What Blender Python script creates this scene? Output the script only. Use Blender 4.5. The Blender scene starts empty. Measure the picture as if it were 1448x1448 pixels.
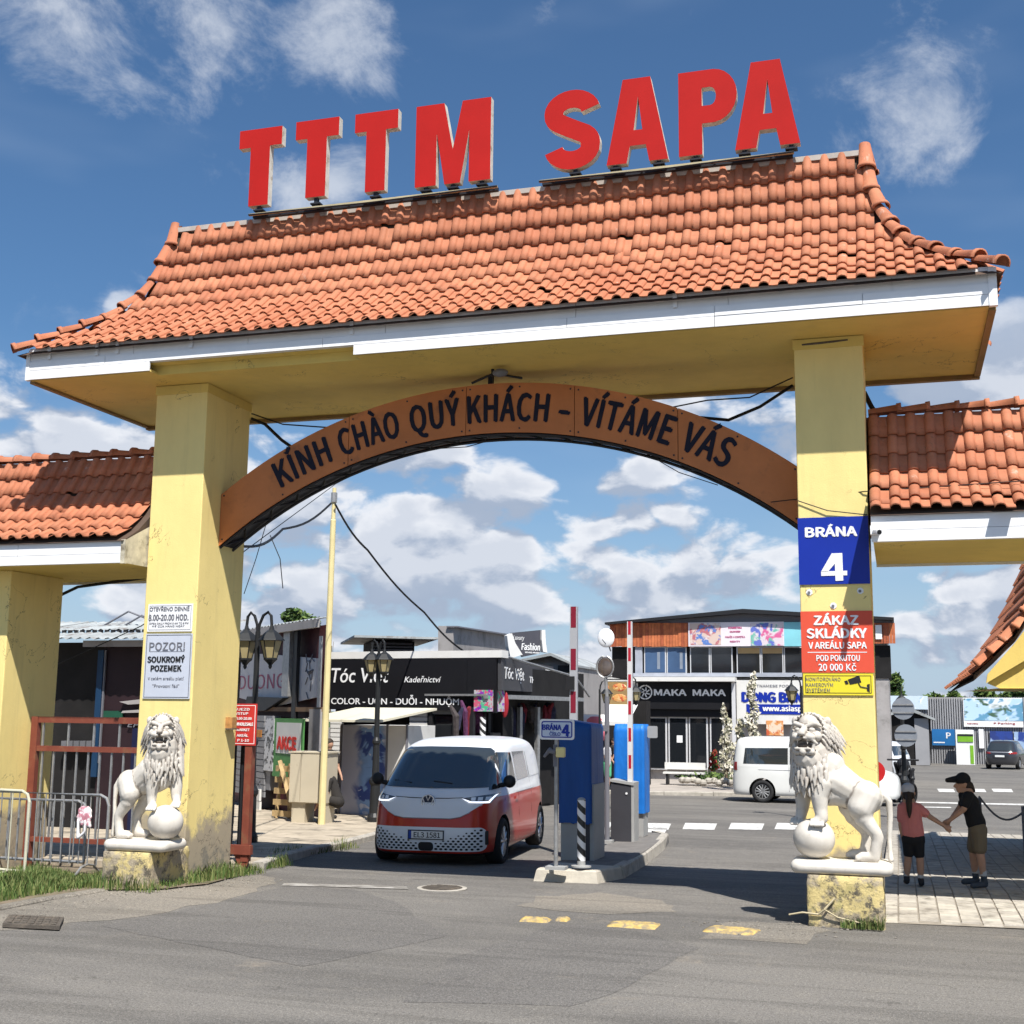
import bpy, bmesh, math, random
from mathutils import Vector, Matrix
from mathutils.bvhtree import BVHTree
import numpy as np
random.seed(7)
R = math.radians
S = bpy.context.scene
COL = S.collection
# ---------------------------------------------------------------- camera
FPX, YAW, PITCH, ROLL, HC = 1779.7, .2957, .1591, .0111, 2.0
fw = Vector((-math.sin(YAW)*math.cos(PITCH), math.cos(YAW)*math.cos(PITCH), math.sin(PITCH)))
r0 = Vector((math.cos(YAW), math.sin(YAW), 0)); u0 = r0.cross(fw)
rt = r0*math.cos(ROLL)+u0*math.sin(ROLL); up = -r0*math.sin(ROLL)+u0*math.cos(ROLL)
cam = bpy.data.cameras.new('camera'); cam.sensor_width = 36; cam.lens = 36*FPX/1448
cam.clip_start = .1; cam.clip_end = 3000
co = bpy.data.objects.new('camera', cam); COL.objects.link(co)
co.matrix_world = Matrix(((rt.x, up.x, -fw.x, 0), (rt.y, up.y, -fw.y, 0), (rt.z, up.z, -fw.z, HC), (0, 0, 0, 1)))
S.camera = co
def ray(px, py): return fw+rt*((px-724)/FPX)-up*((py-724)/FPX)
def at(px, py, Y):                       # world point at depth Y seen in that direction
    d = ray(px, py); return d*(Y/d.y)+Vector((0, 0, HC))
def atx(px, py, X):
    d = ray(px, py); return d*(X/d.x)+Vector((0, 0, HC))
GY = [0, 13, 20, 38, 78, 160, 500]; GZ = [0, 0, -.30, -.55, -.85, -1.5, -5]
def gz(Y): return float(np.interp(Y, GY, GZ))
def gnd(px, py, dz=0.0):                 # ground point
    d = ray(px, py); Z = -.2
    for _ in range(50):
        P = d*((Z-HC)/d.z)+Vector((0, 0, HC)); Z = .5*Z+.5*(gz(P.y)+dz)
    return P
# ---------------------------------------------------------------- light
SUN = Vector((.34, -.54, 1)).normalized()
sun = bpy.data.lights.new('sun', 'SUN'); sun.energy = 5.0; sun.angle = R(.53); sun.color = (1, .96, .9)
so = bpy.data.objects.new('sun', sun); COL.objects.link(so)
so.rotation_euler = SUN.to_track_quat('Z', 'Y').to_euler(); so.location = (20, -30, 60)
S.view_settings.view_transform = 'Standard'; S.view_settings.look = 'None'
S.view_settings.exposure = 0.6; S.view_settings.gamma = 1; S.view_settings.use_curve_mapping = False
S.cycles.max_bounces = 4; S.cycles.diffuse_bounces = 3; S.cycles.glossy_bounces = 2; S.cycles.use_adaptive_sampling = True; S.cycles.adaptive_threshold = .02
S.cycles.transmission_bounces = 3; S.cycles.transparent_max_bounces = 8; S.cycles.caustics_reflective = False
S.cycles.caustics_refractive = False

class NT:
    "small node helper"
    def __init__(s, nt): s.t = nt; s.n = nt.nodes; s.l = nt.links
    def new(s, k, **kw):
        x = s.n.new(k)
        for a, b in kw.items(): setattr(x, a, b)
        return x
    def put(s, sock, v):
        if hasattr(v, 'is_output') or isinstance(v, bpy.types.NodeSocket): s.l.new(v, sock)
        elif isinstance(v, (tuple, list)) and len(v) == 3 and sock.type == 'RGBA': sock.default_value = (*v, 1)
        else: sock.default_value = v
    def math(s, op, a, b=0.0, c=None, clamp=False):
        x = s.new('ShaderNodeMath', operation=op, use_clamp=clamp); s.put(x.inputs[0], a); s.put(x.inputs[1], b)
        if c is not None: s.put(x.inputs[2], c)
        return x.outputs[0]
    def vmath(s, op, a, b=(0, 0, 0)):
        x = s.new('ShaderNodeVectorMath', operation=op); s.put(x.inputs[0], a)
        if op == 'SCALE': s.put(x.inputs[3], b)
        else: s.put(x.inputs[1], b)
        return x.outputs['Value'] if op in ('DOT_PRODUCT', 'LENGTH', 'DISTANCE') else x.outputs['Vector']
    def noise(s, vec, scale, detail=4, rough=.55, dist=0.0):
        x = s.new('ShaderNodeTexNoise'); s.l.new(vec, x.inputs['Vector'])
        x.inputs['Scale'].default_value = scale; x.inputs['Detail'].default_value = detail
        x.inputs['Roughness'].default_value = rough; x.inputs['Distortion'].default_value = dist
        return x.outputs['Fac']
    def ramp(s, f, a, b, lo=0.0, hi=1.0, smooth=True):
        x = s.new('ShaderNodeMapRange', interpolation_type='SMOOTHSTEP' if smooth else 'LINEAR')
        s.put(x.inputs[0], f); x.inputs[1].default_value = a; x.inputs[2].default_value = b
        x.inputs[3].default_value = lo; x.inputs[4].default_value = hi
        return x.outputs[0]
    def mix(s, f, a, b, mode='MIX'):
        x = s.new('ShaderNodeMix', data_type='RGBA', blend_type=mode); s.put(x.inputs[0], f)
        s.put(x.inputs[6], a); s.put(x.inputs[7], b); return x.outputs[2]

def make_world():
    w = bpy.data.worlds.new('World'); S.world = w; w.use_nodes = True; w.cycles.sampling_method = 'MANUAL'; w.cycles.sample_map_resolution = 256
    k = NT(w.node_tree); k.n.clear()
    out = k.new('ShaderNodeOutputWorld'); bg = k.new('ShaderNodeBackground'); k.l.new(bg.outputs[0], out.inputs[0])
    sky = k.new('ShaderNodeTexSky'); sky.sky_type = 'NISHITA'; sky.sun_disc = False
    sky.sun_elevation = math.asin(SUN.z); sky.sun_rotation = math.atan2(SUN.x, SUN.y)
    sky.air_density = 1.0; sky.dust_density = 1.0; sky.ozone_density = 2.2
    tc = k.new('ShaderNodeTexCoord').outputs['Generated']
    d = k.vmath('NORMALIZE', tc)
    sep = k.new('ShaderNodeSeparateXYZ'); k.l.new(d, sep.inputs[0]); z = sep.outputs[2]
    st = k.vmath('MULTIPLY', d, (1, 1, 1.75))
    warp = k.new('ShaderNodeTexNoise'); k.l.new(st, warp.inputs['Vector']); warp.inputs['Scale'].default_value = 9; warp.inputs['Detail'].default_value = 3
    wv = k.vmath('SCALE', k.vmath('SUBTRACT', warp.outputs['Color'], (.5, .5, .5)), .05)
    st = k.vmath('ADD', st, wv)
    def dens(v):
        a = k.noise(v, 9.0, 6, .57)
        b = k.noise(v, 3.1, 2, .5)
        vo = k.new('ShaderNodeTexVoronoi', feature='F1'); k.l.new(v, vo.inputs['Vector']); vo.inputs['Scale'].default_value = 13; vo.inputs['Detail'].default_value = 1.2; vo.inputs['Roughness'].default_value = .55
        c = k.math('MULTIPLY', k.math('SUBTRACT', .50, vo.outputs['Distance']), .36)
        return k.math('ADD', k.math('ADD', a, k.math('MULTIPLY', k.math('SUBTRACT', b, .5), .45)), c)
    n1 = dens(st)
    off = k.vmath('ADD', st, tuple(Vector((.008, -.010, .030))))
    n2 = dens(off)
    # cloud belt low over the horizon, clearer above
    belt = k.ramp(z, .36, .19, -.20, .150)
    low = k.ramp(z, .0, .10, .03, 0.0)
    bias = k.math('ADD', belt, low)
    def blob(px, py, rad, amt, v=None):
        c = ray(px, py).normalized()
        dd = k.vmath('DISTANCE', v or d, tuple(c))
        g = k.ramp(dd, rad, rad*.2, 0, amt)
        return g
    for b in [(420, 268, .048, .27), (500, 245, .036, .24), (380, 20, .10, .22), (510, 70, .07, .26), (230, 40, .09, .2), (50, 25, .09, .19), (175, 440, .03, .2), (1390, 560, .09, .16), (1440, 470, .05, .16),
              (1290, 130, .09, .17), (1280, 230, .07, .18), (1340, 180, .06, .14), (160, 640, .05, .1), (700, 660, .12, .03), (1040, 620, .10, .05), (640, 800, .09, .06), (840, 730, .08, .05), (960, 800, .08, .04)]:
        bias = k.math('ADD', bias, blob(*b))
    tot = k.math('ADD', n1, bias); hi = k.ramp(z, .24, .36)
    den = k.math('ADD', k.math('MULTIPLY', k.ramp(tot, .49, .60), k.math('SUBTRACT', 1.0, hi)), k.math('MULTIPLY', k.math('MULTIPLY', k.ramp(k.math('ADD', k.noise(k.vmath('MULTIPLY', d, (1.6, .8, 1.9)), 7.5, 7, .66, .35), bias), .42, .76), .72), hi))
    # thin veil
    veil = k.math('MULTIPLY', k.ramp(k.noise(k.vmath('MULTIPLY', d, (1, 1, 3.5)), 3.2, 3, .6, 0), .5, .8), .12)
    veil = k.math('ADD', veil, k.ramp(z, .30, .02, 0, .34))
    den2 = k.math('MULTIPLY', den, .96)
    lit = k.ramp(k.math('SUBTRACT', n1, n2), -.06, .10)
    thick = k.ramp(k.math('ADD', n1, bias), .58, .72)
    ccol = k.mix(lit, (.26, .31, .40), (.58, .595, .63))
    ccol = k.mix(k.math('MULTIPLY', thick, .45), ccol, (.30, .345, .43))
    ccol = k.mix(k.math('MULTIPLY', hi, .85), ccol, (.50, .53, .58))
    skyc = k.vmath('SCALE', sky.outputs[0], .070)
    skyc = k.mix(1.0, skyc, (.64, .90, 1.09), 'MULTIPLY')
    skyc = k.mix(k.ramp(z, .15, .0, 0, .65), skyc, (.31, .40, .51))
    skyc = k.mix(veil, skyc, (.40, .47, .57))
    col = k.mix(den2, skyc, ccol)
    k.l.new(col, bg.inputs[0]); bg.inputs[1].default_value = 1.0
make_world()

# ---------------------------------------------------------------- materials
MATS = {}
def mat(name, col, rough=.6, metal=0.0, var=.12, scale=3.0, bump=0.0, bscale=40.0, dirt=None, dscale=1.5, dlo=.5, dhi=.7,
        spec=.28, coat=0.0, emit=None, alpha=None, stretch=None, objvar=0.0):
    if name in MATS: return MATS[name]
    m = bpy.data.materials.new(name); m.use_nodes = True; k = NT(m.node_tree); b = k.n['Principled BSDF']
    tc = k.new('ShaderNodeTexCoord').outputs['Object']
    v = k.vmath('MULTIPLY', tc, stretch) if stretch else tc
    c = col
    if var > 0:
        n = k.noise(v, scale, 5, .6)
        f = k.ramp(n, .3, .7, 1-var, 1+var, False)
        x = k.new('ShaderNodeVectorMath', operation='SCALE'); x.inputs[0].default_value = col; k.l.new(f, x.inputs[3]); c = x.outputs[0]
    if objvar:
        oi = k.new('ShaderNodeObjectInfo'); hs = k.new('ShaderNodeHueSaturation')
        k.put(hs.inputs['Value'], k.ramp(oi.outputs['Random'], 0, 1, 1-objvar, 1+objvar, False))
        k.put(hs.inputs['Hue'], k.ramp(oi.outputs['Random'], 0, 1, .497, .506, False))
        k.put(hs.inputs['Color'], c); c = hs.outputs[0]
    if dirt:
        n = k.noise(v, dscale, 8, .65)
        c = k.mix(k.ramp(n, dlo, dhi), c, dirt)
    k.put(b.inputs['Base Color'], c if not isinstance(c, tuple) else (*c, 1))
    b.inputs['Roughness'].default_value = rough; b.inputs['Metallic'].default_value = metal
    b.inputs['Specular IOR Level'].default_value = spec
    if coat: b.inputs['Coat Weight'].default_value = coat; b.inputs['Coat Roughness'].default_value = .05
    if bump:
        bn = k.new('ShaderNodeBump'); bn.inputs['Strength'].default_value = bump; bn.inputs['Distance'].default_value = .02
        k.l.new(k.noise(v, bscale, 5, .6), bn.inputs['Height']); k.l.new(bn.outputs[0], b.inputs['Normal'])
    if emit: b.inputs['Emission Color'].default_value = (*emit, 1); b.inputs['Emission Strength'].default_value = 1
    MATS[name] = m
    return m
def mnodes(m): return NT(m.node_tree), m.node_tree.nodes['Principled BSDF']

# ---------------------------------------------------------------- mesh builder
WM = {}
class Fr:
    "frame: u right, v up, w out of the face"
    def __init__(s, o, right=(1, 0, 0), upv=(0, 0, 1)):
        s.o = Vector(o); s.r = Vector(right).normalized(); s.u = Vector(upv).normalized(); s.n = s.r.cross(s.u)
    def p(s, u, v, w=0.0): return s.o+s.r*u+s.u*v+s.n*w
class MB:
    def __init__(s): s.v = []; s.f = []; s.m = []
    def add(s, vs, fs, m=0):
        o = len(s.v); s.v += [tuple(v) for v in vs]; s.f += [tuple(i+o for i in f) for f in fs]; s.m += [m]*len(fs); return s
    def box(s, x0, x1, y0, y1, z0, z1, m=0):
        return s.add([(x0, y0, z0), (x1, y0, z0), (x1, y1, z0), (x0, y1, z0), (x0, y0, z1), (x1, y0, z1), (x1, y1, z1), (x0, y1, z1)],
                     [(0, 3, 2, 1), (4, 5, 6, 7), (0, 1, 5, 4), (1, 2, 6, 5), (2, 3, 7, 6), (3, 0, 4, 7)], m)
    def fbox(s, fr, a0, a1, b0, b1, c0, c1, m=0):
        q = [fr.p(a, b, c) for a, b, c in [(a0, b0, c1), (a1, b0, c1), (a1, b0, c0), (a0, b0, c0), (a0, b1, c1), (a1, b1, c1), (a1, b1, c0), (a0, b1, c0)]]
        return s.add(q, [(0, 3, 2, 1), (4, 5, 6, 7), (0, 1, 5, 4), (1, 2, 6, 5), (2, 3, 7, 6), (3, 0, 4, 7)], m)
    def quad(s, a, b, c, d, m=0): return s.add([a, b, c, d], [(0, 1, 2, 3)], m)
    def poly(s, fr, pts, w0, w1, m=0):
        n = len(pts); A = [fr.p(x, y, w1) for x, y in pts]; B = [fr.p(x, y, w0) for x, y in pts]
        s.add(A+B, [tuple(range(n)), tuple(range(2*n-1, n-1, -1))]+[(i, i+n, (i+1) % n+n, (i+1) % n) for i in range(n)], m); return s
    def tube(s, pts, r, n=8, m=0, cap=True):
        pts = [Vector(p) for p in pts]; k = len(pts); rs = r if isinstance(r, (list, tuple)) else [r]*k
        vs = []; ref = None
        for i, p in enumerate(pts):
            t = (pts[min(i+1, k-1)]-pts[max(i-1, 0)]).normalized()
            if ref is None: ref = Vector((0, 0, 1)) if abs(t.z) < .9 else Vector((1, 0, 0))
            a = t.cross(ref).normalized(); b = t.cross(a); ref = a.cross(t)*-1 if False else ref
            for j in range(n):
                th = 2*math.pi*j/n; vs.append(p+(a*math.cos(th)+b*math.sin(th))*rs[i])
        fs = [(i*n+j, i*n+(j+1) % n, (i+1)*n+(j+1) % n, (i+1)*n+j) for i in range(k-1) for j in range(n)]
        if cap: fs += [tuple(range(n-1, -1, -1)), tuple(range((k-1)*n, k*n))]
        return s.add(vs, fs, m)
    def cyl(s, p0, p1, r, r1=None, n=12, m=0): return s.tube([p0, p1], [r, r if r1 is None else r1], n, m)
    def rev(s, base, prof, n=16, m=0, axis=None):
        "profile [(r,z)] turned about a vertical axis"
        b = Vector(base); vs = []
        for r, z in prof:
            for j in range(n): th = 2*math.pi*j/n; vs.append(b+Vector((r*math.cos(th), r*math.sin(th), z)))
        k = len(prof)
        return s.add(vs, [(i*n+j, i*n+(j+1) % n, (i+1)*n+(j+1) % n, (i+1)*n+j) for i in range(k-1) for j in range(n)]+[tuple(range(n-1, -1, -1)), tuple(range((k-1)*n, k*n))], m)
    def ell(s, c, rx, ry=None, rz=None, nu=14, nv=9, m=0, rot=None):
        ry = rx if ry is None else ry; rz = rx if rz is None else rz; c = Vector(c); vs = []
        for i in range(1, nv):
            ph = math.pi*i/nv
            for j in range(nu):
                th = 2*math.pi*j/nu; q = Vector((rx*math.sin(ph)*math.cos(th), ry*math.sin(ph)*math.sin(th), rz*math.cos(ph)))
                vs.append(c+(rot@q if rot else q))
        t = Vector((0, 0, rz)); vs += [c+(rot@t if rot else t), c-(rot@t if rot else t)]; T = len(vs)-2
        fs = [(i*nu+j, (i+1)*nu+j, (i+1)*nu+(j+1) % nu, i*nu+(j+1) % nu) for i in range(nv-2) for j in range(nu)]
        fs += [(T, j, (j+1) % nu) for j in range(nu)]+[(T+1, (nv-2)*nu+(j+1) % nu, (nv-2)*nu+j) for j in range(nu)]
        return s.add(vs, fs, m)
    def cap(s, p0, p1, ra, rb, n=12):
        "tapered capsule"
        p0 = Vector(p0); p1 = Vector(p1); d = p1-p0; L = d.length; t = d.normalized() if L > 1e-6 else Vector((0, 0, 1))
        a = t.orthogonal().normalized(); b = t.cross(a); rings = []
        for i in range(1, 5): ph = math.pi/2*(1-i/4); rings.append((p0-t*ra*math.sin(ph), ra*math.cos(ph)))
        for i in range(0, 4): ph = math.pi/2*(i/4); rings.append((p1+t*rb*math.sin(ph), rb*math.cos(ph)))
        vs = [c+(a*math.cos(2*math.pi*j/n)+b*math.sin(2*math.pi*j/n))*max(r, 1e-4) for c, r in rings for j in range(n)]
        k = len(rings)
        return s.add(vs, [(i*n+j, i*n+(j+1) % n, (i+1)*n+(j+1) % n, (i+1)*n+j) for i in range(k-1) for j in range(n)]+[tuple(range(n-1, -1, -1)), tuple(range((k-1)*n, k*n))])
    def chain(s, pts, rs, n=12):
        for i in range(len(pts)-1): s.cap(pts[i], pts[i+1], rs[i], rs[i+1], n)
        return s
    def mesh(s, name, mats, M=None, smooth=False):
        me = bpy.data.meshes.new(name); me.from_pydata([M@Vector(v) for v in s.v] if M is not None else s.v, [], s.f)
        for m in (mats if isinstance(mats, (list, tuple)) else [mats]): me.materials.append(m)
        if any(s.m): me.polygons.foreach_set('material_index', s.m)
        if smooth: me.polygons.foreach_set('use_smooth', [True]*len(me.polygons))
        me.update(); return me
    def build(s, name, mats, parent=None, label=None, smooth=False, local=False, bevel=0, kind=None, remesh=None, rot=None):
        M = None if (local or parent is None) else WM[parent.name].inverted()
        me = s.mesh(name, mats, M, smooth)
        if remesh: me = remeshed(me, *remesh)
        return link(name, me, parent, label, bevel, kind)
def link(name, me, parent=None, label=None, bevel=0, kind=None):
    o = bpy.data.objects.new(name, me); COL.objects.link(o)
    if parent: o.parent = parent
    WM[o.name] = WM[parent.name].copy() if parent else Matrix.Identity(4)
    if label: o['label'] = label
    if kind: o['kind'] = kind
    if bevel:
        b = o.modifiers.new('bevel', 'BEVEL'); b.width = bevel; b.segments = 2; b.limit_method = 'ANGLE'; b.angle_limit = R(40)
    return o
def remeshed(me, vox, smooth=2):
    o = bpy.data.objects.new('tmp', me)
    m = o.modifiers.new('r', 'REMESH'); m.mode = 'VOXEL'; m.voxel_size = vox; m.use_smooth_shade = True
    if smooth: sm = o.modifiers.new('s', 'SMOOTH'); sm.iterations = smooth; sm.factor = .5
    n = bpy.data.meshes.new_from_object(evaluate([o]))
    n.name = me.name; mats = list(me.materials); bpy.data.objects.remove(o); n.materials.clear()
    for a in mats: n.materials.append(a)
    n.polygons.foreach_set('use_smooth', [True]*len(n.polygons)); n.polygons.foreach_set('material_index', [0]*len(n.polygons)); return n
def thing(name, label, cat, loc=(0, 0, 0), rz=0.0, group=None):
    o = bpy.data.objects.new(name, None); o.empty_display_size = .2; COL.objects.link(o); o.location = loc; o.rotation_euler = (0, 0, rz)
    WM[o.name] = Matrix.Translation(Vector(loc))@Matrix.Rotation(rz, 4, 'Z')
    o['label'] = label; o['category'] = cat
    if group: o['group'] = group
    return o
def tag(o, label, cat, group=None):
    o['label'] = label; o['category'] = cat
    if group: o['group'] = group
    return o
def struct(o): o['kind'] = 'structure'; return o
def dup(root, loc, rz=0.0, label=None, sc=None):
    r = root.copy(); COL.objects.link(r); r.location = loc; r.rotation_euler = (0, 0, rz)
    if label: r['label'] = label
    if sc: r.scale = (sc, sc, sc)
    def rec(a, b):
        for ch in a.children:
            c = ch.copy(); COL.objects.link(c); c.parent = b; rec(ch, c)
    rec(root, r); return r
TMP = bpy.data.scenes.new('workbench')
def evaluate(objs):
    for o in objs: TMP.collection.objects.link(o)
    vl = TMP.view_layers[0]; vl.update(); return objs[0].evaluated_get(vl.depsgraph)
FONT = None
try:      # Blender's own bundled interface font, when present; else the built-in one
    import os
    _f = os.path.join(bpy.utils.system_resource('DATAFILES'), 'fonts', 'Noto Sans CJK Regular.woff2'); FONT = bpy.data.fonts.load(_f) if os.path.exists(_f) else None
except Exception: FONT = None
RARE = set('ŘřČčĚěŠšŽžỐỔổỘộỞẦệếạăươƯƠ')
def _cap(f):
    cu = bpy.data.curves.new('t', 'FONT'); cu.body = 'H'; cu.size = 1
    if f: cu.font = f
    o = bpy.data.objects.new('t', cu); me = bpy.data.meshes.new_from_object(evaluate([o])); bpy.data.objects.remove(o); return max(v.co.y for v in me.vertices)
CAPS = (_cap(None), _cap(FONT))
def text(s, fr, u, v, h, m, parent, w=0.0, width=None, bold=0.0, align='CENTER', name='lettering', ext=.004, shear=0, arc=None, spacing=1.0):
    "text with cap height h, centred on (u,v) of the frame, w out of the face"
    cu = bpy.data.curves.new('txt', 'FONT'); cu.body = s; cu.size = 1; cu.extrude = 0;  cu.align_x = 'LEFT'; plain = not (FONT and not set(s) & RARE); cu.resolution_u = 3; cu.shear = shear; cu.space_character = spacing
    if not plain: cu.font = FONT
    o = bpy.data.objects.new('txt', cu); me = bpy.data.meshes.new_from_object(evaluate([o])); bpy.data.objects.remove(o)
    if not len(me.vertices): return None
    xs = [p.co.x for p in me.vertices]; x0, x1 = min(xs), max(xs)
    k = h/CAPS[0 if plain else 1]; kx = k if width is None else width/(x1-x0)
    cx = {'CENTER': (x0+x1)/2, 'LEFT': x0, 'RIGHT': x1}[align]
    out = MB(); b_ = bold*.62; SH = [(0, 0)] if bold <= 0.004 else [(0, 0), (-b_, 0), (b_, 0), (-b_*.5, b_*.6), (b_*.5, -b_*.6)]
    v0 = [((p.co.x-cx)*kx, p.co.y*k) for p in me.vertices]; W0 = w
    # heavier weight: the same flat cut-out stacked with small shifts
    for si, (sx_, sy_) in enumerate(SH):
        vs = [(x+sx_*min(k, kx*1.1), y+sy_*k) for x, y in v0]; w = W0+si*.0006
        _layer(out, me, vs, fr, u, v, h, w, ext, arc)
    return out.build(name, m, parent)
def _layer(out, me, vs, fr, u, v, h, w, ext, arc):
    if arc: vs = [arc(x, y) for x, y in vs]
    else: vs = [(u+x, v-h/2+y) for x, y in vs]
    top = [fr.p(x, y, w+ext) for x, y in vs]; n = len(vs); bot = [fr.p(x, y, w) for x, y in vs]
    ec = {}
    fs = []
    for f in me.polygons:
        q = tuple(f.vertices); fs.append(q)
        for i in range(len(q)): e = (q[i], q[(i+1) % len(q)]); ec[e] = 1
    side = [(b, a, a+n, b+n) for (a, b) in ec if (b, a) not in ec]
    out.add(top+bot, fs+side)
# ================================================================ GROUND
def asphalt(name, c1, c2, c3, extra=True):
    m = bpy.data.materials.new(name); m.use_nodes = True; k, b = mnodes(m)
    tc = k.new('ShaderNodeTexCoord').outputs['Object']
    big = k.noise(k.vmath('MULTIPLY', tc, (.35, 1.0, 1)), .55, 6, .62, .4)
    med = k.noise(tc, 3.1, 6, .7)
    fine = k.noise(tc, 85, 2, .8)
    grit = k.noise(tc, 34, 3, .85)
    c = k.mix(k.ramp(big, .36, .64), c1, c2)
    c = k.mix(k.math('MULTIPLY', k.ramp(med, .5, .75), .5), c, c3)
    # darker streaks stretched across the apron
    streak = k.noise(k.vmath('MULTIPLY', tc, (.25, 2.4, 1)), 1.1, 5, .6, .8)
    c = k.mix(k.math('MULTIPLY', k.ramp(streak, .5, .64), .48), c, (c1[0]*.55, c1[1]*.55, c1[2]*.55))
    # pebbles of light aggregate
    vo = k.new('ShaderNodeTexVoronoi'); k.l.new(tc, vo.inputs['Vector']); vo.inputs['Scale'].default_value = 62
    c = k.mix(k.math('MULTIPLY', k.ramp(vo.outputs['Distance'], .28, .12), .45), c, (.33, .31, .28))
    g = k.ramp(fine, .30, .70, .50, 1.50, False)
    g2 = k.ramp(grit, .35, .65, .72, 1.28, False)
    x = k.new('ShaderNodeVectorMath', operation='SCALE'); k.l.new(c, x.inputs[0]); k.l.new(k.math('MULTIPLY', g, g2), x.inputs[3]); c = x.outputs[0]
    c = k.mix(k.math('MULTIPLY', k.ramp(k.noise(tc, .9, 7, .7, .5), .60, .74), .5), c, (.30, .25, .19))
    c = k.mix(k.math('MULTIPLY', k.ramp(k.noise(k.vmath('ADD', tc, (7, 3, 0)), 1.5, 5, .6, .3), .66, .74), .6), c, (.05, .046, .042))
    # cracks
    if extra:
        v2 = k.new('ShaderNodeTexVoronoi', feature='DISTANCE_TO_EDGE'); wv = k.new('ShaderNodeTexNoise'); k.l.new(tc, wv.inputs['Vector']); wv.inputs['Scale'].default_value = 1.6; wv.inputs['Detail'].default_value = 6
        pv = k.vmath('ADD', tc, k.vmath('SCALE', wv.outputs['Color'], 1.3)); k.l.new(pv, v2.inputs['Vector']); v2.inputs['Scale'].default_value = .42
        cr = k.math('MULTIPLY', k.ramp(v2.outputs['Distance'], .004, .001), k.ramp(k.noise(tc, .6, 2), .5, .6))
        c = k.mix(k.math('MULTIPLY', cr, .5), c, (.05, .046, .04))
    k.l.new(c, b.inputs['Base Color']); b.inputs['Roughness'].default_value = .85; b.inputs['Specular IOR Level'].default_value = .3
    bn = k.new('ShaderNodeBump'); bn.inputs['Strength'].default_value = .55; bn.inputs['Distance'].default_value = .012
    k.l.new(k.math('ADD', grit, k.math('MULTIPLY', fine, .7)), bn.inputs['Height']); k.l.new(bn.outputs[0], b.inputs['Normal'])
    return m
M_ASPH = asphalt('asphalt', (.172, .160, .143), (.120, .112, .102), (.215, .197, .168))
M_ASPH2 = asphalt('asphalt_dark', (.140, .131, .120), (.12, .112, .103), (.17, .158, .14), False)
M_DUST = asphalt('dusty_asphalt', (.225, .20, .165), (.18, .163, .138), (.27, .236, .19), False)
M_CONC = mat('concrete', (.40, .37, .32), .85, var=.2, scale=6, bump=.4, bscale=60, dirt=(.2, .18, .15), dscale=4, dlo=.5, dhi=.75)
M_CONCW = mat('pale_concrete', (.46, .42, .35), .85, var=.15, scale=6, bump=.35, bscale=50, dirt=(.30, .27, .22), dscale=3, dlo=.55, dhi=.8)
M_PAVER = mat('paver_stone', (.42, .385, .33), .85, var=.16, scale=9, bump=.35, bscale=90, dirt=(.2, .18, .15), dscale=3, objvar=.14)
M_SOIL = mat('soil', (.17, .135, .095), .95, var=.35, scale=5, bump=.8, bscale=30, dirt=(.07, .09, .03), dscale=2)
M_WHITELINE = mat('road_paint_white', (.62, .61, .58), .7, var=.2, scale=8, dirt=(.2, .19, .18), dscale=9, dlo=.5, dhi=.68)
M_YELLOWLINE = mat('speed_bump_yellow', (.52, .37, .13), .8, var=.3, scale=14, dirt=(.24, .20, .14), dscale=13, dlo=.42, dhi=.62, bump=.4, bscale=60)

def sheet(name, pts, m, dz=0.0, parent=None, kind='structure', thick=0.0, cuts=True, zf=None):
    bm = bmesh.new(); vs = [bm.verts.new((x, y, 0)) for x, y in pts]; bm.faces.new(vs)
    for y in [g for g in GY[1:]]+[9, 11, 16, 18, 25, 30]:
        bmesh.ops.bisect_plane(bm, geom=bm.verts[:]+bm.edges[:]+bm.faces[:], plane_co=(0, y, 0), plane_no=(0, 1, 0))
    z = zf or gz
    for v in bm.verts: v.co.z = z(v.co.y)+dz
    if thick:
        be = [e for e in bm.edges if len(e.link_faces) == 1]
        r = bmesh.ops.extrude_edge_only(bm, edges=be)
        for v in [x for x in r['geom'] if isinstance(x, bmesh.types.BMVert)]: v.co.z -= thick
    bmesh.ops.recalc_face_normals(bm, faces=bm.faces[:])
    me = bpy.data.meshes.new(name); bm.to_mesh(me); bm.free(); me.materials.append(m)
    if not thick and len(me.polygons) and me.polygons[0].normal.z < 0: me.flip_normals()
    o = link(name, me, parent)
    if kind: o['kind'] = kind
    return o
def wob(pts, step=.35, amp=.06, seed=1):
    rr = random.Random(seed); out = []
    for i in range(len(pts)):
        a = Vector(pts[i]); b = Vector(pts[(i+1) % len(pts)]); n = max(1, int((b-a).length/step))
        for j in range(n):
            q = a.lerp(b, j/n); out.append((q.x+rr.uniform(-amp, amp), q.y+rr.uniform(-amp, amp)))
    return out
g = MB(); xs = [-600, -60, -20, 0, 20, 60, 600]; ys = [-30]+GY+[900]
vs = [(x, y, gz(y) if y <= 500 else -9) for y in ys for x in xs]; nx = len(xs)
g.add(vs, [(j*nx+i, j*nx+i+1, (j+1)*nx+i+1, (j+1)*nx+i) for j in range(len(ys)-1) for i in range(nx-1)])
struct(g.build('road', M_ASPH))
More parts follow.
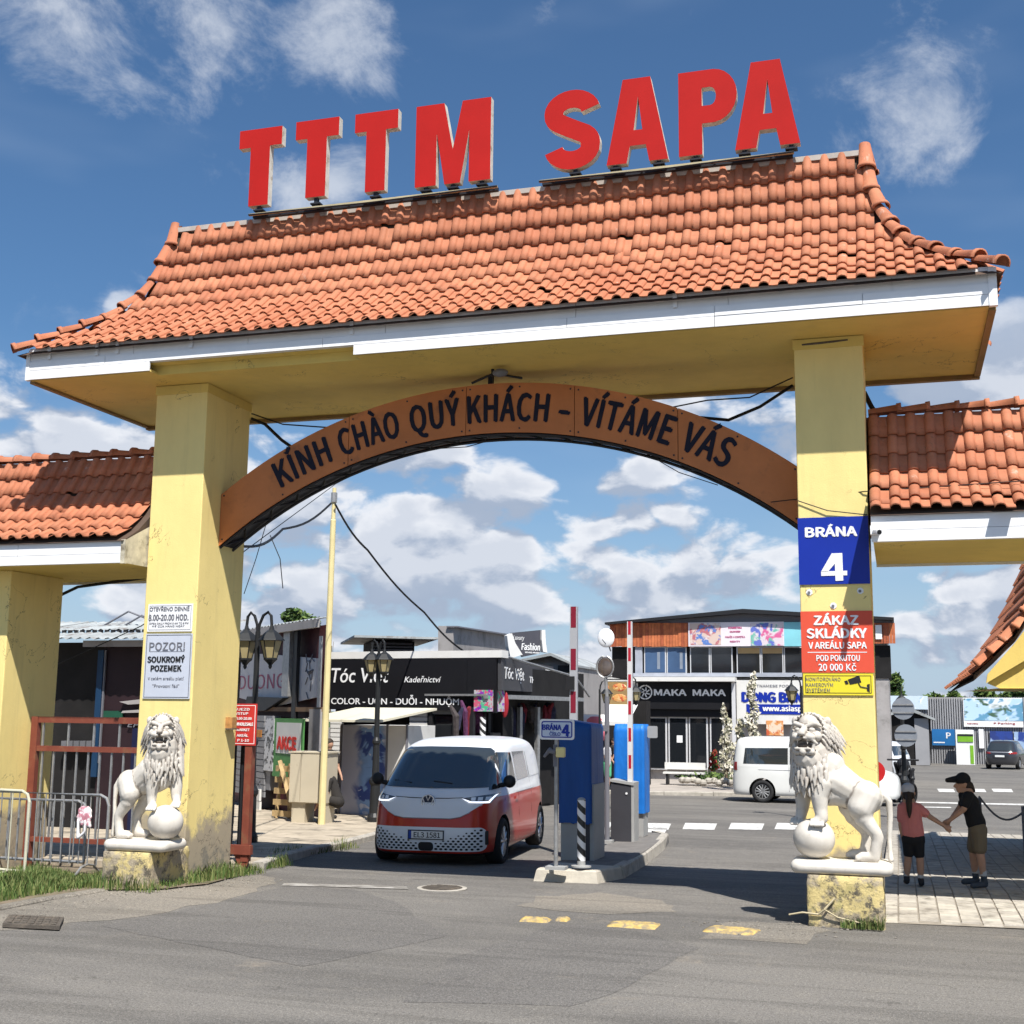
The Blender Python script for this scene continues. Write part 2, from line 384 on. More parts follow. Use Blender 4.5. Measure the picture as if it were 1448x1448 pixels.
# repair patches, dust beside the kerb, dark tar
sheet('asphalt_repair_patch', wob([(-7.2, 10.6), (-4.6, 9.5), (-4.0, 11.2), (-5.2, 13.0), (-6.4, 14.2), (-7.0, 14.0), (-6.9, 12.4)], .3, .03, 3), M_ASPH2, .002)
sheet('asphalt_repair_patch', wob([(-3.4, 8.6), (-2.2, 8.9), (-1.7, 11.4), (-2.6, 12.3), (-3.2, 12.2), (-3.6, 10.2)], .4, .05, 5), M_ASPH2, .002)
sheet('dusty_verge', wob([(-9.4, 9.6), (-8.3, 9.4), (-7.2, 11.2), (-6.9, 12.6), (-7.3, 14.2), (-8.0, 15.4), (-8.3, 15.4), (-8.2, 13.2), (-8.7, 12.4), (-9.0, 11.2)], .3, .08, 6), M_DUST, .0025)
sheet('dusty_patch', wob([(-3.9, 13.2), (-2.9, 13.0), (-2.2, 13.6), (-2.6, 14.6), (-3.5, 15.2), (-4.0, 14.3)], .25, .09, 8), M_DUST, .0025)
sheet('dusty_patch', wob([(-1.8, 11.9), (-.9, 12.0), (-.7, 12.8), (-1.0, 13.2), (-1.7, 12.9)], .25, .06, 9), M_DUST, .0025)

# markings
def mark(px, Y0=None, dz=.008, m=None, name='road_marking'):
    return sheet(name, [tuple(gnd(*p).xy) for p in px], m or M_WHITELINE, dz)
mark([(398, 1253), (578, 1258), (575, 1254.5), (402, 1249.5)], m=mat('road_paint_worn', (.36, .34, .31), .8, var=.2, scale=8, dirt=(.19, .175, .155), dscale=5, dlo=.42, dhi=.6))
mark([(862, 1176), (940, 1178), (944, 1171.5), (870, 1170)])
for a in [(905, 945), (965, 1010), (1030, 1077), (1095, 1140)]:
    mark([(a[0], 1173), (a[1], 1174), (a[1]+4, 1165), (a[0]+4, 1164)])
mark([(842, 1187), (850, 1187.2), (868, 1163), (861, 1163)])
mark([(1160, 1182), (1448, 1186), (1448, 1183.8), (1160, 1180.5)]) if False else None
for a in [(1328, 1348), (1378, 1392), (1405, 1430)]:
    mark([(a[0], 1120), (a[1]+3, 1120.5), (a[1], 1116), (a[0]-3, 1115.5)])
mark([(1290, 1135.5), (1448, 1139), (1448, 1137), (1290, 1134)])
mark([(1300, 1142), (1345, 1143), (1345, 1141.5), (1300, 1141)])
# worn yellow speed bump segments
bumps = [((738, 1301), (777, 1303), .10), ((788, 1301), (804, 1302), .08), ((863, 1307), (930, 1311), .16), ((1001, 1314), (1069, 1320), .17)]
for i, (a, b, w) in enumerate(bumps):
    A = gnd(*a); B = gnd(*b); d = (B-A).normalized(); nrm = Vector((-d.y, d.x, 0)); L = (B-A).length
    q = MB(); sec = [(-.11, 0), (-.09, .022), (-.04, .034), (.04, .034), (.09, .022), (.11, 0)]; rr = random.Random(i); nn = 9
    vs = []
    for j in range(nn):
        t = j/(nn-1); e = .6 if j in (0, nn-1) else 1
        for (o, h) in sec: vs.append(A+d*L*t+nrm*(o*(1+rr.uniform(-.08, .08))*w/.11)+Vector((0, 0, h*e*rr.uniform(.8, 1.1))))
    q.add(vs, [(j*6+k, j*6+k+1, (j+1)*6+k+1, (j+1)*6+k) for j in range(nn-1) for k in range(5)]+[tuple(range(5, -1, -1)), tuple(range((nn-1)*6, nn*6))])
    tag(q.build('speed_bump', M_YELLOWLINE, smooth=True), ['worn yellow speed bump piece at the left end of the row', 'tiny yellow speed bump stub just right of the first piece', 'cracked yellow speed bump piece in the middle of the lane', 'yellow speed bump piece on the right, nearest the right lion'][i], 'speed bump', 'yellow speed bump pieces across the lane')
# ---- manhole, drain cover
M_IRON = mat('cast_iron', (.10, .085, .07), .8, var=.25, scale=20, bump=.5, bscale=80, dirt=(.17, .14, .11), dscale=8)
c = gnd(625, 1257); mh = thing('manhole_cover', 'round rusty manhole cover in the road in front of the van', 'manhole cover', (c.x, c.y, c.z))
q = MB()
q.rev((0, 0, .005), [(.30, 0), (.30, .008), (.25, .011)], 32); q.build('rim', M_CONC, mh, local=True)
q = MB(); q.rev((0, 0, .006), [(.245, 0), (.245, .012)], 32)
for i in range(-3, 4):
    w = math.sqrt(.22**2-(i*.06)**2); q.box(-w, w, i*.06-.012, i*.06+.012, .012, .024)
q.build('lid', M_IRON, mh, local=True)
P = [gnd(*p) for p in [(3, 1313), (84, 1317), (90, 1304), (45, 1299)]]
dc = thing('drain_cover', 'rectangular iron drain cover lying loose in the dust at lower left', 'drain cover', tuple(P[0]))
q = MB()
cc = [Vector((p.x, p.y, .012)) for p in P]
cc[3] = cc[0]+(cc[2]-cc[1])
q.add([*(v for v in cc), *(v+Vector((0, 0, .035)) for v in cc)], [(3, 2, 1, 0), (4, 5, 6, 7), (0, 1, 5, 4), (1, 2, 6, 5), (2, 3, 7, 6), (3, 0, 4, 7)]); q.build('frame', M_IRON, dc)
q = MB(); e1 = cc[1]-cc[0]; e2 = cc[3]-cc[0]
for i in range(7):
    for j in range(4):
        a = cc[0]+e1*(.06+i*.13)+e2*(.08+j*.23)+Vector((0, 0, .036)); b1 = e1*.09; b2 = e2*.15
        q.add([a, a+b1, a+b1+b2, a+b2]+[v+Vector((0, 0, .008)) for v in (a, a+b1, a+b1+b2, a+b2)], [(4, 5, 6, 7), (0, 1, 5, 4), (1, 2, 6, 5), (2, 3, 7, 6), (3, 0, 4, 7)])
q.build('tread_plate', M_IRON, dc)

# ---- kerbs: stones along the left pavement
def kerb(name, path, w, h, L, m, label=None, dz=0.0, jit=.01):
    root = bpy.data.objects.new(name, None); COL.objects.link(root); WM[root.name] = Matrix.Identity(4); root['kind'] = 'structure'
    rr = random.Random(len(path)); pts = [Vector((p[0], p[1], 0)) for p in path]
    for a, b in zip(pts[:-1], pts[1:]):
        n = max(1, round((b-a).length/L)); d = (b-a)/n; t = d.normalized(); s = Vector((-t.y, t.x, 0))
        for i in range(n):
            A = a+d*i+t*.008; B = a+d*(i+1)-t*.008; jz = rr.uniform(-jit, jit); js = rr.uniform(-jit, jit)
            q = MB(); z0 = gz(A.y)+jz+dz; z1 = gz(B.y)+jz+dz
            sec = [(0, -.1), (0, h-.02), (.02, h), (w, h), (w, -.1)]
            vs = [A+s*(o+js)+Vector((0, 0, z0+z)) for o, z in sec]+[B+s*(o+js)+Vector((0, 0, z1+z)) for o, z in sec]
            q.add(vs, [(4, 3, 2, 1, 0), (5, 6, 7, 8, 9)]+[(k, (k+1) % 5, (k+1) % 5+5, k+5) for k in range(5)])
            q.build('kerb_stone', m, root)
    return root
kl = [tuple(gnd(*p).xy) for p in [(372, 1232), (400, 1221), (450, 1207), (540, 1185), (600, 1170)]]+[(-10.6, 40), (-10.6, 41)]
kerb('kerb', kl, .16, .12, 1.0, M_CONC)
kf = [tuple(gnd(*p).xy) for p in [(-60, 1300), (0, 1288), (75, 1273), (150, 1261)]]
kerb('sunken_kerb', kf, .14, .035, .9, M_DUST, jit=.008)
sheet('pavement_left', [(-30, 14.9), (-8.25, 14.9)]+[(x-.15, y) for x, y in kl]+[(-30, 41)], mat('pavement_concrete', (.40, .34, .26), .9, var=.22, scale=2.5, bump=.4, bscale=40, dirt=(.16, .14, .11), dscale=1.8), .10, thick=.15)
sheet('verge', wob([(-30, 9.8), (-9.3, 9.8), (-8.75, 10.9), (-8.72, 11.8), (-8.6, 12.5), (-7.9, 12.9), (-7.85, 13.6), (-7.95, 14.3), (-8.15, 15.2), (-8.4, 15.6), (-30, 15.6)], .5, .04, 2), M_SOIL, .02)
# ---- far pavement with kerb in front of the shops
kfar = [(-30, 41.4), (-9.0, 41.5), (-4.3, 42.6), (-2.2, 43.8), (-1.6, 46.5)]
kerb('far_kerb', kfar, .2, .13, 1.6, M_CONC)
sheet('pavement_far', [(-30, 41.55), (-9.0, 41.65), (-4.35, 42.75), (-2.35, 43.9), (-1.8, 46.6), (-1.8, 60), (-30, 60)], mat('paving_far', (.36, .32, .28), .9, var=.2, scale=1.2, dirt=(.22, .2, .18), dscale=.8), .12, thick=.15)
# ---- right-hand paved footway
def pz(Y): return float(np.interp(Y, [13.6, 14.4, 16, 20, 29], [-.024, .0, .02, -.12, -.36]))
PX0, PX1, PY0, PY1 = -.27, 9.0, 13.62, 28.6
pv = sheet('footway', [(PX0, PY0), (PX1, PY0+.75), (PX1, PY1), (PX0, PY1)], mat('paver_joint', (.27, .24, .20), .95, var=.2, scale=8), 0.0, zf=pz)
pw, pl = .20, .20
def paver_mb(q, x, y, w, l, rr):
    j = .004; z = .009+rr.uniform(-.002, .002); b = .006
    x0, x1, y0, y1 = x+j, x+w-j, y+j, y+l-j; z0 = pz(y0); z1 = pz(y1)
    q.add([(x0, y0, z0-.01), (x1, y0, z0-.01), (x1, y1, z1-.01), (x0, y1, z1-.01), (x0+b, y0+b, z0+z), (x1-b, y0+b, z0+z), (x1-b, y1-b, z1+z), (x0+b, y1-b, z1+z)],
          [(4, 5, 6, 7), (0, 1, 5, 4), (1, 2, 6, 5), (2, 3, 7, 6), (3, 0, 4, 7)])
rr = random.Random(4); cells = []
for i in range(int((4.6-PX0)/pw)):
    for j in range(int((PY1-PY0)/pl)):
        x = PX0+i*pw; y = PY0+.02+j*pl+(pl/2 if i % 2 else 0)
        if y < PY0+.75*(x+pw-PX0)/(PX1-PX0): continue
        px = (Vector((x, y, pz(y)-HC))); z = px.dot(fw); sx = 724+FPX*px.dot(rt)/z
        cells.append((0 if -10 < sx < 1470 else 1, y, x))
cells.sort(); rest = MB()
for n, (fl, y, x) in enumerate(cells):
    if n < 300: q = MB(); paver_mb(q, x, y, pw, pl, rr); q.build('paver', M_PAVER, pv)
    else: paver_mb(rest, x, y, pw, pl, rr)
rest.build('paver_field', M_PAVER, pv, kind='stuff')

# ---- traffic island
isl = thing('traffic_island', 'long concrete kerbed island carrying the barrier and blue ticket machines', 'traffic island', (-4.3, 18, gz(18)))
isl['kind'] = 'structure'; del isl['category']
IP = [(-4.62, 16.75), (-3.80, 16.78), (-3.88, 18.3), (-4.15, 23.9), (-4.45, 24.6), (-4.8, 23.9), (-4.98, 18.4), (-4.92, 17.4)]
IP = [gnd(753, 1246).xy, gnd(846, 1250).xy, gnd(862, 1236).xy, gnd(938, 1196).xy, gnd(925, 1186).xy, gnd(868, 1188).xy, gnd(782, 1218).xy]
IP = [(p[0], p[1]) for p in IP]
def slab(name, pts, h, inset, m, parent, b0=0.0):
    n = len(pts); cx = sum(p[0] for p in pts)/n; cy = sum(p[1] for p in pts)/n; q = MB()
    A = [(x, y, gz(y)-.05+b0) for x, y in pts]
    def ins(p, d):
        v = Vector((cx-p[0], cy-p[1])); v = v.normalized()*min(d, v.length*.5); return (p[0]+v.x, p[1]+v.y)
    B = [(x, y, gz(y)+h-.02) for x, y in [ins(p, inset*.7) for p in pts]]; C = [(x, y, gz(y)+h) for x, y in [ins(p, inset) for p in pts]]
    q.add(A+B+C, [(i, (i+1) % n, (i+1) % n+n, i+n) for i in range(n)]+[(i+n, (i+1) % n+n, (i+1) % n+2*n, i+2*n) for i in range(n)]+[tuple(range(2*n, 3*n))])
    return q.build(name, m, parent)
front = [IP[0], IP[1], (IP[2][0]+.02, IP[2][1]+.1), (-4.05, 17.85), (-4.92, 17.75)]
slab('concrete_nose', [IP[0], IP[1], (-3.62, 17.35), (-4.72, 17.6)], .16, .09, M_CONCW, isl)
M_ISL = mat('island_paving', (.16, .15, .14), .9, var=.2, scale=5, bump=.3)
slab('island_top', [(-4.68, 17.55), (-3.70, 17.3), (-4.02, 22.6), (-4.2, 24.2), (-4.55, 24.6), (-4.82, 23.2)], .155, .15, M_ISL, isl)
kp = [(-3.62, 17.3), (-3.85, 20.2), (-4.02, 22.6), (-4.2, 24.2), (-4.5, 24.75)]
for a, b in zip(kp[:-1], kp[1:]):
    A = Vector((*a, 0)); B = Vector((*b, 0)); n = max(1, round((B-A).length/.9))
    for i in range(n):
        p = A.lerp(B, i/n); p2 = A.lerp(B, (i+1)/n-.012); t = (p2-p).normalized(); s = Vector((-t.y, t.x, 0))
        q = MB(); sec = [(0, -.05), (.02, .15), (.04, .17), (.15, .17), (.15, -.05)]
        q.add([p+s*o+Vector((0, 0, gz(p.y)+z)) for o, z in sec]+[p2+s*o+Vector((0, 0, gz(p2.y)+z)) for o, z in sec], [(4, 3, 2, 1, 0), (5, 6, 7, 8, 9)]+[(k, (k+1) % 5, (k+1) % 5+5, k+5) for k in range(5)])
        q.build('kerb_stone', M_CONC, isl)
# ---- hills far off
q = MB(); rr = random.Random(3); n = 80; A = []; B = []
for i in range(n):
    x = -500+i*1100/n; h = 4+5*math.sin(i*.31)+4*math.sin(i*.9+1)+rr.uniform(-1, 1); A.append((x, 620, -12)); B.append((x, 640, h))
q.add(A+B, [(i, i+1, n+i+1, n+i) for i in range(n-1)]); struct(q.build('hills', mat('far_hills', (.06, .10, .05), .95, var=.3, scale=.05)))

# ---- grass
def grass(name, label, spots, n, hmin, hmax, seed=1, cols=((.060, .105, .022), (.15, .17, .055))):
    rr = random.Random(seed); q = MB()
    for _ in range(n):
        poly = rr.choices(spots, weights=[s[4] for s in spots])[0]
        x = rr.uniform(poly[0], poly[1]); y = rr.uniform(poly[2], poly[3])
        if poly[5] and not poly[5](x, y): continue
        z = gz(y)+.015; h = rr.uniform(hmin, hmax)*(.6+.8*(math.sin(x*5.1+y*3)*.5+.5)); a = rr.uniform(0, 6.28); l = rr.uniform(.0, .7)*h; w = rr.uniform(.004, .008)
        c, s = math.cos(a), math.sin(a); b = Vector((x, y, z)); sd = Vector((-s, c, 0))*w; ln = Vector((c, s, 0))
        q.add([b-sd, b+sd, b+ln*l*.35+Vector((0, 0, h*.6))+sd*.7, b+ln*l*.35+Vector((0, 0, h*.6))-sd*.7, b+ln*l+Vector((0, 0, h))], [(0, 1, 2, 3), (3, 2, 4)], rr.randint(0, 1))
    ms = [mat('grass_a', cols[0], .7, var=.3, scale=2.0), mat('grass_b', cols[1], .7, var=.3, scale=2.0)]
    o = q.build(name, ms, kind='stuff'); o['label'] = label; o['category'] = 'grass'; return o
def okv(x, y):
    k = np.interp(y, [9.8, 10.9, 11.8, 12.5, 12.9], [-9.3, -8.95, -8.9, -8.75, -8.5]); return x < k-.03
grass('grass', 'rough green grass growing on the verge below the crowd barriers', [(-12.5, -8.4, 10.6, 13.6, 5, okv), (-9.7, -8.9, 12.3, 13.3, 1.0, okv)], 24000, .05, .14, 1)
grass('weeds', 'weeds and grass tufts round the foot of the left pillar', [(-8.35, -7.95, 13.0, 15.3, 3, None), (-9.2, -7.9, 12.55, 12.95, 1, None), (-8.6, -8.2, 15.3, 16.6, 1.6, None), (-9.3, -8.9, 17.3, 20.5, 1.0, None), (-.6, -.2, 12.86, 13.02, .8, None)], 2600, .05, .17, 2)
# loose stones
q = MB(); rr = random.Random(9)
for i in range(420):
    y = rr.uniform(9.8, 14.6); x = float(np.interp(y, [9.8, 12.4, 13.2, 14.6], [-8.3, -8.2, -7.75, -7.7]))+rr.gauss(0, .22)
    if rr.random() < .25: x = rr.gauss(-1.2, .4); y = rr.gauss(12.75, .2)
    s = rr.uniform(.005, .017); q.ell((x, y, gz(y)+s*.3), s*1.3, s, s*.7, 5, 4)
o = q.build('gravel', M_DUST, kind='stuff'); o['label'] = 'loose gravel scattered along the road edge'; o['category'] = 'gravel'
# ================================================================ GATE
def yellow(name, col, dirt=True):
    m = bpy.data.materials.new(name); m.use_nodes = True; k, b = mnodes(m)
    tc = k.new('ShaderNodeTexCoord').outputs['Object']; sp = k.new('ShaderNodeSeparateXYZ'); k.l.new(tc, sp.inputs[0])
    c = k.mix(k.ramp(k.noise(k.vmath('MULTIPLY', tc, (1, 1, .4)), 1.6, 6, .6), .35, .7), col, tuple(x*.90 for x in col))
    c = k.mix(k.math('MULTIPLY', k.ramp(k.noise(tc, 14, 5, .7), .62, .78), .3), c, (.38, .30, .16))
    st_ = k.noise(k.vmath('MULTIPLY', tc, (3.5, 3.5, .28)), 2.0, 6, .65); c = k.mix(k.math('MULTIPLY', k.ramp(st_, .52, .72), .2), c, (.45, .36, .17))
    ck = k.math('ABSOLUTE', k.math('SUBTRACT', k.noise(k.vmath('ADD', tc, (3, 9, 4)), .9, 9, .58, .4), .5)); c = k.mix(k.math('MULTIPLY', k.ramp(ck, .0022, .0004), k.ramp(k.noise(tc, .8, 2), .50, .56)), c, (.20, .15, .07))
    if dirt:   # damp plaster has lost its paint at the foot, with an uneven edge
        h = k.math('ADD', sp.outputs[2], k.math('MULTIPLY', k.math('SUBTRACT', k.noise(tc, 2.2, 7, .65), .5), 1.5))
        c = k.mix(k.ramp(h, .80, .52), c, (.37, .31, .22))
        c = k.mix(k.math('MULTIPLY', k.ramp(h, .45, .1), k.ramp(k.noise(tc, 7, 6, .7), .45, .6)), c, (.22, .20, .16))
        ed = k.math('ABSOLUTE', k.math('SUBTRACT', k.noise(tc, 1.7, 8, .62, .6), .5))
        c = k.mix(k.math('MULTIPLY', k.ramp(ed, .006, .001), k.ramp(h, 1.0, .6)), c, (.10, .08, .06))
    k.l.new(c, b.inputs['Base Color']); b.inputs['Roughness'].default_value = .78; b.inputs['Specular IOR Level'].default_value = .25
    bn = k.new('ShaderNodeBump'); bn.inputs['Strength'].default_value = .18; bn.inputs['Distance'].default_value = .01
    k.l.new(k.math('ADD', k.noise(tc, 60, 4, .6), k.math('MULTIPLY', k.noise(tc, 5, 4, .6), 2)), bn.inputs['Height']); k.l.new(bn.outputs[0], b.inputs['Normal']); return m
YEL = (.83, .665, .265)
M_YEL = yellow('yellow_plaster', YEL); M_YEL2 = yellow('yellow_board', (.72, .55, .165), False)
M_WHITE = mat('white_board', (.80, .80, .80), .55, var=.05, scale=2, dirt=(.45, .44, .42), dscale=3, dlo=.66, dhi=.85)
M_DECK = mat('roof_deck', (.09, .06, .045), .9)
M_DARK = mat('dark_metal', (.03, .03, .035), .5, metal=.3, var=.1)
M_ARCH = mat('arch_panel_paint', (.50, .175, .058), .6, var=.14, scale=1.5, dirt=(.16, .07, .04), dscale=2, dlo=.55, dhi=.8)
M_NAVY = mat('navy_letter', (.010, .010, .022), .6, var=0, spec=.2)
def tile_mat():
    m = bpy.data.materials.new('clay_tile'); m.use_nodes = True; k, b = mnodes(m)
    tc = k.new('ShaderNodeTexCoord').outputs['Object']; ge = k.new('ShaderNodeNewGeometry').outputs['Position']; oi = k.new('ShaderNodeObjectInfo').outputs['Random']
    cell = k.new('ShaderNodeTexWhiteNoise', noise_dimensions='3D')
    k.l.new(k.vmath('FLOOR', k.vmath('MULTIPLY', ge, (5, 3.3, 3.3))), cell.inputs['Vector'])
    c = k.mix(k.ramp(k.noise(ge, 1.1, 4, .6), .3, .7), (.41, .145, .075), (.48, .19, .10))
    c = k.mix(k.math('MULTIPLY', k.ramp(k.noise(ge, 9, 6, .7), .5, .72), .55), c, (.33, .12, .065))
    hs = k.new('ShaderNodeHueSaturation'); k.put(hs.inputs['Value'], k.math('MULTIPLY', k.ramp(oi, 0, 1, .86, 1.1, False), 1.0)); k.put(hs.inputs['Color'], c); c = hs.outputs[0]
    c = k.mix(k.math('MULTIPLY', k.ramp(k.noise(ge, 26, 6, .75), .57, .70), .6), c, (.10, .07, .05))
    c = k.mix(k.math('MULTIPLY', k.ramp(k.noise(k.vmath('MULTIPLY', ge, (1, 1, .3)), 6, 5, .7, .3), .63, .74), .5), c, (.62, .50, .42))
    k.l.new(c, b.inputs['Base Color']); b.inputs['Roughness'].default_value = .75; b.inputs['Specular IOR Level'].default_value = .3
    bn = k.new('ShaderNodeBump'); bn.inputs['Strength'].default_value = .25; bn.inputs['Distance'].default_value = .01
    k.l.new(k.noise(ge, 70, 4, .7), bn.inputs['Height']); k.l.new(bn.outputs[0], b.inputs['Normal']); return m
M_TILE = tile_mat()
TW, TL = .2, .345
def tile_geo(w=TW, L=TL):
    prof = [(0, .0), (.035, .0), (.07, .002), (.092, .006)]+[(.146-.054*math.cos(math.radians(a)), .008+.043*math.sin(math.radians(a))) for a in (25, 55, 90, 125, 155)]+[(.204, .004)]
    n = len(prof); vs = []
    for (s, dz) in ((0.0, -.006), (L*.5, .010), (L, .027)):
        for x, z in prof: vs.append((x-w/2, s, z+dz))
    for x, z in prof: vs.append((x-w/2, L-.003, z+.027-.015))
    fs = [(j*n+i, j*n+i+1, (j+1)*n+i+1, (j+1)*n+i) for j in range(3) for i in range(n-1)]
    return vs, fs
TV, TF = tile_geo()
def tile_mesh(name='roof_tile'):
    me = bpy.data.meshes.new(name); me.from_pydata(TV, [], TF); me.materials.append(M_TILE)
    me.polygons.foreach_set('use_smooth', [i < 18 for i in range(len(TF))]); me.update(); return me
TILE = tile_mesh()
class Slope:
    "roof face: base point on the ridge line, right vec, outward vec; profile [(h,z)]"
    def __init__(s, base, right, out, prof):
        s.b = Vector(base); s.r = Vector(right); s.o = Vector(out); s.p = prof
        s.a = [0]
        for (h0, z0), (h1, z1) in zip(prof[:-1], prof[1:]): s.a.append(s.a[-1]+math.hypot(h1-h0, z1-z0))
        s.L = s.a[-1]
    def hz(s, t): return float(np.interp(t, s.a, [q[0] for q in s.p])), float(np.interp(t, s.a, [q[1] for q in s.p]))
    def M(s, a, t, lift=.0, tl=TL):
        h0, z0 = s.hz(t); h1, z1 = s.hz(min(t+tl, s.L))
        if t+tl > s.L: h0_, z0_ = s.hz(s.L-.1); dv = s.o*(h1-h0_)+Vector((0, 0, z1-z0_))
        else: dv = s.o*(h1-h0)+Vector((0, 0, z1-z0))
        dv.normalize(); n = s.r.cross(dv)*-1
        if n.z < 0: n = -n
        r = dv.cross(n)
        p = s.b+s.r*a+s.o*h0+Vector((0, 0, z0))+n*lift
        return Matrix(((r.x, dv.x, n.x, p.x), (r.y, dv.y, n.y, p.y), (r.z, dv.z, n.z, p.z), (0, 0, 0, 1)))
RIDGE_Y, RL, RR_ = 14.608, -9.385, -.144
XPROF = [(0, 8.60), (.03, 8.30), (.075, 8.02), (.15, 7.72), (.27, 7.46), (.44, 7.22), (.70, 6.98), (1.02, 6.76), (1.30, 6.60), (1.50, 6.50)]   # how the hips swing out
PROF = [(0, 8.60), (.06, 8.33), (.13, 8.05), (.24, 7.74), (.40, 7.46), (.60, 7.21), (.85, 6.98), (1.12, 6.77), (1.34, 6.61), (1.50, 6.50)]
def xf(z): return float(np.interp(z, [q[1] for q in XPROF[::-1]], [q[0]/1.5 for q in XPROF[::-1]]))
GR = thing('entrance_gate', 'huge yellow gate with curved orange tile roof and welcome arch', 'gate', (-4.7, 13.9, 0))
# pillars
PL = [(-9.086, -8.339), (-.967, -.228)]
for i, (a, b) in enumerate(PL):
    q = MB(); q.box(a, b, 13.9, 15.03, -.25, 6.16); q.build('pillar', M_YEL, GR, bevel=.012, label=['left pillar with plaster crumbling at its foot', 'right pillar carrying the blue gate number'][i])
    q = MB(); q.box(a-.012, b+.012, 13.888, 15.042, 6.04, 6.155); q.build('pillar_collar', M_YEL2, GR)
# soffit box with recessed underside
XL, XR, YF, YB, ZS = -10.56, 1.11, 13.212, 16.0, 6.163
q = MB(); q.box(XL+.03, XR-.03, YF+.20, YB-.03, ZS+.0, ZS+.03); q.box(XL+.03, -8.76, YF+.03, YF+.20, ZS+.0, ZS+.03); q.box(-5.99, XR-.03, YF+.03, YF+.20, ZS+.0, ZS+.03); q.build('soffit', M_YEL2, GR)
q = MB(); q.box(XL+.005, XR-.005, YB-.09, YB+.0, ZS-.05, ZS+.36); q.box(XL+.0, XL+.07, YF+.06, YB-.09, ZS-.03, ZS+.36); q.box(XR-.07, XR, YF+.06, YB-.09, ZS-.03, ZS+.36); q.build('eave_board', mat('brown_board', (.26, .17, .07), .7), GR)
# white fascia boards: courses of boards with joints; the lowest one is missing in places
rr = random.Random(2)
def fascia_course(z0, z1, y, segs, lab=None):
    for (a, b) in segs:
        t = rr.uniform(-.003, .003)
        q = MB(); q.box(a+.003, b-.003, y-.022+t, y, z0+.002, z1-.002); q.build('fascia_board', M_WHITE, GR, lab)
fascia_course(ZS+.235, ZS+.40, YF+.012, [(XL, -9.0), (-9.0, -7.4), (-7.4, -5.6), (-5.6, -3.3), (-3.3, -1.6), (-1.6, .1), (.1, XR)])
fascia_course(ZS+.12, ZS+.235, YF, [(XL, -9.4), (-9.4, -6.4), (-6.4, -3.4), (-3.4, -1.75), (-1.75, -.2), (-.2, XR)])
fascia_course(ZS+.0, ZS+.12, YF, [(XL, -8.75), (-6.0, -1.75), (-1.75, XR)])
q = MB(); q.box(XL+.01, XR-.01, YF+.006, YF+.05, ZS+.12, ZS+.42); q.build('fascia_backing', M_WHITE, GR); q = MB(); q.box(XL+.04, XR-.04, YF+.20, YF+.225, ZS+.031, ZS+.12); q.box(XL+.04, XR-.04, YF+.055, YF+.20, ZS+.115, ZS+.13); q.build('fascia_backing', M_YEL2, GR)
q = MB(); q.box(XR-.07, XR+.012, YF-.03, YF+.03, ZS-.005, ZS+.40); q.build('corner_trim', M_WHITE, GR); q = MB(); q.box(XL-.012, XL+.04, YF-.03, YF+.03, ZS-.005, ZS+.36); q.build('corner_trim', M_WHITE, GR)
for x in (-10.25, -9.55, -9.25, -8.2, -6.05, -2.2):   # small white battens up under the tiles
    q = MB(); q.box(x, x+.045, YF-.035, YF-.012, ZS+.25, ZS+.41); q.build('batten', M_WHITE, GR)
# roof deck
def deck(prof, y0, xl, xr, exl, exr, dz=-.03, back=True, name='roof', parent=GR, m=None, hip=False):
    q = MB(); n = len(prof); Hm = prof[-1][0]; vs = []
    for sgn in ((-1, 1) if back else (-1,)):
        o = len(vs)
        for h, z in prof:
            t = xf(z) if hip else h/Hm; vs += [(xl+(exl-xl)*t, y0+sgn*h, z+dz), (xr+(exr-xr)*t, y0+sgn*h, z+dz)]
        for i in range(n-1):
            a = o+2*i; q.f.append((a, a+1, a+3, a+2) if sgn < 0 else (a+1, a, a+2, a+3)); q.m.append(0)
    if back:
        o = 2*n
        for i in range(n-1):
            q.f.append((2*i, 2*i+2, o+2*i+2, o+2*i)); q.f.append((2*i+1, o+2*i+1, o+2*i+3, 2*i+3)); q.m += [0, 0]
    q.v = vs; return q.build(name, m or M_DECK, parent)
EXL, EXR = -10.66, 1.17
ROOF = deck(PROF, RIDGE_Y, RL, RR_, EXL, EXR, hip=True)
def screen_area(M, w=TW, l=.3):
    P = M.translation-Vector((0, 0, HC)); z = P.dot(fw)
    def pj(v): v = v-Vector((0, 0, HC)); zz = v.dot(fw); return Vector((FPX*v.dot(rt)/zz, FPX*v.dot(up)/zz))
    a = pj(M@Vector((0, 0, 0))); b = pj(M@Vector((w, 0, 0))); c = pj(M@Vector((0, l, 0)))
    if not (-760 < a.x < 760 and -760 < a.y < 760): return 0
    return abs((b-a).cross(c-a))
def lay_tiles(sl, a0, a1, edge, rows, parent, cands, skip=()):
    "edge(h) -> (amin, amax) of the face at outward distance h"
    ex = (sl.L-.02)/rows
    for r in range(rows):
        t1 = sl.L-r*ex; t0 = t1-TL
        h, _ = sl.hz(max(t0, 0)+.15); lo, hi = edge(h)
        n = int((a1-a0)/TW)+1
        for c in range(n):
            a = a0+c*TW+TW/2
            if a < lo+.04 or a > hi-.04 or (r, c, 0) in skip: continue
            tt = max(t0, -.02)
            M = sl.M(a, max(tt, 0), .018)
            if t0 < 0: M = M@Matrix.Diagonal((1, (t1-0)/TL, 1, 1))
            if (r, c) in skip: M = M@Matrix.Translation((0, .10, .004))
            j = rr.uniform(-.006, .006); M = M@Matrix.Translation((j*.6, rr.uniform(-.005, .005), rr.uniform(-.001, .002)))@Matrix.Rotation(rr.uniform(-.008, .008), 4, 'Z')
            cands.append((M, r, c))
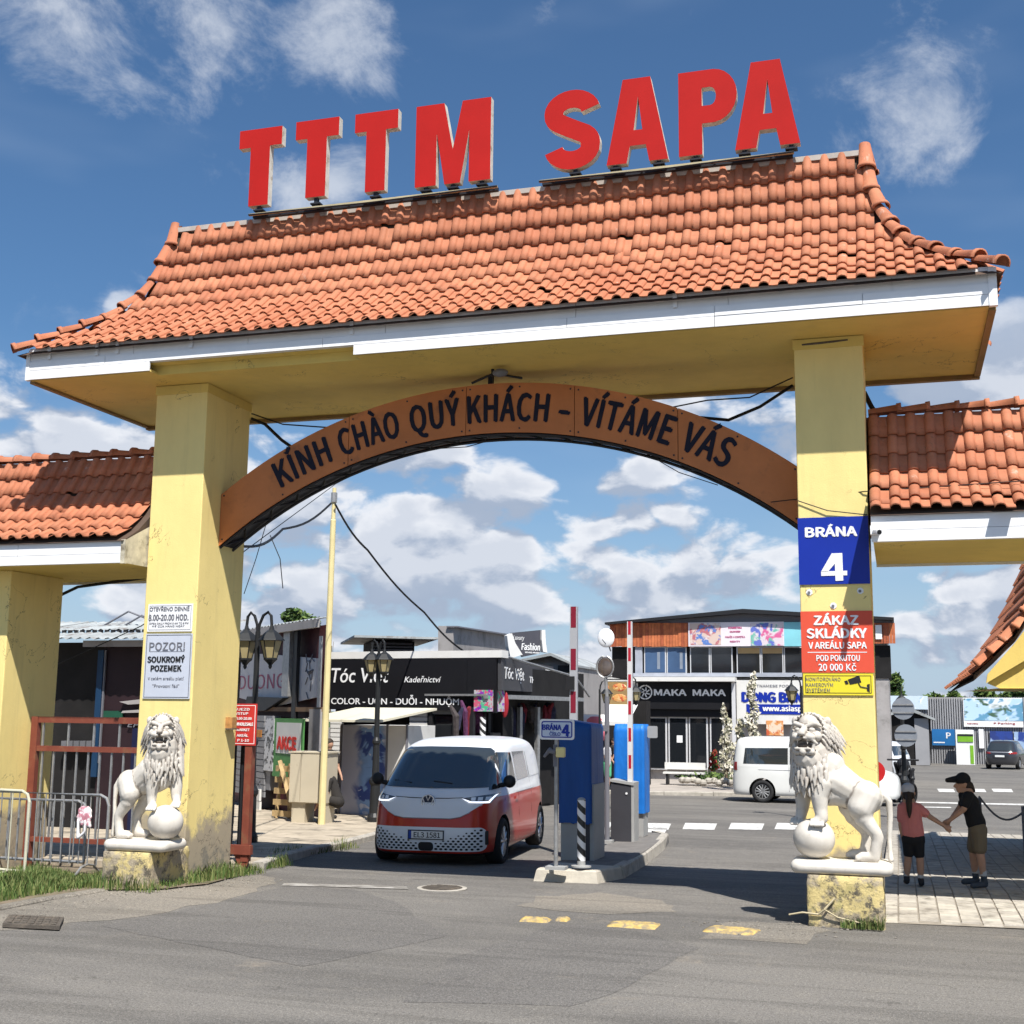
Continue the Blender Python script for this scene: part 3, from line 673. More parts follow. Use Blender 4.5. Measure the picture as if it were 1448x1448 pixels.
def emit_tiles(cands, parent, limit=300, name='roof_tile', me=None, stuffname='roof_tiles'):
    me = me or TILE
    sc = sorted(range(len(cands)), key=lambda i: -screen_area(cands[i][0])); rest = MB()
    inv = WM[parent.name].inverted()
    for n, i in enumerate(sc):
        M = cands[i][0]
        if n < limit and screen_area(M) > 0:
            o = bpy.data.objects.new(name, me); COL.objects.link(o); o.parent = parent; o.matrix_local = inv@M
        else: rest.add([M@Vector(v) for v in TV], TF)
    if rest.v: rest.build(stuffname, M_TILE, parent, kind='stuff')
main = Slope((0, RIDGE_Y, 0), (1, 0, 0), (0, -1, 0), PROF); H = PROF[-1][0]
def edge(h): t = xf(float(np.interp(h, [q[0] for q in PROF], [q[1] for q in PROF]))); return RL+(EXL-RL)*t, RR_+(EXR-RR_)*t
c = []; lay_tiles(main, EXL, EXR, edge, 9, ROOF, c, skip={(8, 7), (2, 51), (5, 38), (7, 22), (4, 44), (1, 34)}); emit_tiles(c, ROOF, 292)
c = []
bk = Slope((0, RIDGE_Y, 0), (-1, 0, 0), (0, 1, 0), PROF); lay_tiles(bk, -EXR, -EXL, lambda h: (-edge(h)[1], -edge(h)[0]), 9, ROOF, c)
for sx, base, out in ((1, RR_, (1, 0, 0)), (-1, RL, (-1, 0, 0))):
    K = (abs(EXR-RR_) if sx > 0 else abs(EXL-RL))/H
    SP = [(xf(z)*H*K, z) for h, z in PROF]; sl = Slope((base, RIDGE_Y, 0), (0, sx, 0), out, SP); lay_tiles(sl, -H, H, lambda h, SP=SP: (-float(np.interp(h, [q[0] for q in SP], [q[0] for q in PROF])), float(np.interp(h, [q[0] for q in SP], [q[0] for q in PROF]))), 9, ROOF, c)
emit_tiles(c, ROOF, 0, stuffname='rear_roof_tiles')
# hip and ridge caps
def cap_mesh():
    q = MB(); L = .36; n = 9; vs = []
    for (s, r) in ((0, .068), (L-.05, .092), (L-.05, .108), (L, .112), (L, .094)):
        for j in range(n): th = math.pi*(j/(n-1))*1.1-.05*math.pi; vs.append((r*math.cos(th), s, r*math.sin(th)*.85))
    q.add(vs, [(i*n+j, i*n+j+1, (i+1)*n+j+1, (i+1)*n+j) for i in range(4) for j in range(n-1)])
    return q.mesh('ridge_tile', M_TILE, smooth=True)
CAP = cap_mesh()
def caps_along(pts, parent, step=.31, lift=.02, jit=.02, me=None, skip=()):
    pts = [Vector(p) for p in pts]; seg = [0]
    for a, b in zip(pts[:-1], pts[1:]): seg.append(seg[-1]+(b-a).length)
    def P(t): return Vector([float(np.interp(t, seg, [p[i] for p in pts])) for i in range(3)])
    n = int((seg[-1]-.30)/step); inv = WM[parent.name].inverted()
    for i in range(n+1):
        if i in skip: continue
        a = P(i*step); b = P(min(i*step+.3, seg[-1]));
        if (b-a).length < .1: a = P(seg[-1]-.3); b = P(seg[-1])
        d = (b-a).normalized(); r = Vector((0, 0, 1)).cross(d)*-1; r.normalize(); nn = r.cross(d); nn = nn if nn.z > 0 else -nn; r = d.cross(nn)
        p = a+nn*(lift+rr.uniform(-.005, .008))
        M = Matrix(((r.x, d.x, nn.x, p.x), (r.y, d.y, nn.y, p.y), (r.z, d.z, nn.z, p.z), (0, 0, 0, 1)))@Matrix.Rotation(rr.uniform(-jit, jit), 4, 'Z')@Matrix.Rotation(rr.uniform(-jit, jit)+.04, 4, 'X')
        o = bpy.data.objects.new('ridge_tile', me or CAP); COL.objects.link(o); o.parent = parent; o.matrix_local = inv@M
for sx, xr, ex in ((1, RR_, EXR), (-1, RL, EXL)):
    for sy in (-1, 1):
        pts = [(xr+(ex-xr)*xf(z), RIDGE_Y+sy*h, z+.035) for h, z in PROF]; pts[-1] = (pts[-1][0]-sx*.02, pts[-1][1]-sy*.0, pts[-1][2]+.0)
        pts[0] = (pts[0][0], pts[0][1], pts[0][2]+.05)
        caps_along(pts, ROOF, jit=.06)
# ridge: plain mortar top between the two hips
q = MB(); q.box(RL+.05, RR_-.02, RIDGE_Y-.06, RIDGE_Y+.06, 8.55, 8.615); q.build('ridge_board', mat('mortar', (.42, .38, .34), .9, var=.2), ROOF)
# ---- arch
def circ(x0, z0, xm, zm, x1, z1):
    A = np.array([[2*(xm-x0), 2*(zm-z0)], [2*(x1-x0), 2*(z1-z0)]]); b = np.array([xm*xm-x0*x0+zm*zm-z0*z0, x1*x1-x0*x0+z1*z1-z0*z0])
    c = np.linalg.solve(A, b); return c[0], c[1], math.hypot(x0-c[0], z0-c[1])
AY0, AY1 = 14.35, 14.75
AX0, AX1 = PL[0][1], PL[1][0]
cxo, czo, ro = circ(AX0, 4.774, -4.62, 6.02, AX1, 4.79)
cxi, czi, ri = circ(AX0, 4.10, -4.68, 5.40, AX1, 4.12)
def zo(x): return czo+math.sqrt(ro*ro-(x-cxo)**2)
def zi(x): return czi+math.sqrt(ri*ri-(x-cxi)**2)
joints = [AX0, -6.55, -4.98, -3.60, -2.35, AX1]
for a, b in zip(joints[:-1], joints[1:]):
    n = 12; xs = [a+.004+(b-a-.008)*i/n for i in range(n+1)]; q = MB()
    vs = [(x, AY0, zi(x)) for x in xs]+[(x, AY0, zo(x)) for x in xs]+[(x, AY0+.02, zi(x)) for x in xs]+[(x, AY0+.02, zo(x)) for x in xs]; m = n+1
    fs = [(i, i+1, m+i+1, m+i) for i in range(n)]+[(m+i, m+i+1, 3*m+i+1, 3*m+i) for i in range(n)]+[(2*m+i, 2*m+i+1, i+1, i) for i in range(n)]+[(0, m, 3*m, 2*m), (n, 2*m+n, 3*m+n, m+n)]
    q.add(vs, fs); p = q.build('arch_panel', M_ARCH, GR)
    q = MB()
    for x in (a+.05, (a+b)/2, b-.05):
        for z in (zi(x)+.05, zo(x)-.05): q.cyl((x, AY0, z), (x, AY0-.006, z), .012, n=6)
    q.build('screw', M_DARK, p)
n = 40; xs = [AX0+(AX1-AX0)*i/n for i in range(n+1)]; q = MB(); m = n+1
vs = [(x, AY0+.022, zi(x)+.015) for x in xs]+[(x, AY0+.022, zo(x)-.01) for x in xs]+[(x, AY1, zi(x)+.015) for x in xs]+[(x, AY1, zo(x)-.01) for x in xs]
q.add(vs, [(m+i, m+i+1, 3*m+i+1, 3*m+i) for i in range(n)]+[(2*m+i, 2*m+i+1, 3*m+i+1, 3*m+i) for i in range(n)]); q.build('arch_back', M_ARCH, GR)
q = MB(); q.add([(x, AY0+.03, zi(x)+.02) for x in xs]+[(x, AY1-.01, zi(x)+.02) for x in xs], [(i, i+1, m+i+1, m+i) for i in range(n)])
for k in range(0, n, 2):   # open truss under the arch
    x0, x1 = xs[k], xs[k+1]; q.tube([(x0, AY0+.04, zi(x0)), (x1, AY1-.04, zi(x1)), (xs[min(k+2, n)], AY0+.04, zi(xs[min(k+2, n)]))], .012, 4)
q.tube([(x, AY0+.05, zi(x)-.012) for x in xs], .02, 5); q.tube([(x, AY1-.03, zi(x)-.012) for x in xs], .02, 5)
q.build('arch_underside', M_DARK, GR)
frA = Fr((0, AY0, 0))
def arc_text(s, xa, xb, h, off=.0):
    # text follows the arch: x along, y radial; baseline between the two curves
    xm = (xa+xb)/2; W = xb-xa
    def A(x, y):
        X = xm+x; zb = zi(X)+(zo(X)-zi(X)-h)/2+off; dx = 1e-3
        sl = ((zi(X+dx)+zo(X+dx))-(zi(X-dx)+zo(X-dx)))/2/(2*dx); L = math.hypot(1, sl); nx, nz = -sl/L, 1/L
        return (X+nx*y, zb+nz*y)
    text(s, frA, 0, 0, h, M_NAVY, GR, w=.003, width=W, bold=.022, arc=A, ext=.004, name='arch_lettering', spacing=1.04)
hh = .335
for s, a, b in (('KÍNH', 400, 470), ('CHÀO', 486, 566), ('QUÝ', 584, 650), ('KHÁCH', 663, 773), ('-', 790, 802), ('VÍTÁME', 820, 944), ('VÁS', 961, 1025)):
    yy = {400: 660, 486: 628, 584: 592, 663: 583, 790: 585, 820: 592, 961: 630}[a]
    y2 = {400: 640, 486: 605, 584: 583, 663: 582, 790: 585, 820: 612, 961: 648}[a]
    arc_text(s, at(a, yy, AY0).x, at(b, y2, AY0).x, hh if s != '-' else .335)
for x in (-7.1, -4.72, -2.9):
    q = MB(); q.box(x-.03, x+.03, 14.5, 14.56, 5.9 if x > -5 and x < -4 else zo(x)-.1, 6.17); q.build('arch_hanger', M_DARK, GR) if -5 < x < -4 else None
# ---- rooftop letters
M_RED = mat('sign_red', (.41, .014, .012), .7, var=.06, scale=2, dirt=(.34, .02, .018), dscale=1.5, dlo=.6, dhi=.8, spec=.12)
M_CREAM = mat('letter_return', (.62, .58, .50), .6, var=.15, scale=6, dirt=(.35, .28, .2), dscale=7)
def ring(cx, cy, rx, ry, a0, a1, n=10): return [(cx+rx*math.cos(R(a0+(a1-a0)*i/n)), cy+ry*math.sin(R(a0+(a1-a0)*i/n))) for i in range(n+1)]
def gT(w=.66, h=1.1, s=.30, b=.26): return [[(w/2-s/2, 0), (w/2+s/2, 0), (w/2+s/2, h-b), (w, h-b), (w, h), (0, h), (0, h-b), (w/2-s/2, h-b)]], []
def gM(w=1.06, h=1.1): return [[(0, 0), (.30, 0), (.30, .70), (.42, 0), (.64, 0), (.76, .70), (.76, 0), (w, 0), (w, h), (.66, h), (.53, .46), (.40, h), (0, h)]], []
def gA(w=.82, h=1.1): return [[(0, 0), (.27, 0), (.315, .22), (.525, .22), (.57, 0), (w, 0), (.59, h), (.22, h)]], [[(.365, .42), (.48, .42), (.425, .86)]]
def gP(w=.72, h=1.1):
    o = [(0, 0), (.29, 0), (.29, .40)]+[(.42, .40)]+ring(.42, .75, .30, .35, -85, 88, 12)+[(.40, h), (0, h)]
    i = [(.29, .63)]+ring(.39, .75, .075, .12, -88, 88, 8)+[(.29, .87)]
    return [o], [i]
def gS(w=.78, h=1.1):
    # one thick stroke along a centre line
    cl = ring(.39, .80, .245, .185, 8, 180, 12)+ring(.39, .77, .245, .16, 180, 228, 4)[1:]
    cl2 = [(p[0], p[1]) for p in ring(.39, .335, .245, .19, 45, 0, 4)]+ring(.39, .30, .245, .185, 0, -172, 12)[1:]
    pts = cl+[(.39, .56)]+cl2; out = []; inn = []
    P = [Vector(p) for p in pts]; t = .128
    for i, p in enumerate(P):
        d = (P[min(i+1, len(P)-1)]-P[max(i-1, 0)]).normalized(); nn = Vector((-d.y, d.x)); k = t*(1.0 if 3 < i < len(P)-4 else .98)
        out.append(tuple(p+nn*k)); inn.append(tuple(p-nn*k))
    return [out+inn[::-1]], []
def letter(fr, glyph, x0, x1, z0, z1, parent, posts, depth=.105):
    polys, holes = glyph; bm = bmesh.new()
    ax = [p[0] for q in polys for p in q]; ay = [p[1] for q in polys for p in q]; mx, Mx, my, My = min(ax), max(ax), min(ay), max(ay)
    f = lambda p: Vector((x0+(p[0]-mx)/(Mx-mx)*(x1-x0), z0+(p[1]-my)/(My-my)*(z1-z0)))
    rings = [[f(p) for p in q] for q in polys+holes]
    cu = bpy.data.curves.new('g', 'CURVE'); cu.dimensions = '2D'; cu.fill_mode = 'BOTH'; cu.extrude = depth/2
    for q in rings:
        sp = cu.splines.new('POLY'); sp.points.add(len(q)-1); sp.use_cyclic_u = True
        for i, p in enumerate(q): sp.points[i].co = (p.x, p.y, 0, 1)
    o = bpy.data.objects.new('g', cu); me = bpy.data.meshes.new_from_object(evaluate([o])); bpy.data.objects.remove(o)
    body = MB(); face = MB(); T = [fr.p(v.co.x, v.co.y, v.co.z) for v in me.vertices]
    body.add(T, [tuple(p.vertices) for p in me.polygons]); b = body.build('letter', M_CREAM, parent)
    fv = [(i, v) for i, v in enumerate(me.vertices) if v.co.z > 0]; ids = {i: k for k, (i, v) in enumerate(fv)}
    face.add([fr.p(v.co.x, v.co.y, v.co.z+.004) for i, v in fv], [tuple(ids[i] for i in p.vertices) for p in me.polygons if all(i in ids for i in p.vertices)]); face.build('face', M_RED, b)
    q = MB()
    for x in posts: q.fbox(fr, x-.025, x+.025, 8.60, z0+.08, -.03, .03); q.fbox(fr, x-.07, x+.07, 8.64, 8.66, -.05, .05)
    q.build('post', M_DARK, b)
frL = Fr((0, 14.4, 0))
def xz(px, py, Y=14.32): p = at(px, py, Y); return p.x, p.z
SG1 = thing('rooftop_sign', 'row of three red T letters and an M on posts, left half of the ridge', 'sign', (-6.4, 14.4, 8.62))
SG2 = thing('rooftop_sign', 'row of red letters beginning with a round S, right half of the ridge', 'sign', (-2.4, 14.4, 8.62))
for g, a, b, top, bot, sg, posts in [(gT(), 336, 396, 181, 289, SG1, [.5]), (gT(), 416, 477, 168, 277, SG1, [.5]), (gT(), 500, 561, 157, 269, SG1, [.5]), (gM(), 587, 693, 143, 258, SG1, [.14, .5, .88]),
        (gS(), 769, 848, 126, 238, SG2, [.55]), (gA(), 857, 944, 109, 228, SG2, [.14, .84]), (gP(), 959, 1042, 97, 216, SG2, [.28]), (gA(), 1038, 1130, 84, 206, SG2, [.14, .86])]:
    xa, _ = xz(a, (top+bot)/2); xb, _ = xz(b, (top+bot)/2); za = xz((a+b)/2, bot)[1]; zb = xz((a+b)/2, top)[1]
    letter(frL, g, xa, xb, za, zb, sg, [xa+(xb-xa)*t for t in posts])
for sg, a, b in ((SG1, -8.13, -4.62), (SG2, -4.07, -.94)):
    M_CRM = mat('cream_rail', (.42, .36, .22), .6, var=.2)
    q = MB(); q.box(a, b, 14.36, 14.39, 8.585, 8.612); q.build('rail', M_CRM if sg == SG1 else M_CRM, sg)
    q = MB(); q.box(a+.02, b-.02, 14.44, 14.50, 8.58, 8.63)
    for i in range(14): x = a+(b-a)*(i+.3)/14; q.tube([(x, 14.38, 8.59), (x+.12, 14.44, 8.60)], .006, 4)
    q.tube([(a, 14.36, 8.595), ((a+b)/2, 14.37, 8.58), (b, 14.36, 8.60)], .012, 5); q.build('rear_rail', M_DARK, sg)
# ---- side wings
PW = [(0, 5.36), (.10, 5.12), (.28, 4.80), (.50, 4.52), (.78, 4.28), (1.10, 4.10)]
def wing(x0, x1, label, pillar, cut):
    w = thing('gate_wing', label, 'gate wing', ((x0+x1)/2, 14.5, 0), group='low tiled wings beside the main gate')
    rf = deck(PW, 14.5, x0, x1, x0, x1, name='roof', parent=w)
    sl = Slope((0, 14.5, 0), (1, 0, 0), (0, -1, 0), PW); c = []
    lay_tiles(sl, x0, x1, lambda h: (x0-.05, x1+.05), 6, rf, c, skip=cut); emit_tiles(c, rf, 300)
    c = []; sb = Slope((0, 14.5, 0), (-1, 0, 0), (0, 1, 0), PW); lay_tiles(sb, -x1, -x0, lambda h: (-x1-.05, -x0+.05), 6, rf, c); emit_tiles(c, rf, 0, stuffname='rear_roof_tiles')
    caps_along([(x1, 14.5, 5.40), (x0, 14.5, 5.40)] if x0 < -5 else [(x0, 14.5, 5.40), (x1, 14.5, 5.40)], rf, .31, .0, .02)
    zs = 3.80
    q = MB(); q.box(x0+.02, x1-.02, 13.5, 15.5, zs+.0, zs+.03); q.build('soffit', M_YEL2, w)
    q = MB(); q.box(x0+.02, x1-.02, 13.46, 13.5, zs+.001, 4.09); q.box(x0+.02, x1-.02, 15.46, 15.5, zs-.03, 4.09); q.build('fascia_backing', M_WHITE, w)
    xs = [x0]; 
    while xs[-1] < x1-2.2: xs.append(xs[-1]+2.1+rr.uniform(-.2, .2))
    xs.append(x1)
    for (z0, z1) in ((zs, zs+.12), (zs+.12, zs+.27)):
        for a, b in zip(xs[:-1], xs[1:]): q = MB(); q.box(a+.003, b-.003, 13.435, 13.458, z0+.002, z1-.002); q.build('fascia_board', M_WHITE, w)
    if pillar: q = MB(); q.box(pillar[0], pillar[1], 13.9, 15.0, -.25, zs); q.build('pillar', M_YEL, w, bevel=.012)
    return w
WL = wing(-15.0, -9.12, 'left gate wing, low orange tile roof with white fascia beside the left pillar', (-12.05, -11.13), {(3, 22)})
WR = wing(-.20, 3.9, 'right gate wing, low orange tile roof with white fascia beside the right pillar', (3.0, 3.8), {(1, 0), (0, 6)})
q = MB(); q.add([(-9.12, 13.44, 3.8), (-9.09, 14.3, 3.8), (-9.09, 14.3, 4.5), (-9.12, 13.44, 4.08)], [(0, 1, 2, 3)]); q.box(-9.16, -9.10, 13.42, 13.47, 3.79, 4.09); q.build('end_board', mat('weathered_board', (.55, .50, .38), .8, var=.25, scale=6, dirt=(.2, .17, .12), dscale=5), WL)
# ================================================================ LIONS
def marble(nm='white_stone', c1=(.62, .58, .515), c2=(.51, .465, .40)):
    m = bpy.data.materials.new(nm); m.use_nodes = True; k, b = mnodes(m)
    tc = k.new('ShaderNodeTexCoord').outputs['Object']; ge = k.new('ShaderNodeNewGeometry')
    c = k.mix(k.ramp(k.noise(tc, 5, 5, .6), .4, .75), c1, c2)
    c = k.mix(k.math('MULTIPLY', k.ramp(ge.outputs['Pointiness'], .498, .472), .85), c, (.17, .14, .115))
    c = k.mix(k.math('MULTIPLY', k.ramp(k.noise(tc, 22, 6, .7), .58, .75), .35), c, (.36, .32, .27))
    k.l.new(c, b.inputs['Base Color']); b.inputs['Roughness'].default_value = .62; b.inputs['Specular IOR Level'].default_value = .35
    bn = k.new('ShaderNodeBump'); bn.inputs['Strength'].default_value = .12; bn.inputs['Distance'].default_value = .01; k.l.new(k.noise(tc, 90, 4), bn.inputs['Height']); k.l.new(bn.outputs[0], b.inputs['Normal'])
    return m
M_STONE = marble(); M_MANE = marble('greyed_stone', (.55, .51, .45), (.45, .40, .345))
def ped_mat():
    m = bpy.data.materials.new('pedestal_plaster'); m.use_nodes = True; k, b = mnodes(m)
    tc = k.new('ShaderNodeTexCoord').outputs['Object']
    n = k.noise(tc, 4.2, 8, .68); c = k.mix(k.ramp(n, .43, .55), (.60, .48, .21), (.36, .30, .21))
    c = k.mix(k.ramp(k.noise(tc, 8, 8, .78), .49, .60), c, (.11, .095, .07))
    c = k.mix(k.math('MULTIPLY', k.ramp(k.noise(tc, 3, 6), .56, .72), .55), c, (.16, .19, .05))
    k.l.new(c, b.inputs['Base Color']); b.inputs['Roughness'].default_value = .9
    bn = k.new('ShaderNodeBump'); bn.inputs['Strength'].default_value = .7; bn.inputs['Distance'].default_value = .03
    k.l.new(k.noise(tc, 11, 8, .7), bn.inputs['Height']); k.l.new(bn.outputs[0], b.inputs['Normal']); return m
M_PED = ped_mat()
def lion(label, sx, loc, rz, headturn, both, hl=.51):
    """lion facing local -x (sx=1) ; y<0 is the viewer's side. local origin = middle of slab top. both: both forepaws on the ball"""
    t = thing('lion_statue', label, 'statue', loc, rz)
    V = Vector
    def P(x, y, z): return V((x*sx, y, z))
    body = MB()
    def ch(pts, rs, n=14): body.chain([P(*p) for p in pts], rs, n)
    # trunk : deep chest to rump
    ch([(-.17, 0, .80), (-.04, 0, .76), (.12, 0, .665), (.27, 0, .60)], [.195, .190, .160, .150])
    ch([(-.20, 0, .72), (-.10, 0, .67)], [.165, .16]); ch([(-.02, 0, .66), (.15, 0, .60)], [.15, .12])
    ch([(-.19, 0, .95), (-.12, 0, .90)], [.19, .18])
    # haunches and hind legs (near and far)
    for y, dx in ((-.115, .0), (.115, -.10)):
        ch([(.25+dx*.4, y*.7, .63), (.20+dx, y, .52), (.22+dx, y*1.05, .42)], [.15, .135, .095])
        ch([(.22+dx, y*1.05, .42), (.335+dx, y*1.1, .27), (.345+dx, y*1.1, .20)], [.088, .062, .056])
        ch([(.345+dx, y*1.1, .22), (.315+dx, y*1.1, .06)], [.056, .055])
        ch([(.315+dx, y*1.1, .045), (.20+dx, y*1.1, .045)], [.052, .05])
        for k in (-1.5, -.5, .5, 1.5): body.ell(P(.155+dx, y*1.1+k*.024, .036), .034, .017, .032, 8, 6)
        body.ell(P(.375+dx, y*1.1, .235), .035, .03, .045, 8, 6)
    # fore legs
    if both:
        legs = [(-.115, (-.14, .42), (-.125, -.10)), (.13, (-.30, .42), (-.36, .06))]
        ch([(-.16, -.12, .72), (-.15, -.135, .60), (-.145, -.13, .50)], [.12, .085, .068]); ch([(-.145, -.13, .50), (-.155, -.14, .405)], [.066, .056])
        paw1 = P(-.19, -.16, .385); ch([(-.155, -.14, .405), (-.20, -.165, .385)], [.055, .046])
        ch([(-.30, .10, .74), (-.35, .10, .60), (-.375, .08, .48)], [.12, .085, .066]); ch([(-.375, .08, .48), (-.42, .03, .42)], [.064, .05])
        toes = [(-.20, -.17, .375, -1.0), (-.445, .0, .405, -.6)]
        BC, BR = P(-.32, -.05, .195), (.235, .20, .195)
    else:
        ch([(-.17, -.12, .74), (-.20, -.135, .62), (-.19, -.135, .50)], [.115, .088, .072]); ch([(-.19, -.135, .50), (-.175, -.15, .405)], [.070, .060])
        ch([(-.175, -.15, .40), (-.21, -.16, .385)], [.058, .05])
        ch([(-.30, .10, .74), (-.37, .10, .60), (-.38, .10, .48)], [.115, .085, .066]); ch([(-.38, .10, .48), (-.40, .08, .39)], [.064, .054])
        toes = [(-.225, -.165, .37, -.9), (-.43, .06, .36, -.5)]
        BC, BR = P(-.265, -.03, .195), (.205, .20, .195)
    for (x, y, z, a) in toes:
        for k in (-1.5, -.5, .5, 1.5):
            dxk = k*.030
            body.cap(P(x+dxk, y-.01, z+.01), P(x+dxk*1.25, y-.055, z-.030), .024, .021, 8)
    # tail : out from the rump, down to the slab
    tail = [(.34, 0, .64), (.42, 0, .635), (.465, 0, .57), (.47, 0, .42), (.455, 0, .22), (.46, -.02, .08), (.465, -.04, .02)] if not both else [(.35, -.02, .68), (.43, -.02, .66), (.48, -.03, .58), (.475, -.04, .42), (.455, -.06, .25), (.46, -.06, .10), (.46, -.06, .03)]
    ch(tail, [.052, .036, .034, .030, .026, .026, .03], 10)
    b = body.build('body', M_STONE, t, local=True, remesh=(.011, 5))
    # ---- head, built facing -y in its own frame then turned
    HC_ = P(-.265, -.05, 1.20) if not both else P(-.20, -.05, 1.20)
    rot = Matrix.Rotation(headturn, 3, 'Z')@Matrix.Rotation(R(-4), 3, 'X')@Matrix.Diagonal((1.09, 1.09, 1.09)); h = MB()
    def W(x, y, z): return HC_+rot@V((x, y, z))
    def E(x, y, z, rx, ry, rz): h.ell(W(x, y, z), rx, ry, rz, 14, 10, rot=rot)
    def C(a, b_, ra, rb): h.cap(W(*a), W(*b_), ra, rb, 10)
    E(0, .02, .02, .165, .17, .18)             # skull
    E(0, -.05, .11, .10, .09, .085)            # forehead
    for s in (-1, 1):
        E(s*.085, -.11, -.005, .062, .055, .05)  # cheek bone
        E(s*.058, -.185, -.018, .055, .045, .036)  # muzzle lobe
        C((s*.018, -.155, .082), (s*.095, -.145, .105), .020, .026); C((s*.095, -.145, .105), (s*.135, -.10, .085), .024, .014)  # brow
        E(s*.068, -.145, .050, .030, .026, .020)   # eye
        C((s*.035, -.17, .022), (s*.11, -.14, .018), .012, .014)
        C((s*.02, -.225, -.028), (s*.085, -.20, -.040), .012, .014)  # upper lip curl
        C((s*.085, -.20, -.040), (s*.118, -.155, -.075), .014, .015)
        C((s*.095, -.165, -.075), (s*.085, -.165, -.135), .017, .018)  # corner of mouth
        C((s*.045, -.205, -.045), (s*.05, -.205, -.085), .010, .004)  # fangs
        E(s*.155, .00, .135, .038, .026, .045)   # ear
        for kk in range(3): C((s*.06, -.222+kk*.006, -.012-kk*.014), (s*.112, -.180+kk*.006, -.006-kk*.018), .006, .005)
    C((0, -.15, .06), (0, -.225, .020), .034, .036)  # nose bridge
    E(0, -.238, .010, .037, .022, .022)        # nose
    C((-.075, -.165, -.150), (.075, -.165, -.150), .034, .034); C((0, -.14, -.155), (0, -.185, -.150), .045, .040)  # lower jaw
    C((-.07, -.20, -.125), (.07, -.20, -.125), .013, .013)  # lower lip
    for s in (-1, 1): C((s*.05, -.20, -.125), (s*.05, -.205, -.098), .009, .003)
    E(0, -.10, -.125, .06, .07, .018)          # tongue
    # ---- mane: overlapping flame-shaped locks
    rr_ = random.Random(11 if both else 12)
    E(0, .06, -.03, .20, .16, .22); 
    h.cap(HC_+V((0, .03, -.15)), P(-.19, 0, .86), .205, .19, 14); h.cap(HC_+rot@V((0, -.05, -.20)), P(-.23, -.06, .90), .15, .14, 14)
    def lock(a, d, L, r, bend):
        a = V(a); d = V(d).normalized(); p = a; pts = [p]; rs = [r*.7]; n = 5
        for i in range(1, n+1):
            f = i/n; dd = (d+V(bend)*f).normalized(); p = p+dd*(L/n); pts.append(p); rs.append(r*(1.05-.9*f**1.6) if f > .2 else r)
        h.chain(pts, rs, 7)
    for ring_, (rad, zoff, yoff, n, L, r) in enumerate([(.150, .05, -.07, 25, .12, .016), (.172, .03, -.03, 25, .13, .018), (.188, .0, .02, 25, .15, .021), (.198, -.02, .07, 25, .16, .023), (.19, -.03, .13, 21, .17, .025)]):
        for i in range(n):
            a = math.pi*(-.38+1.76*i/(n-1)) if True else 0
            cx, cz = math.cos(a), math.sin(a)
            if cz < -.55: continue
            base = W(rad*cx, yoff, zoff+rad*1.06*cz)
            d = rot@V((cx*.55, .45, cz*.25-.42)); bend = V((0, 0, -1.0))
            lock(base, d, L*rr_.uniform(.85, 1.2), r*rr_.uniform(.85, 1.1), bend)
    # beard and chest locks, hanging in tiers down over the breast
    for tier in range(8):
        z = 1.075-tier*.05; n = 12+tier % 2; rad = .180+.014*min(tier, 3)-.018*max(tier-5, 0)
        for i in range(n):
            a = -math.pi/2+headturn*.75+(i-(n-1)/2)*(3.9/n)+rr_.uniform(-.05, .05)
            cx = HC_.x*(.85)+P(-.02, 0, 0).x; cyy = .0
            p = V((cx+math.cos(a)*rad*.93, cyy+math.sin(a)*rad*.98, z+rr_.uniform(-.015, .015)))
            lock(p, (math.cos(a)*.38, math.sin(a)*.38, -1), rr_.uniform(.11, .16), rr_.uniform(.020, .029), (-.35*math.cos(a)+rr_.uniform(-.25, .25), -.2*math.sin(a), -.4))
    # back of the mane falling on the shoulders
    for tier in range(5):
        for i in range(7):
            a = math.pi/2*(.1)+i*math.pi*.8/6+(0 if sx > 0 else 0); z = 1.16-tier*.075
            p = V((HC_.x+math.cos(a)*(.17+.008*tier)*1.0, .03+math.sin(a)*.18, z)); lock(p, (math.cos(a)*.5, math.sin(a)*.4, -.8), .17, .036, (0, 0, -.6))
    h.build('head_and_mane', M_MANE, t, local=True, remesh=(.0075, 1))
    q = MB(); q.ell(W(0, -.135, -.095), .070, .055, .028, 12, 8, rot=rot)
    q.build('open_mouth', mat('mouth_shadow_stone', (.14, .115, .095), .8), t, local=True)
    q = MB(); q.ell(BC, BR[0], BR[1], BR[2], 36, 24); q.build('ball', M_STONE, t, local=True, smooth=True)
    q = MB(); q.box(-hl+.07, hl-.07, -.22, .22, -.125, .0); rp = []
    for (sx_, sy_, a0) in ((1, 1, 0), (-1, 1, 90), (-1, -1, 180), (1, -1, 270)):
        for k in range(4): an = R(a0+k*30); rp.append((sx_*(hl-.13)+.075*math.cos(an)-.0, sy_*(.29-.10)+.05*math.sin(an), -.0625))
    q.chain([V(p) for p in rp+rp[:1]], [.0625]*(len(rp)+1), 12)
    for x in (-hl+.13, -.2, 0, .2, hl-.13): q.chain([V((x, -.2, -.0625)), V((x, .2, -.0625))], [.0625]*2)
    q.build('slab', M_STONE, t, local=True, remesh=(.012, 4))
    return t
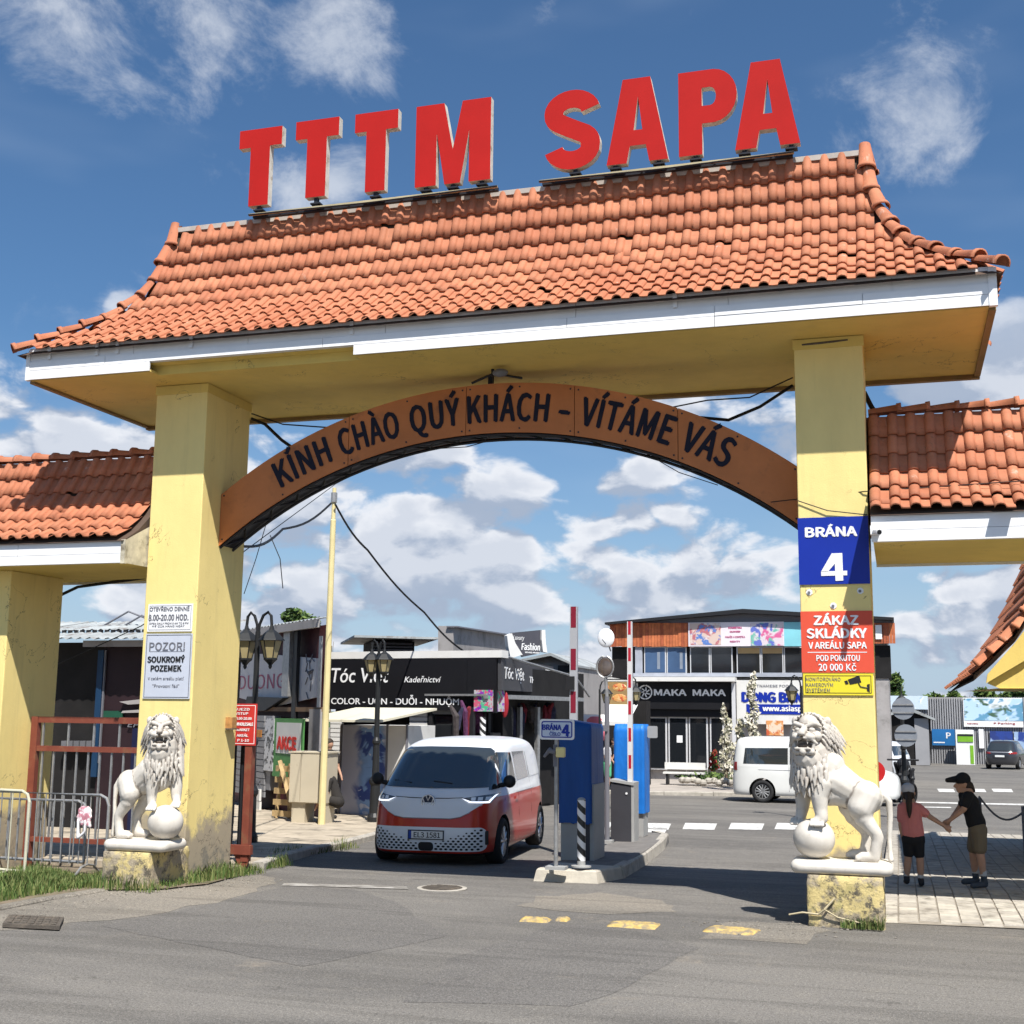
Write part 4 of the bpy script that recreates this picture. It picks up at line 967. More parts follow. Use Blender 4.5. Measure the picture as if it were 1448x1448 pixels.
def pedestal(label, x0, x1, y0, y1, zt, mats):
    bm = bmesh.new(); bmesh.ops.create_cube(bm, size=1); bmesh.ops.subdivide_edges(bm, edges=bm.edges[:], cuts=7, use_grid_fill=True); rr = random.Random(int(abs(x0)*10))
    for v in bm.verts:
        x = x0+(v.co.x+.5)*(x1-x0); y = y0+(v.co.y+.5)*(y1-y0); z = -.15+(v.co.z+.5)*(zt+.15); j = .010
        v.co = Vector((x+rr.uniform(-j, j), y+rr.uniform(-j, j), z+(rr.uniform(-j, j) if z < zt-.05 else 0)))
    me = bpy.data.meshes.new('stone_pedestal'); bm.to_mesh(me); bm.free(); me.materials.append(mats); o = link('stone_pedestal', me); me.polygons.foreach_set('use_smooth', [True]*len(me.polygons))
    b = o.modifiers.new('bevel', 'BEVEL'); b.width = .01; b.limit_method = 'ANGLE'; b.angle_limit = R(50)
    return tag(o, label, 'pedestal', 'crumbling pedestals under the lions')
def slab_z(px, py, Y): return at(px, py, Y).z
a = at(1122, 1240, 13.12); b_ = at(1261, 1240, 13.12)
ztop = slab_z(1190, 1217, 13.15)
pedestal('mouldy yellow pedestal with a floodlight at its foot, under the right lion', at(1142, 1270, 13.0).x, at(1250, 1270, 13.0).x, 12.98, 13.88, ztop-.128, M_PED)
LR = lion('white stone lion with one paw on a ball in front of the right pillar', 1, ((a.x+b_.x)/2, 13.27, ztop), R(0), R(-19), False, .485)
ztl = slab_z(200, 1187, 13.0); xl_ = at(143, 1195, 12.84).x
pedestal('yellow mossy pedestal under the left lion beside the grass', at(144, 1230, 12.84).x, at(210, 1230, 12.84).x, 12.84, 13.70, ztl-.128, M_PED)
LL = lion('white stone lion with both forepaws on a ball in front of the left pillar', -1, (xl_+.40, 13.12, ztl), R(0), R(26), True, .47); LL.scale = (.87, .95, 1)
# ================================================================ VEHICLES
M_GLASS = mat('car_glass', (.028, .034, .036), .03, var=0, spec=.9, coat=.6)
M_TYRE = mat('tyre_rubber', (.022, .022, .023), .85, var=.2, scale=20)
M_RIM = mat('alloy_rim', (.55, .55, .56), .35, metal=.7, var=.1)
M_BLK = mat('black_plastic', (.018, .018, .02), .5, var=0)
M_WPAINT = mat('white_car_paint', (.70, .72, .75), .3, var=.02, coat=.35)
M_VWHITE = mat('white_van_paint', (.72, .72, .69), .3, var=.05, scale=1, coat=.5)
M_RPAINT = mat('red_car_paint', (.46, .030, .014), .28, var=.03, coat=.25, spec=.3)
M_LAMP = mat('lamp_clear', (.80, .82, .85), .15, var=0, coat=1)
M_PLATE = mat('plate_white', (.7, .7, .68), .5, var=0); M_PBLUE = mat('plate_blue', (.02, .06, .32), .5, var=0)
class Body:
    "horizontal slices: (z, x_front, x_rear, halfwidth, exponent front, exponent rear)"
    def __init__(s, sl, M=96):
        zs = [q[0] for q in sl]; s.sl = sl; s.q = MB(); s.M = M; s.nz = len(sl)
        for z, xf, xr, w, nf, nr in sl:
            cx = (xf+xr)/2; a = (xr-xf)/2
            for j in range(M):
                th = 2*math.pi*j/M; c, sn = math.cos(th), math.sin(th); n = nf if c < 0 else nr
                s.q.v.append((cx+a*math.copysign(abs(c)**(2/n), c), w*math.copysign(abs(sn)**(2/n), sn), z))
        for i in range(s.nz-1):
            for j in range(M): s.q.f.append((i*M+j, i*M+(j+1) % M, (i+1)*M+(j+1) % M, (i+1)*M+j)); s.q.m.append(0)
        s.q.f += [tuple(range(M-1, -1, -1)), tuple(range((s.nz-1)*M, s.nz*M))]; s.q.m += [0, 0]
        s.bvh = BVHTree.FromPolygons([Vector(v) for v in s.q.v], s.q.f)
    def cast(s, o, d):
        h = s.bvh.ray_cast(Vector(o), Vector(d)); return (h[0], h[1]) if h[0] else (None, None)
    def panel(s, side, pts, m, name, parent, off=.010, step=.04, smooth=True):
        "flat outline projected on the body. side 'F': (y,z); 'R': (y,z) from behind; 'L'/'+' : (x,z) from +y ; '-' from -y; 'T' (x,y)"
        bm = bmesh.new(); vs = [bm.verts.new((p[0], p[1], 0)) for p in pts]; f = bm.faces.new(vs)
        ax = [p[0] for p in pts]; ay = [p[1] for p in pts]
        for lo, hi, no in ((min(ax), max(ax), (1, 0, 0)), (min(ay), max(ay), (0, 1, 0))):
            k = int((hi-lo)/step)
            for i in range(1, k+1):
                c = lo+(hi-lo)*i/(k+1); bmesh.ops.bisect_plane(bm, geom=bm.verts[:]+bm.edges[:]+bm.faces[:], plane_co=(c*no[0], c*no[1], 0), plane_no=no)
        bmesh.ops.triangulate(bm, faces=[f for f in bm.faces if len(f.verts) > 4])
        for v in bm.verts:
            a, b = v.co.x, v.co.y
            o, d = {'F': ((-3, a, b), (1, 0, 0)), 'R': ((9, a, b), (-1, 0, 0)), '+': ((a, 3, b), (0, -1, 0)), '-': ((a, -3, b), (0, 1, 0)), 'T': ((a, b, 4), (0, 0, -1))}[side]
            h, n = s.cast(o, d)
            if h is None: h, n, _, _ = s.bvh.find_nearest(Vector(o)+Vector(d)*3)
            v.co = h-Vector(d)*off
        bmesh.ops.recalc_face_normals(bm, faces=bm.faces[:]); me = bpy.data.meshes.new(name); bm.to_mesh(me); bm.free(); me.materials.append(m)
        me.polygons.foreach_set('use_smooth', [smooth]*len(me.polygons)); return link(name, me, parent)
    def build(s, parent, mats, zsplit, wheels, wr, name='body'):
        def mi(f):
            z = sum(s.q.v[i][2] for i in f)/len(f); return sum(z > q for q in zsplit)
        s.q.m = [mi(f) for f in s.q.f]
        me = s.q.mesh(name, mats, smooth=True); o = bpy.data.objects.new('tmp', me); cut = []
        for x in wheels:
            q = MB(); q.cyl((x, -1.3, wr[1]), (x, 1.3, wr[1]), wr[0], n=28, m=0); cm = q.mesh('c', M_BLK); c = bpy.data.objects.new('c', cm); cut.append(c)
            b = o.modifiers.new('b', 'BOOLEAN'); b.operation = 'DIFFERENCE'; b.object = c; b.solver = 'EXACT'
            try: b.material_mode = 'TRANSFER'
            except Exception: pass
        n = bpy.data.meshes.new_from_object(evaluate([o]+cut)); n.name = name
        for x in [o]+cut: bpy.data.objects.remove(x)
        n.polygons.foreach_set('use_smooth', [True]*len(n.polygons))
        r = link(name, n, parent); e = r.modifiers.new('e', 'EDGE_SPLIT'); e.split_angle = R(35); return r
def lerp_slices(keys, n):
    zs = [k[0] for k in keys]; out = []
    for i in range(n):
        t = i/(n-1)*(len(keys)-1); a = min(int(t), len(keys)-2); f = t-a
        def cr(j):
            p0, p1, p2, p3 = (keys[max(a-1, 0)][j], keys[a][j], keys[a+1][j], keys[min(a+2, len(keys)-1)][j]); m1 = (p2-p0)/2; m2 = (p3-p1)/2
            return (2*f**3-3*f*f+1)*p1+(f**3-2*f*f+f)*m1+(-2*f**3+3*f*f)*p2+(f**3-f*f)*m2
        out.append(tuple(cr(j) for j in range(6)))
    return out
def wheel(parent, x, y, r, w=.22, sp=5, rim=None, side=1):
    o = bpy.data.objects.new('wheel', None); COL.objects.link(o); o.parent = parent; o.empty_display_size = .1; WM[o.name] = Matrix.Identity(4)
    q = MB(); n = 32; prof = [(r*.66, -w/2), (r*.93, -w/2), (r, -w*.34), (r, w*.34), (r*.93, w/2), (r*.66, w/2)]
    vs = [(x+rad*math.cos(2*math.pi*j/n), y+yy, r+rad*math.sin(2*math.pi*j/n)) for rad, yy in prof for j in range(n)]; k = len(prof)
    q.add(vs, [(i*n+j, i*n+(j+1) % n, ((i+1) % k)*n+(j+1) % n, ((i+1) % k)*n+j) for i in range(k) for j in range(n)]); q.build('tyre', M_TYRE, o, local=True, smooth=True)
    q = MB(); yo = y+side*w*.40
    q.add([(x+rad*math.cos(2*math.pi*j/n), yy, r+rad*math.sin(2*math.pi*j/n)) for rad, yy in ((r*.67, yo+side*.01), (r*.60, yo+side*.012), (r*.58, yo-side*.06)) for j in range(n)], [(i*n+j, i*n+(j+1) % n, (i+1)*n+(j+1) % n, (i+1)*n+j) for i in range(2) for j in range(n)])
    for s_ in range(sp):
        a = 2*math.pi*s_/sp+.3
        for da, wd in ((-.12, .035), (.12, .035)):
            ca, sa = math.cos(a+da), math.sin(a+da); cb, sb = math.cos(a+da*2.2), math.sin(a+da*2.2)
            q.cap((x+ca*.05, yo, r+sa*.05), (x+cb*r*.6, yo, r+sb*r*.6), wd*.8, wd*.6, 6)
    q.cyl((x, yo-side*.03, r), (x, yo+side*.02, r), .06, n=12); q.build('rim', rim or M_RIM, o, local=True)
    q = MB(); q.cyl((x, yo-side*.07, r), (x, yo-side*.06, r), r*.62, n=24); q.build('brake_shadow', M_BLK, o, local=True)
    return o
# ---------------- two-tone electric van, faces the camera
VD = Vector((.085, -1, 0)).normalized()     # heading
vf = gnd(627, 1222); vx, vy = -6.74, 17.95
VAN = thing('electric_van', 'red and white electric van with headlights on driving out under the gate', 'van', (vx, vy, gz(19.4)), math.atan2(-VD.y, -VD.x))
keys = [(.20, .10, 4.60, .90, 5.2, 6), (.26, .03, 4.68, .965, 5.2, 6), (.45, .0, 4.71, .99, 5.2, 6), (.72, .02, 4.71, .99, 5.2, 6), (.95, .07, 4.70, .985, 5.1, 6), (1.08, .14, 4.68, .968, 5, 6),
        (1.20, .27, 4.66, .945, 4.9, 6), (1.40, .56, 4.62, .905, 4.9, 6), (1.60, .86, 4.56, .865, 4.9, 6), (1.75, 1.10, 4.48, .825, 4.8, 5), (1.84, 1.36, 4.38, .775, 4, 4), (1.90, 1.60, 4.2, .66, 3.4, 3.4), (1.93, 2.0, 3.9, .42, 3, 3), (1.937, 2.4, 3.5, .2, 3, 3)]
VB = Body(lerp_slices(keys, 66), 120)
WX = (.93, 3.92); WRAD = .36
VB.build(VAN, [M_BLK, M_RPAINT, M_WPAINT, M_BLK], (.235, 1.055), WX, (.41, .365))
Vp = VB.panel
def sym(pts): return pts+[(-x, y) for x, y in pts[::-1]]
Vp('F', sym([(0, .715), (.42, .72), (.62, .79), (.80, .93), (.955, 1.075)][:]+[(.955, 1.10), (0, 1.10)][:0])+[] if False else [(-.93, 1.07), (-.78, .955), (-.62, .845), (-.50, .785), (-.36, .758), (.36, .758), (.50, .785), (.62, .845), (.78, .955), (.93, 1.07)], M_WPAINT, 'front_panel', VAN, .012)
def trimline(side, pts, w, m, name, parent, B=VB, off=.008):
    q = MB(); P = []
    for a, b in pts:
        o, d = {'F': ((-3, a, b), (1, 0, 0)), '+': ((a, 3, b), (0, -1, 0)), '-': ((a, -3, b), (0, 1, 0)), 'R': ((9, a, b), (-1, 0, 0))}[side]
        h, n = B.cast(o, d)
        if h: P.append(h-Vector(d)*off)
    q.tube(P, w, 6); return q.build(name, m, parent, local=True)
M_TRIM = mat('bright_trim', (.42, .42, .43), .3, metal=.6, var=0)
trimline('F', [(-.91, 1.05), (-.78, .948), (-.62, .838), (-.50, .778), (-.36, .751), (0, .750), (.36, .751), (.50, .778), (.62, .838), (.78, .948), (.91, 1.05)], .007, M_TRIM, 'trim_strip', VAN, off=.0)
Vp('F', [(-.82, 1.205), (0, 1.19), (.82, 1.205), (.87, 1.24), (.80, 1.50), (.73, 1.74), (.66, 1.785), (.3, 1.80), (-.3, 1.80), (-.66, 1.785), (-.73, 1.74), (-.80, 1.50), (-.87, 1.24)], M_GLASS, 'windscreen', VAN, .016)
q = MB()
for y in (-.30, .34):
    h0, _ = VB.cast((-3, y, 1.26), (1, 0, 0)); h1, _ = VB.cast((-3, y+.30, 1.29), (1, 0, 0)); q.tube([h0+Vector((-.02, 0, 0)), h1+Vector((-.02, 0, 0))], .010, 5)
q.build('wiper', M_BLK, VAN, local=True)
for sgn, sd in ((1, '+'), (-1, '-')):
    Vp(sd, [(.50, 1.16), (1.02, 1.19), (1.02, 1.60), (.93, 1.56)], M_GLASS, 'quarter_window', VAN, .006)
    Vp(sd, [(1.07, 1.19), (1.93, 1.22), (1.93, 1.70), (1.30, 1.72), (1.10, 1.64)], M_GLASS, 'door_window', VAN, .006)
    Vp(sd, [(2.05, 1.24), (3.0, 1.26), (2.95, 1.70), (2.05, 1.71)], mat('grey_reflection', (.30, .31, .33), .15, var=0, coat=1), 'side_panel', VAN, .004)  # grey trapezoid: reflection on the van's side put into the panel colour
    Vp(sd, [(3.1, 1.26), (4.2, 1.28), (4.1, 1.68), (3.05, 1.70)], M_WPAINT, 'side_panel', VAN, .006)
    for x in (1.04, 2.0, 3.05):
        trimline(sd, [(x, .32+(.2 if x < 1.1 else 0)), (x, .7), (x, 1.0), (x, 1.3), (x, 1.7)], .004, M_BLK, 'door_seam', VAN, off=-.001)
    trimline(sd, [(.30, 1.04), (.8, 1.06), (2, 1.06), (3.2, 1.06), (4.5, 1.06)], .006, M_TRIM, 'trim_strip', VAN, off=0)
    Vp(sd, [(1.70, 1.0), (1.90, 1.0), (1.90, .96), (1.70, .96)], M_RPAINT, 'door_handle', VAN, .02)
    q = MB(); q.ell((.90, sgn*1.06, 1.28), .065, .10, .10, 16, 10); q.cap((.92, sgn*.93, 1.22), (.91, sgn*1.05, 1.24), .04, .03, 8); q.build('wing_mirror', M_BLK, VAN, local=True, smooth=True)
    # headlight: dark housing and bright running strip
    hl = Vp('F', [(sgn*.50, 1.055), (sgn*.64, .985), (sgn*.885, .975), (sgn*.935, 1.11), (sgn*.78, 1.095)], mat('headlight_dark', (.10, .11, .13), .1, var=.5, scale=30, coat=1), 'headlight', VAN, .020, .03)
    VB.panel('F', [(sgn*.50, 1.058), (sgn*.63, .988), (sgn*.87, .978), (sgn*.925, 1.10), (sgn*.905, 1.09), (sgn*.855, 1.005), (sgn*.645, 1.012)], mat('running_light', (.85, .88, .92), .2, var=0, emit=(.75, .8, .9)), 'running_light', hl, .027, .03)
    for yy in (.67, .76, .85): VB.panel('F', [(sgn*(yy-.03), 1.02), (sgn*(yy+.03), 1.02), (sgn*(yy+.03), 1.07), (sgn*(yy-.03), 1.07)], M_LAMP, 'lens', hl, .025, .03)
    trimline('F', [(sgn*.10, 1.045), (sgn*.30, 1.048), (sgn*.52, 1.058)], .009, M_BLK, 'light_strip', VAN)
    for j, x in enumerate(WX): wheel(VAN, x, sgn*.865, WRAD, .235, 5, side=sgn)
# bumper panel, dark honeycomb openings, plate, badge
def rrect(x0, x1, y0, y1, r, n=5):
    out = []
    for cx, cy, a in ((x1-r, y1-r, 0), (x0+r, y1-r, 90), (x0+r, y0+r, 180), (x1-r, y0+r, 270)): out += [(cx+r*math.cos(R(a+90*i/n)), cy+r*math.sin(R(a+90*i/n))) for i in range(n+1)]
    return out
bp = Vp('F', rrect(-.86, .86, .27, .625, .09), M_WPAINT, 'bumper_panel', VAN, .012)
gq = MB()
def dia(y, z, a, b, off=.020):
    P = []
    for dy, dz in ((-a, 0), (-a*.5, -b), (a*.5, -b), (a, 0), (a*.5, b), (-a*.5, b)):
        h, n = VB.cast((-3, y+dy, z+dz), (1, 0, 0)); P.append(h+Vector((-off, 0, 0)))
    gq.add(P, [tuple(range(6))])
for row in range(8):
    z = .305+row*.040
    for k in range(-11, 12):
        y = (k+(.5 if row % 2 else 0))*.076
        if abs(y) > .82 or (abs(y) < .15 and z < .40): continue
        lim = .345+.0+.30*(abs(y)/.82)**1.5+.03
        if z > lim: continue
        s_ = 1.0 if z < lim-.05 else .7
        dia(y, z, .030*s_*(1-.35*abs(y)), .0145*s_)
gq.build('grille_openings', M_BLK, bp, local=True, kind='stuff')
for sgn in (-1, 1): Vp('F', rrect(sgn*.86-.018, sgn*.86+.018, .36, .57, .012), M_BLK, 'air_slot', bp, .020)
VB.panel('F', rrect(-.115, .115, .275, .405, .05), M_BLK, 'radar_panel', bp, .026)
pf, _ = VB.cast((-3, 0, .50), (1, 0, 0)); PX = pf.x-.02
plate = bpy.data.objects.new('number_plate', None); COL.objects.link(plate); plate.parent = VAN; WM[plate.name] = Matrix.Identity(4)
q = MB(); q.box(PX-.012, PX+.03, -.26, .26, .455, .565); q.build('plate', M_PLATE, plate, local=True); q = MB(); q.box(PX-.014, PX-.002, .22, .262, .453, .567); q.build('blue_band', M_PBLUE, plate, local=True); q = MB(); q.box(PX-.008, PX+.03, -.275, .275, .44, .58); q.build('plate_frame', M_BLK, plate, local=True)
VAN.scale = (1, 1, .975)
frP = Fr((PX-.013, 0, 0), (0, -1, 0)); text('EL3 1581', frP, .02, .510, .075, M_BLK, plate, width=.40, bold=.01, ext=.002)
bx, _ = VB.cast((-3, 0, .98), (1, 0, 0)); frB = Fr((bx.x-.006, 0, 0), (0, -1, 0))
bd = bpy.data.objects.new('badge', None); COL.objects.link(bd); bd.parent = VAN; WM[bd.name] = Matrix.Identity(4)
q = MB(); q.poly(frB, ring(0, 1.0, .105, .105, 0, 360, 28)[:-1], -.03, .004); q.build('badge_disc', mat('badge_navy', (.02, .03, .06), .3, var=0), bd, local=True)
q = MB(); q.tube([frB.p(x, y, .010) for x, y in ring(0, 1.0, .098, .098, 0, 360, 28)], .010, 6)
for pts in ([(-.035, 1.085), (0, 1.012), (.035, 1.085)], [(-.082, 1.045), (-.038, .925), (0, .985), (.038, .925), (.082, 1.045)]):
    q.tube([frB.p(x, y, .010) for x, y in pts], .0095, 6)
q.build('badge_letters', mat('badge_silver', (.75, .76, .78), .25, metal=.4, var=0), bd, local=True)
# ================================================================ SIGNS ON THE PILLARS
M_SBLUE = mat('sign_blue', (.008, .028, .30), .4, var=.05); M_SWHITE = mat('sign_white', (.78, .78, .78), .45, var=.04, dirt=(.6, .6, .58), dscale=3, dlo=.6)
M_SRED = mat('sign_orange_red', (.66, .085, .045), .45, var=.04); M_SYEL = mat('sign_yellow', (.75, .62, .04), .45, var=.04)
M_SGREY = mat('sign_grey', (.50, .53, .60), .45, var=.05); M_INK = mat('ink_black', (.02, .02, .022), .5, var=0); M_INKG = mat('ink_grey', (.16, .16, .18), .5, var=0)
M_INKR = mat('ink_darkred', (.35, .02, .02), .5, var=0)
def prect(fr_y, x0, y0, x1, y1):
    a = at(x0, (y0+y1)/2, fr_y); b = at(x1, (y0+y1)/2, fr_y); t = at((x0+x1)/2, y0, fr_y); d = at((x0+x1)/2, y1, fr_y)
    return a.x, b.x, d.z, t.z
def wsign(label, x0, y0, x1, y1, Y, m, lines, border=None, name='wall_sign', group=None, th=.012, cat='sign', parent=None):
    fr = Fr((0, Y, 0)); A = prect(Y, x0, y0, x1, y1)
    t = parent or thing(name, label, cat, ((A[0]+A[1])/2, Y, A[2]), group=group)
    q = MB(); q.box(A[0], A[1], Y, Y+th, A[2], A[3]); q.build('board', m, t)
    if border:
        bm, ins, w = border; q = MB(); a0, a1, b0, b1 = A[0]+ins, A[1]-ins, A[2]+ins, A[3]-ins
        for r_ in ((a0, a1, b0, b0+w), (a0, a1, b1-w, b1), (a0, a0+w, b0+w, b1-w), (a1-w, a1, b0+w, b1-w)): q.fbox(fr, *r_, .0005, .002)
        q.build('border', bm, t)
    for s_, cx, cy, hp, wp, mm, bo in lines:
        c = at(cx, cy, Y); k = (at(cx, cy-hp/2, Y)-at(cx, cy+hp/2, Y)).z; W = (at(cx+wp/2, cy, Y)-at(cx-wp/2, cy, Y)).x if wp else None
        text(s_, fr, c.x, c.z, k, mm, t, w=.001, width=W, bold=bo, ext=.003)
    return t
YS = 13.884
wsign('blue gate sign reading BRÁNA 4 high on the right pillar', 1129, 731, 1229, 826, YS, M_SBLUE, [('BRÁNA', 1175, 752, 13, 72, M_SWHITE, .035), ], th=.014)
fr4 = Fr((0, YS, 0)); F4 = lambda x, y: (at(x, y, YS).x, at(x, y, YS).z)
for pts in ([(1176, 782.5), (1191, 782), (1192.5, 821), (1181.5, 821.5), (1180.5, 797)], [(1161, 808), (1198, 807), (1198, 813.5), (1161.3, 814.5)], [(1161, 808.5), (1176, 782.5), (1180.6, 797), (1171, 808.3)]):
    q4 = MB(); q4.poly(fr4, [F4(*p) for p in pts][::-1], .0008+.0004*len(pts), .003+.0005*len(pts)); q4.build('numeral', M_SWHITE, [o for o in COL.objects if o.name.startswith('wall_sign')][0])
rs = wsign('orange red no dumping sign with white Czech text on the right pillar', 1133, 864, 1235, 951, YS, M_SRED, [('ZÁKAZ', 1182, 877, 12.5, 62, M_SWHITE, .03), ('SKLÁDKY', 1183, 895.5, 13, 84, M_SWHITE, .03), ('V AREÁLU SAPA', 1184, 912.5, 9, 82, M_SWHITE, .02), ('POD POKUTOU', 1185, 930.5, 8, 61, M_SWHITE, .02), ('20 000 Kč', 1184, 943.5, 9.5, 53, M_SWHITE, .03)])
c1, c2 = at(1142, 922.5, YS), at(1226, 922.5, YS); q = MB(); q.box(c1.x, c2.x, YS-.002, YS, c1.z-.004, c1.z+.004); q.build('line', M_SWHITE, rs)
ys = wsign('small yellow camera surveillance sign under the red one', 1136, 952.5, 1235, 983, YS, M_SYEL, [('MONITOROVÁNO', 1164, 960.5, 5, 49, M_INKG, 0), ('KAMEROVÝM', 1159, 968.5, 5, 38, M_INKG, 0), ('SYSTÉMEM', 1157, 976, 5, 33, M_INKG, 0)], border=(M_INK, .02, .006))
frs = Fr((0, YS, 0)); q = MB(); P = lambda x, y: (at(x, y, YS).x, at(x, y, YS).z)
q.poly(frs, [P(1199, 961), P(1215, 955), P(1218, 965), P(1202, 968)], .001, .004); q.poly(frs, [P(1194, 963), P(1198, 962), P(1200, 967), P(1196, 968)], .001, .004)
q.tube([frs.p(*P(1214, 966), .003), frs.p(*P(1217, 971), .003), frs.p(*P(1227, 973), .003)], .006, 5); q.poly(frs, [P(1226, 968), P(1230, 967), P(1230, 979), P(1226, 977)], .001, .004); q.build('camera_symbol', M_INK, ys)
for i, (x, y) in enumerate([(1144, 838), (1216, 836), (1178, 857)]):
    p = at(x, y, 13.9); t = thing('wall_bolt', ['old bolt with torn paint below the blue sign, left of the pair', 'old bolt with torn paint below the blue sign, right of the pair', 'old bolt just above the orange red sign'][i], 'bolt', tuple(p))
    q = MB(); q.rev((p.x, p.y, p.z), [(.001, 0)], 3); q = MB(); q.cyl((p.x, 13.90, p.z), (p.x, 13.885, p.z), .016, n=8); q.build('bolt_head', M_INKG, t); q = MB(); q.cyl((p.x+.004, 13.90, p.z+.004), (p.x+.004, 13.894, p.z+.004), .036, n=7); q.build('paint_scar', M_SWHITE, t)
wsign('white opening hours sign above the grey one on the left pillar', 209, 854, 272, 893, YS, M_SWHITE, [('OTEVŘENO DENNĚ', 240, 861, 5.5, 56, M_INKG, .005), ('8.00-20.00 HOD.', 238.5, 873, 8, 56, M_INKG, .02), ('OPEN DAILY FROM 8 AM TO 8 PM', 239, 881.5, 2.6, 55, M_INKG, 0), ('MỞ CỬA HÀNG NGÀY', 238, 885.5, 2.6, 46, M_INKG, 0)], border=(M_INKG, .02, .005))
gs = wsign('grey POZOR private property sign on the left pillar', 204, 896, 270, 988, YS, M_SGREY, [('POZOR!', 236.5, 914, 11, 50, M_INKG, .01), ('SOUKROMÝ', 235, 932.5, 8, 52, M_INK, .03), ('POZEMEK', 235, 945, 8, 43, M_INK, .03), ('V celém areálu platí', 234.5, 959.5, 4, 51, M_INKG, 0), ('"Provozní řád"', 234.5, 970, 4.4, 38, M_INKG, 0)], border=(M_INK, .015, .006))
c1, c2 = at(211, 921.5, YS), at(261, 920, YS); q = MB(); q.box(c1.x, c2.x, YS-.002, YS, c1.z-.003, c1.z+.003); q.build('line', M_INKG, gs)
# slot and scars on the pillar tops
p0 = at(1134, 488, 13.9); p1 = at(1199, 484, 13.9); t = MB(); t.tube([(p0.x, 13.895, p0.z), (p0.x+.2, 13.89, p0.z+.005), (p1.x, 13.895, p0.z+.02)], .014, 5); tag(t.build('iron_bracket', M_IRON), 'rusty iron bracket at the top of the right pillar', 'bracket')
# lamp box on the inner face of the left pillar
p = atx(322, 1022, -8.339); t = thing('wall_lamp', 'rusty orange box lamp on the side of the left pillar', 'lamp box', tuple(p)); q = MB(); q.box(-8.339, -8.24, p.y-.06, p.y+.06, p.z-.07, p.z+.07); q.build('housing', mat('rust_orange', (.40, .20, .07), .7, var=.3, scale=20), t); q = MB(); q.box(-8.33, -8.21, p.y-.075, p.y+.075, p.z-.085, p.z-.07); q.build('hood', M_IRON, t)
# floodlight by the right pedestal
p = gnd(1162, 1303); t = thing('floodlight', 'small dark floodlight on the ground by the right pedestal', 'floodlight', tuple(p)); q = MB()
q.add([(p.x-.10, p.y+.0, .02), (p.x+.10, p.y-.0, .02), (p.x+.10, p.y+.12, .02), (p.x-.10, p.y+.12, .02), (p.x-.075, p.y+.06, .15), (p.x+.085, p.y+.06, .15), (p.x+.085, p.y+.11, .15), (p.x-.075, p.y+.11, .15)], [(0, 1, 5, 4), (1, 2, 6, 5), (2, 3, 7, 6), (3, 0, 4, 7), (4, 5, 6, 7)]); q.build('housing', M_DARK, t)
q = MB(); q.box(p.x-.13, p.x+.11, p.y-.03, p.y+.02, 0, .02); q.tube([(p.x+.11, p.y+.01, .02), (p.x+.16, p.y+.09, .09), (p.x+.1, p.y+.1, .1)], .008, 5); q.build('bracket', M_DARK, t); q = MB(); q.box(p.x-.05, p.x+.02, p.y-.002, p.y+.012, .04, .075); q.build('plate', mat('dull_alu', (.35, .35, .35), .5, metal=.5), t)
q = MB(); q.tube([(p.x-.28, 12.965, .10), (p.x-.15, 12.95, .13), (p.x, 12.95, .12), (p.x+.06, 12.93, .17), (p.x+.16, 12.96, .28)], .010, 6); q.tube([(p.x+.06, 12.93, .17), (p.x+.18, 12.955, .10), (p.x+.42, 12.95, .055)], .008, 6); q.build('cable', mat('cable_yellowed', (.45, .38, .24), .6), t)

# ================================================================ RED FENCE, CROWD BARRIERS
M_RFR = mat('red_oxide', (.20, .055, .035), .55, var=.15, scale=6, dirt=(.2, .09, .05), dscale=6)
M_GALV = mat('galvanised_steel', (.34, .34, .34), .45, metal=.55, var=.2, scale=12); M_CREAMP = mat('cream_tube', (.52, .50, .38), .6, var=.12)
FY = 14.5; fx0, fx1 = at(46, 1100, FY).x, -9.10; zt, zm, zb = at(100, 1018, FY).z, at(100, 1059, FY).z, at(100, 1192, FY).z
F_ = thing('red_fence', 'red framed steel railing between the two left pillars', 'fence', (fx0, FY, gz(FY)))
for (a, b) in ((zt-.04, zt+.04), (zm-.035, zm+.035)): q = MB(); q.box(fx0+.05, fx1, FY-.03, FY+.03, a, b); q.build('rail', M_RFR, F_)
q = MB(); q.box(fx0-.05, fx0+.05, FY-.04, FY+.04, gz(FY), zt+.04); q.build('post', M_RFR, F_); q = MB(); q.box(fx0+.05, fx1, FY-.03, FY+.03, zb, zb+.06); q.build('rail', M_RFR, F_)
for i in range(4): x = at(61+i*36, 1040, FY).x; q = MB(); q.box(x-.012, x+.012, FY-.012, FY+.012, zm+.035, zt-.04); q.build('bar', M_GALV, F_)
for i in range(10): x = fx0+.13+i*(fx1-fx0-.16)/10; q = MB(); q.box(x-.011, x+.011, FY-.011, FY+.011, zb+.06, zm-.035); q.build('bar', M_GALV, F_)
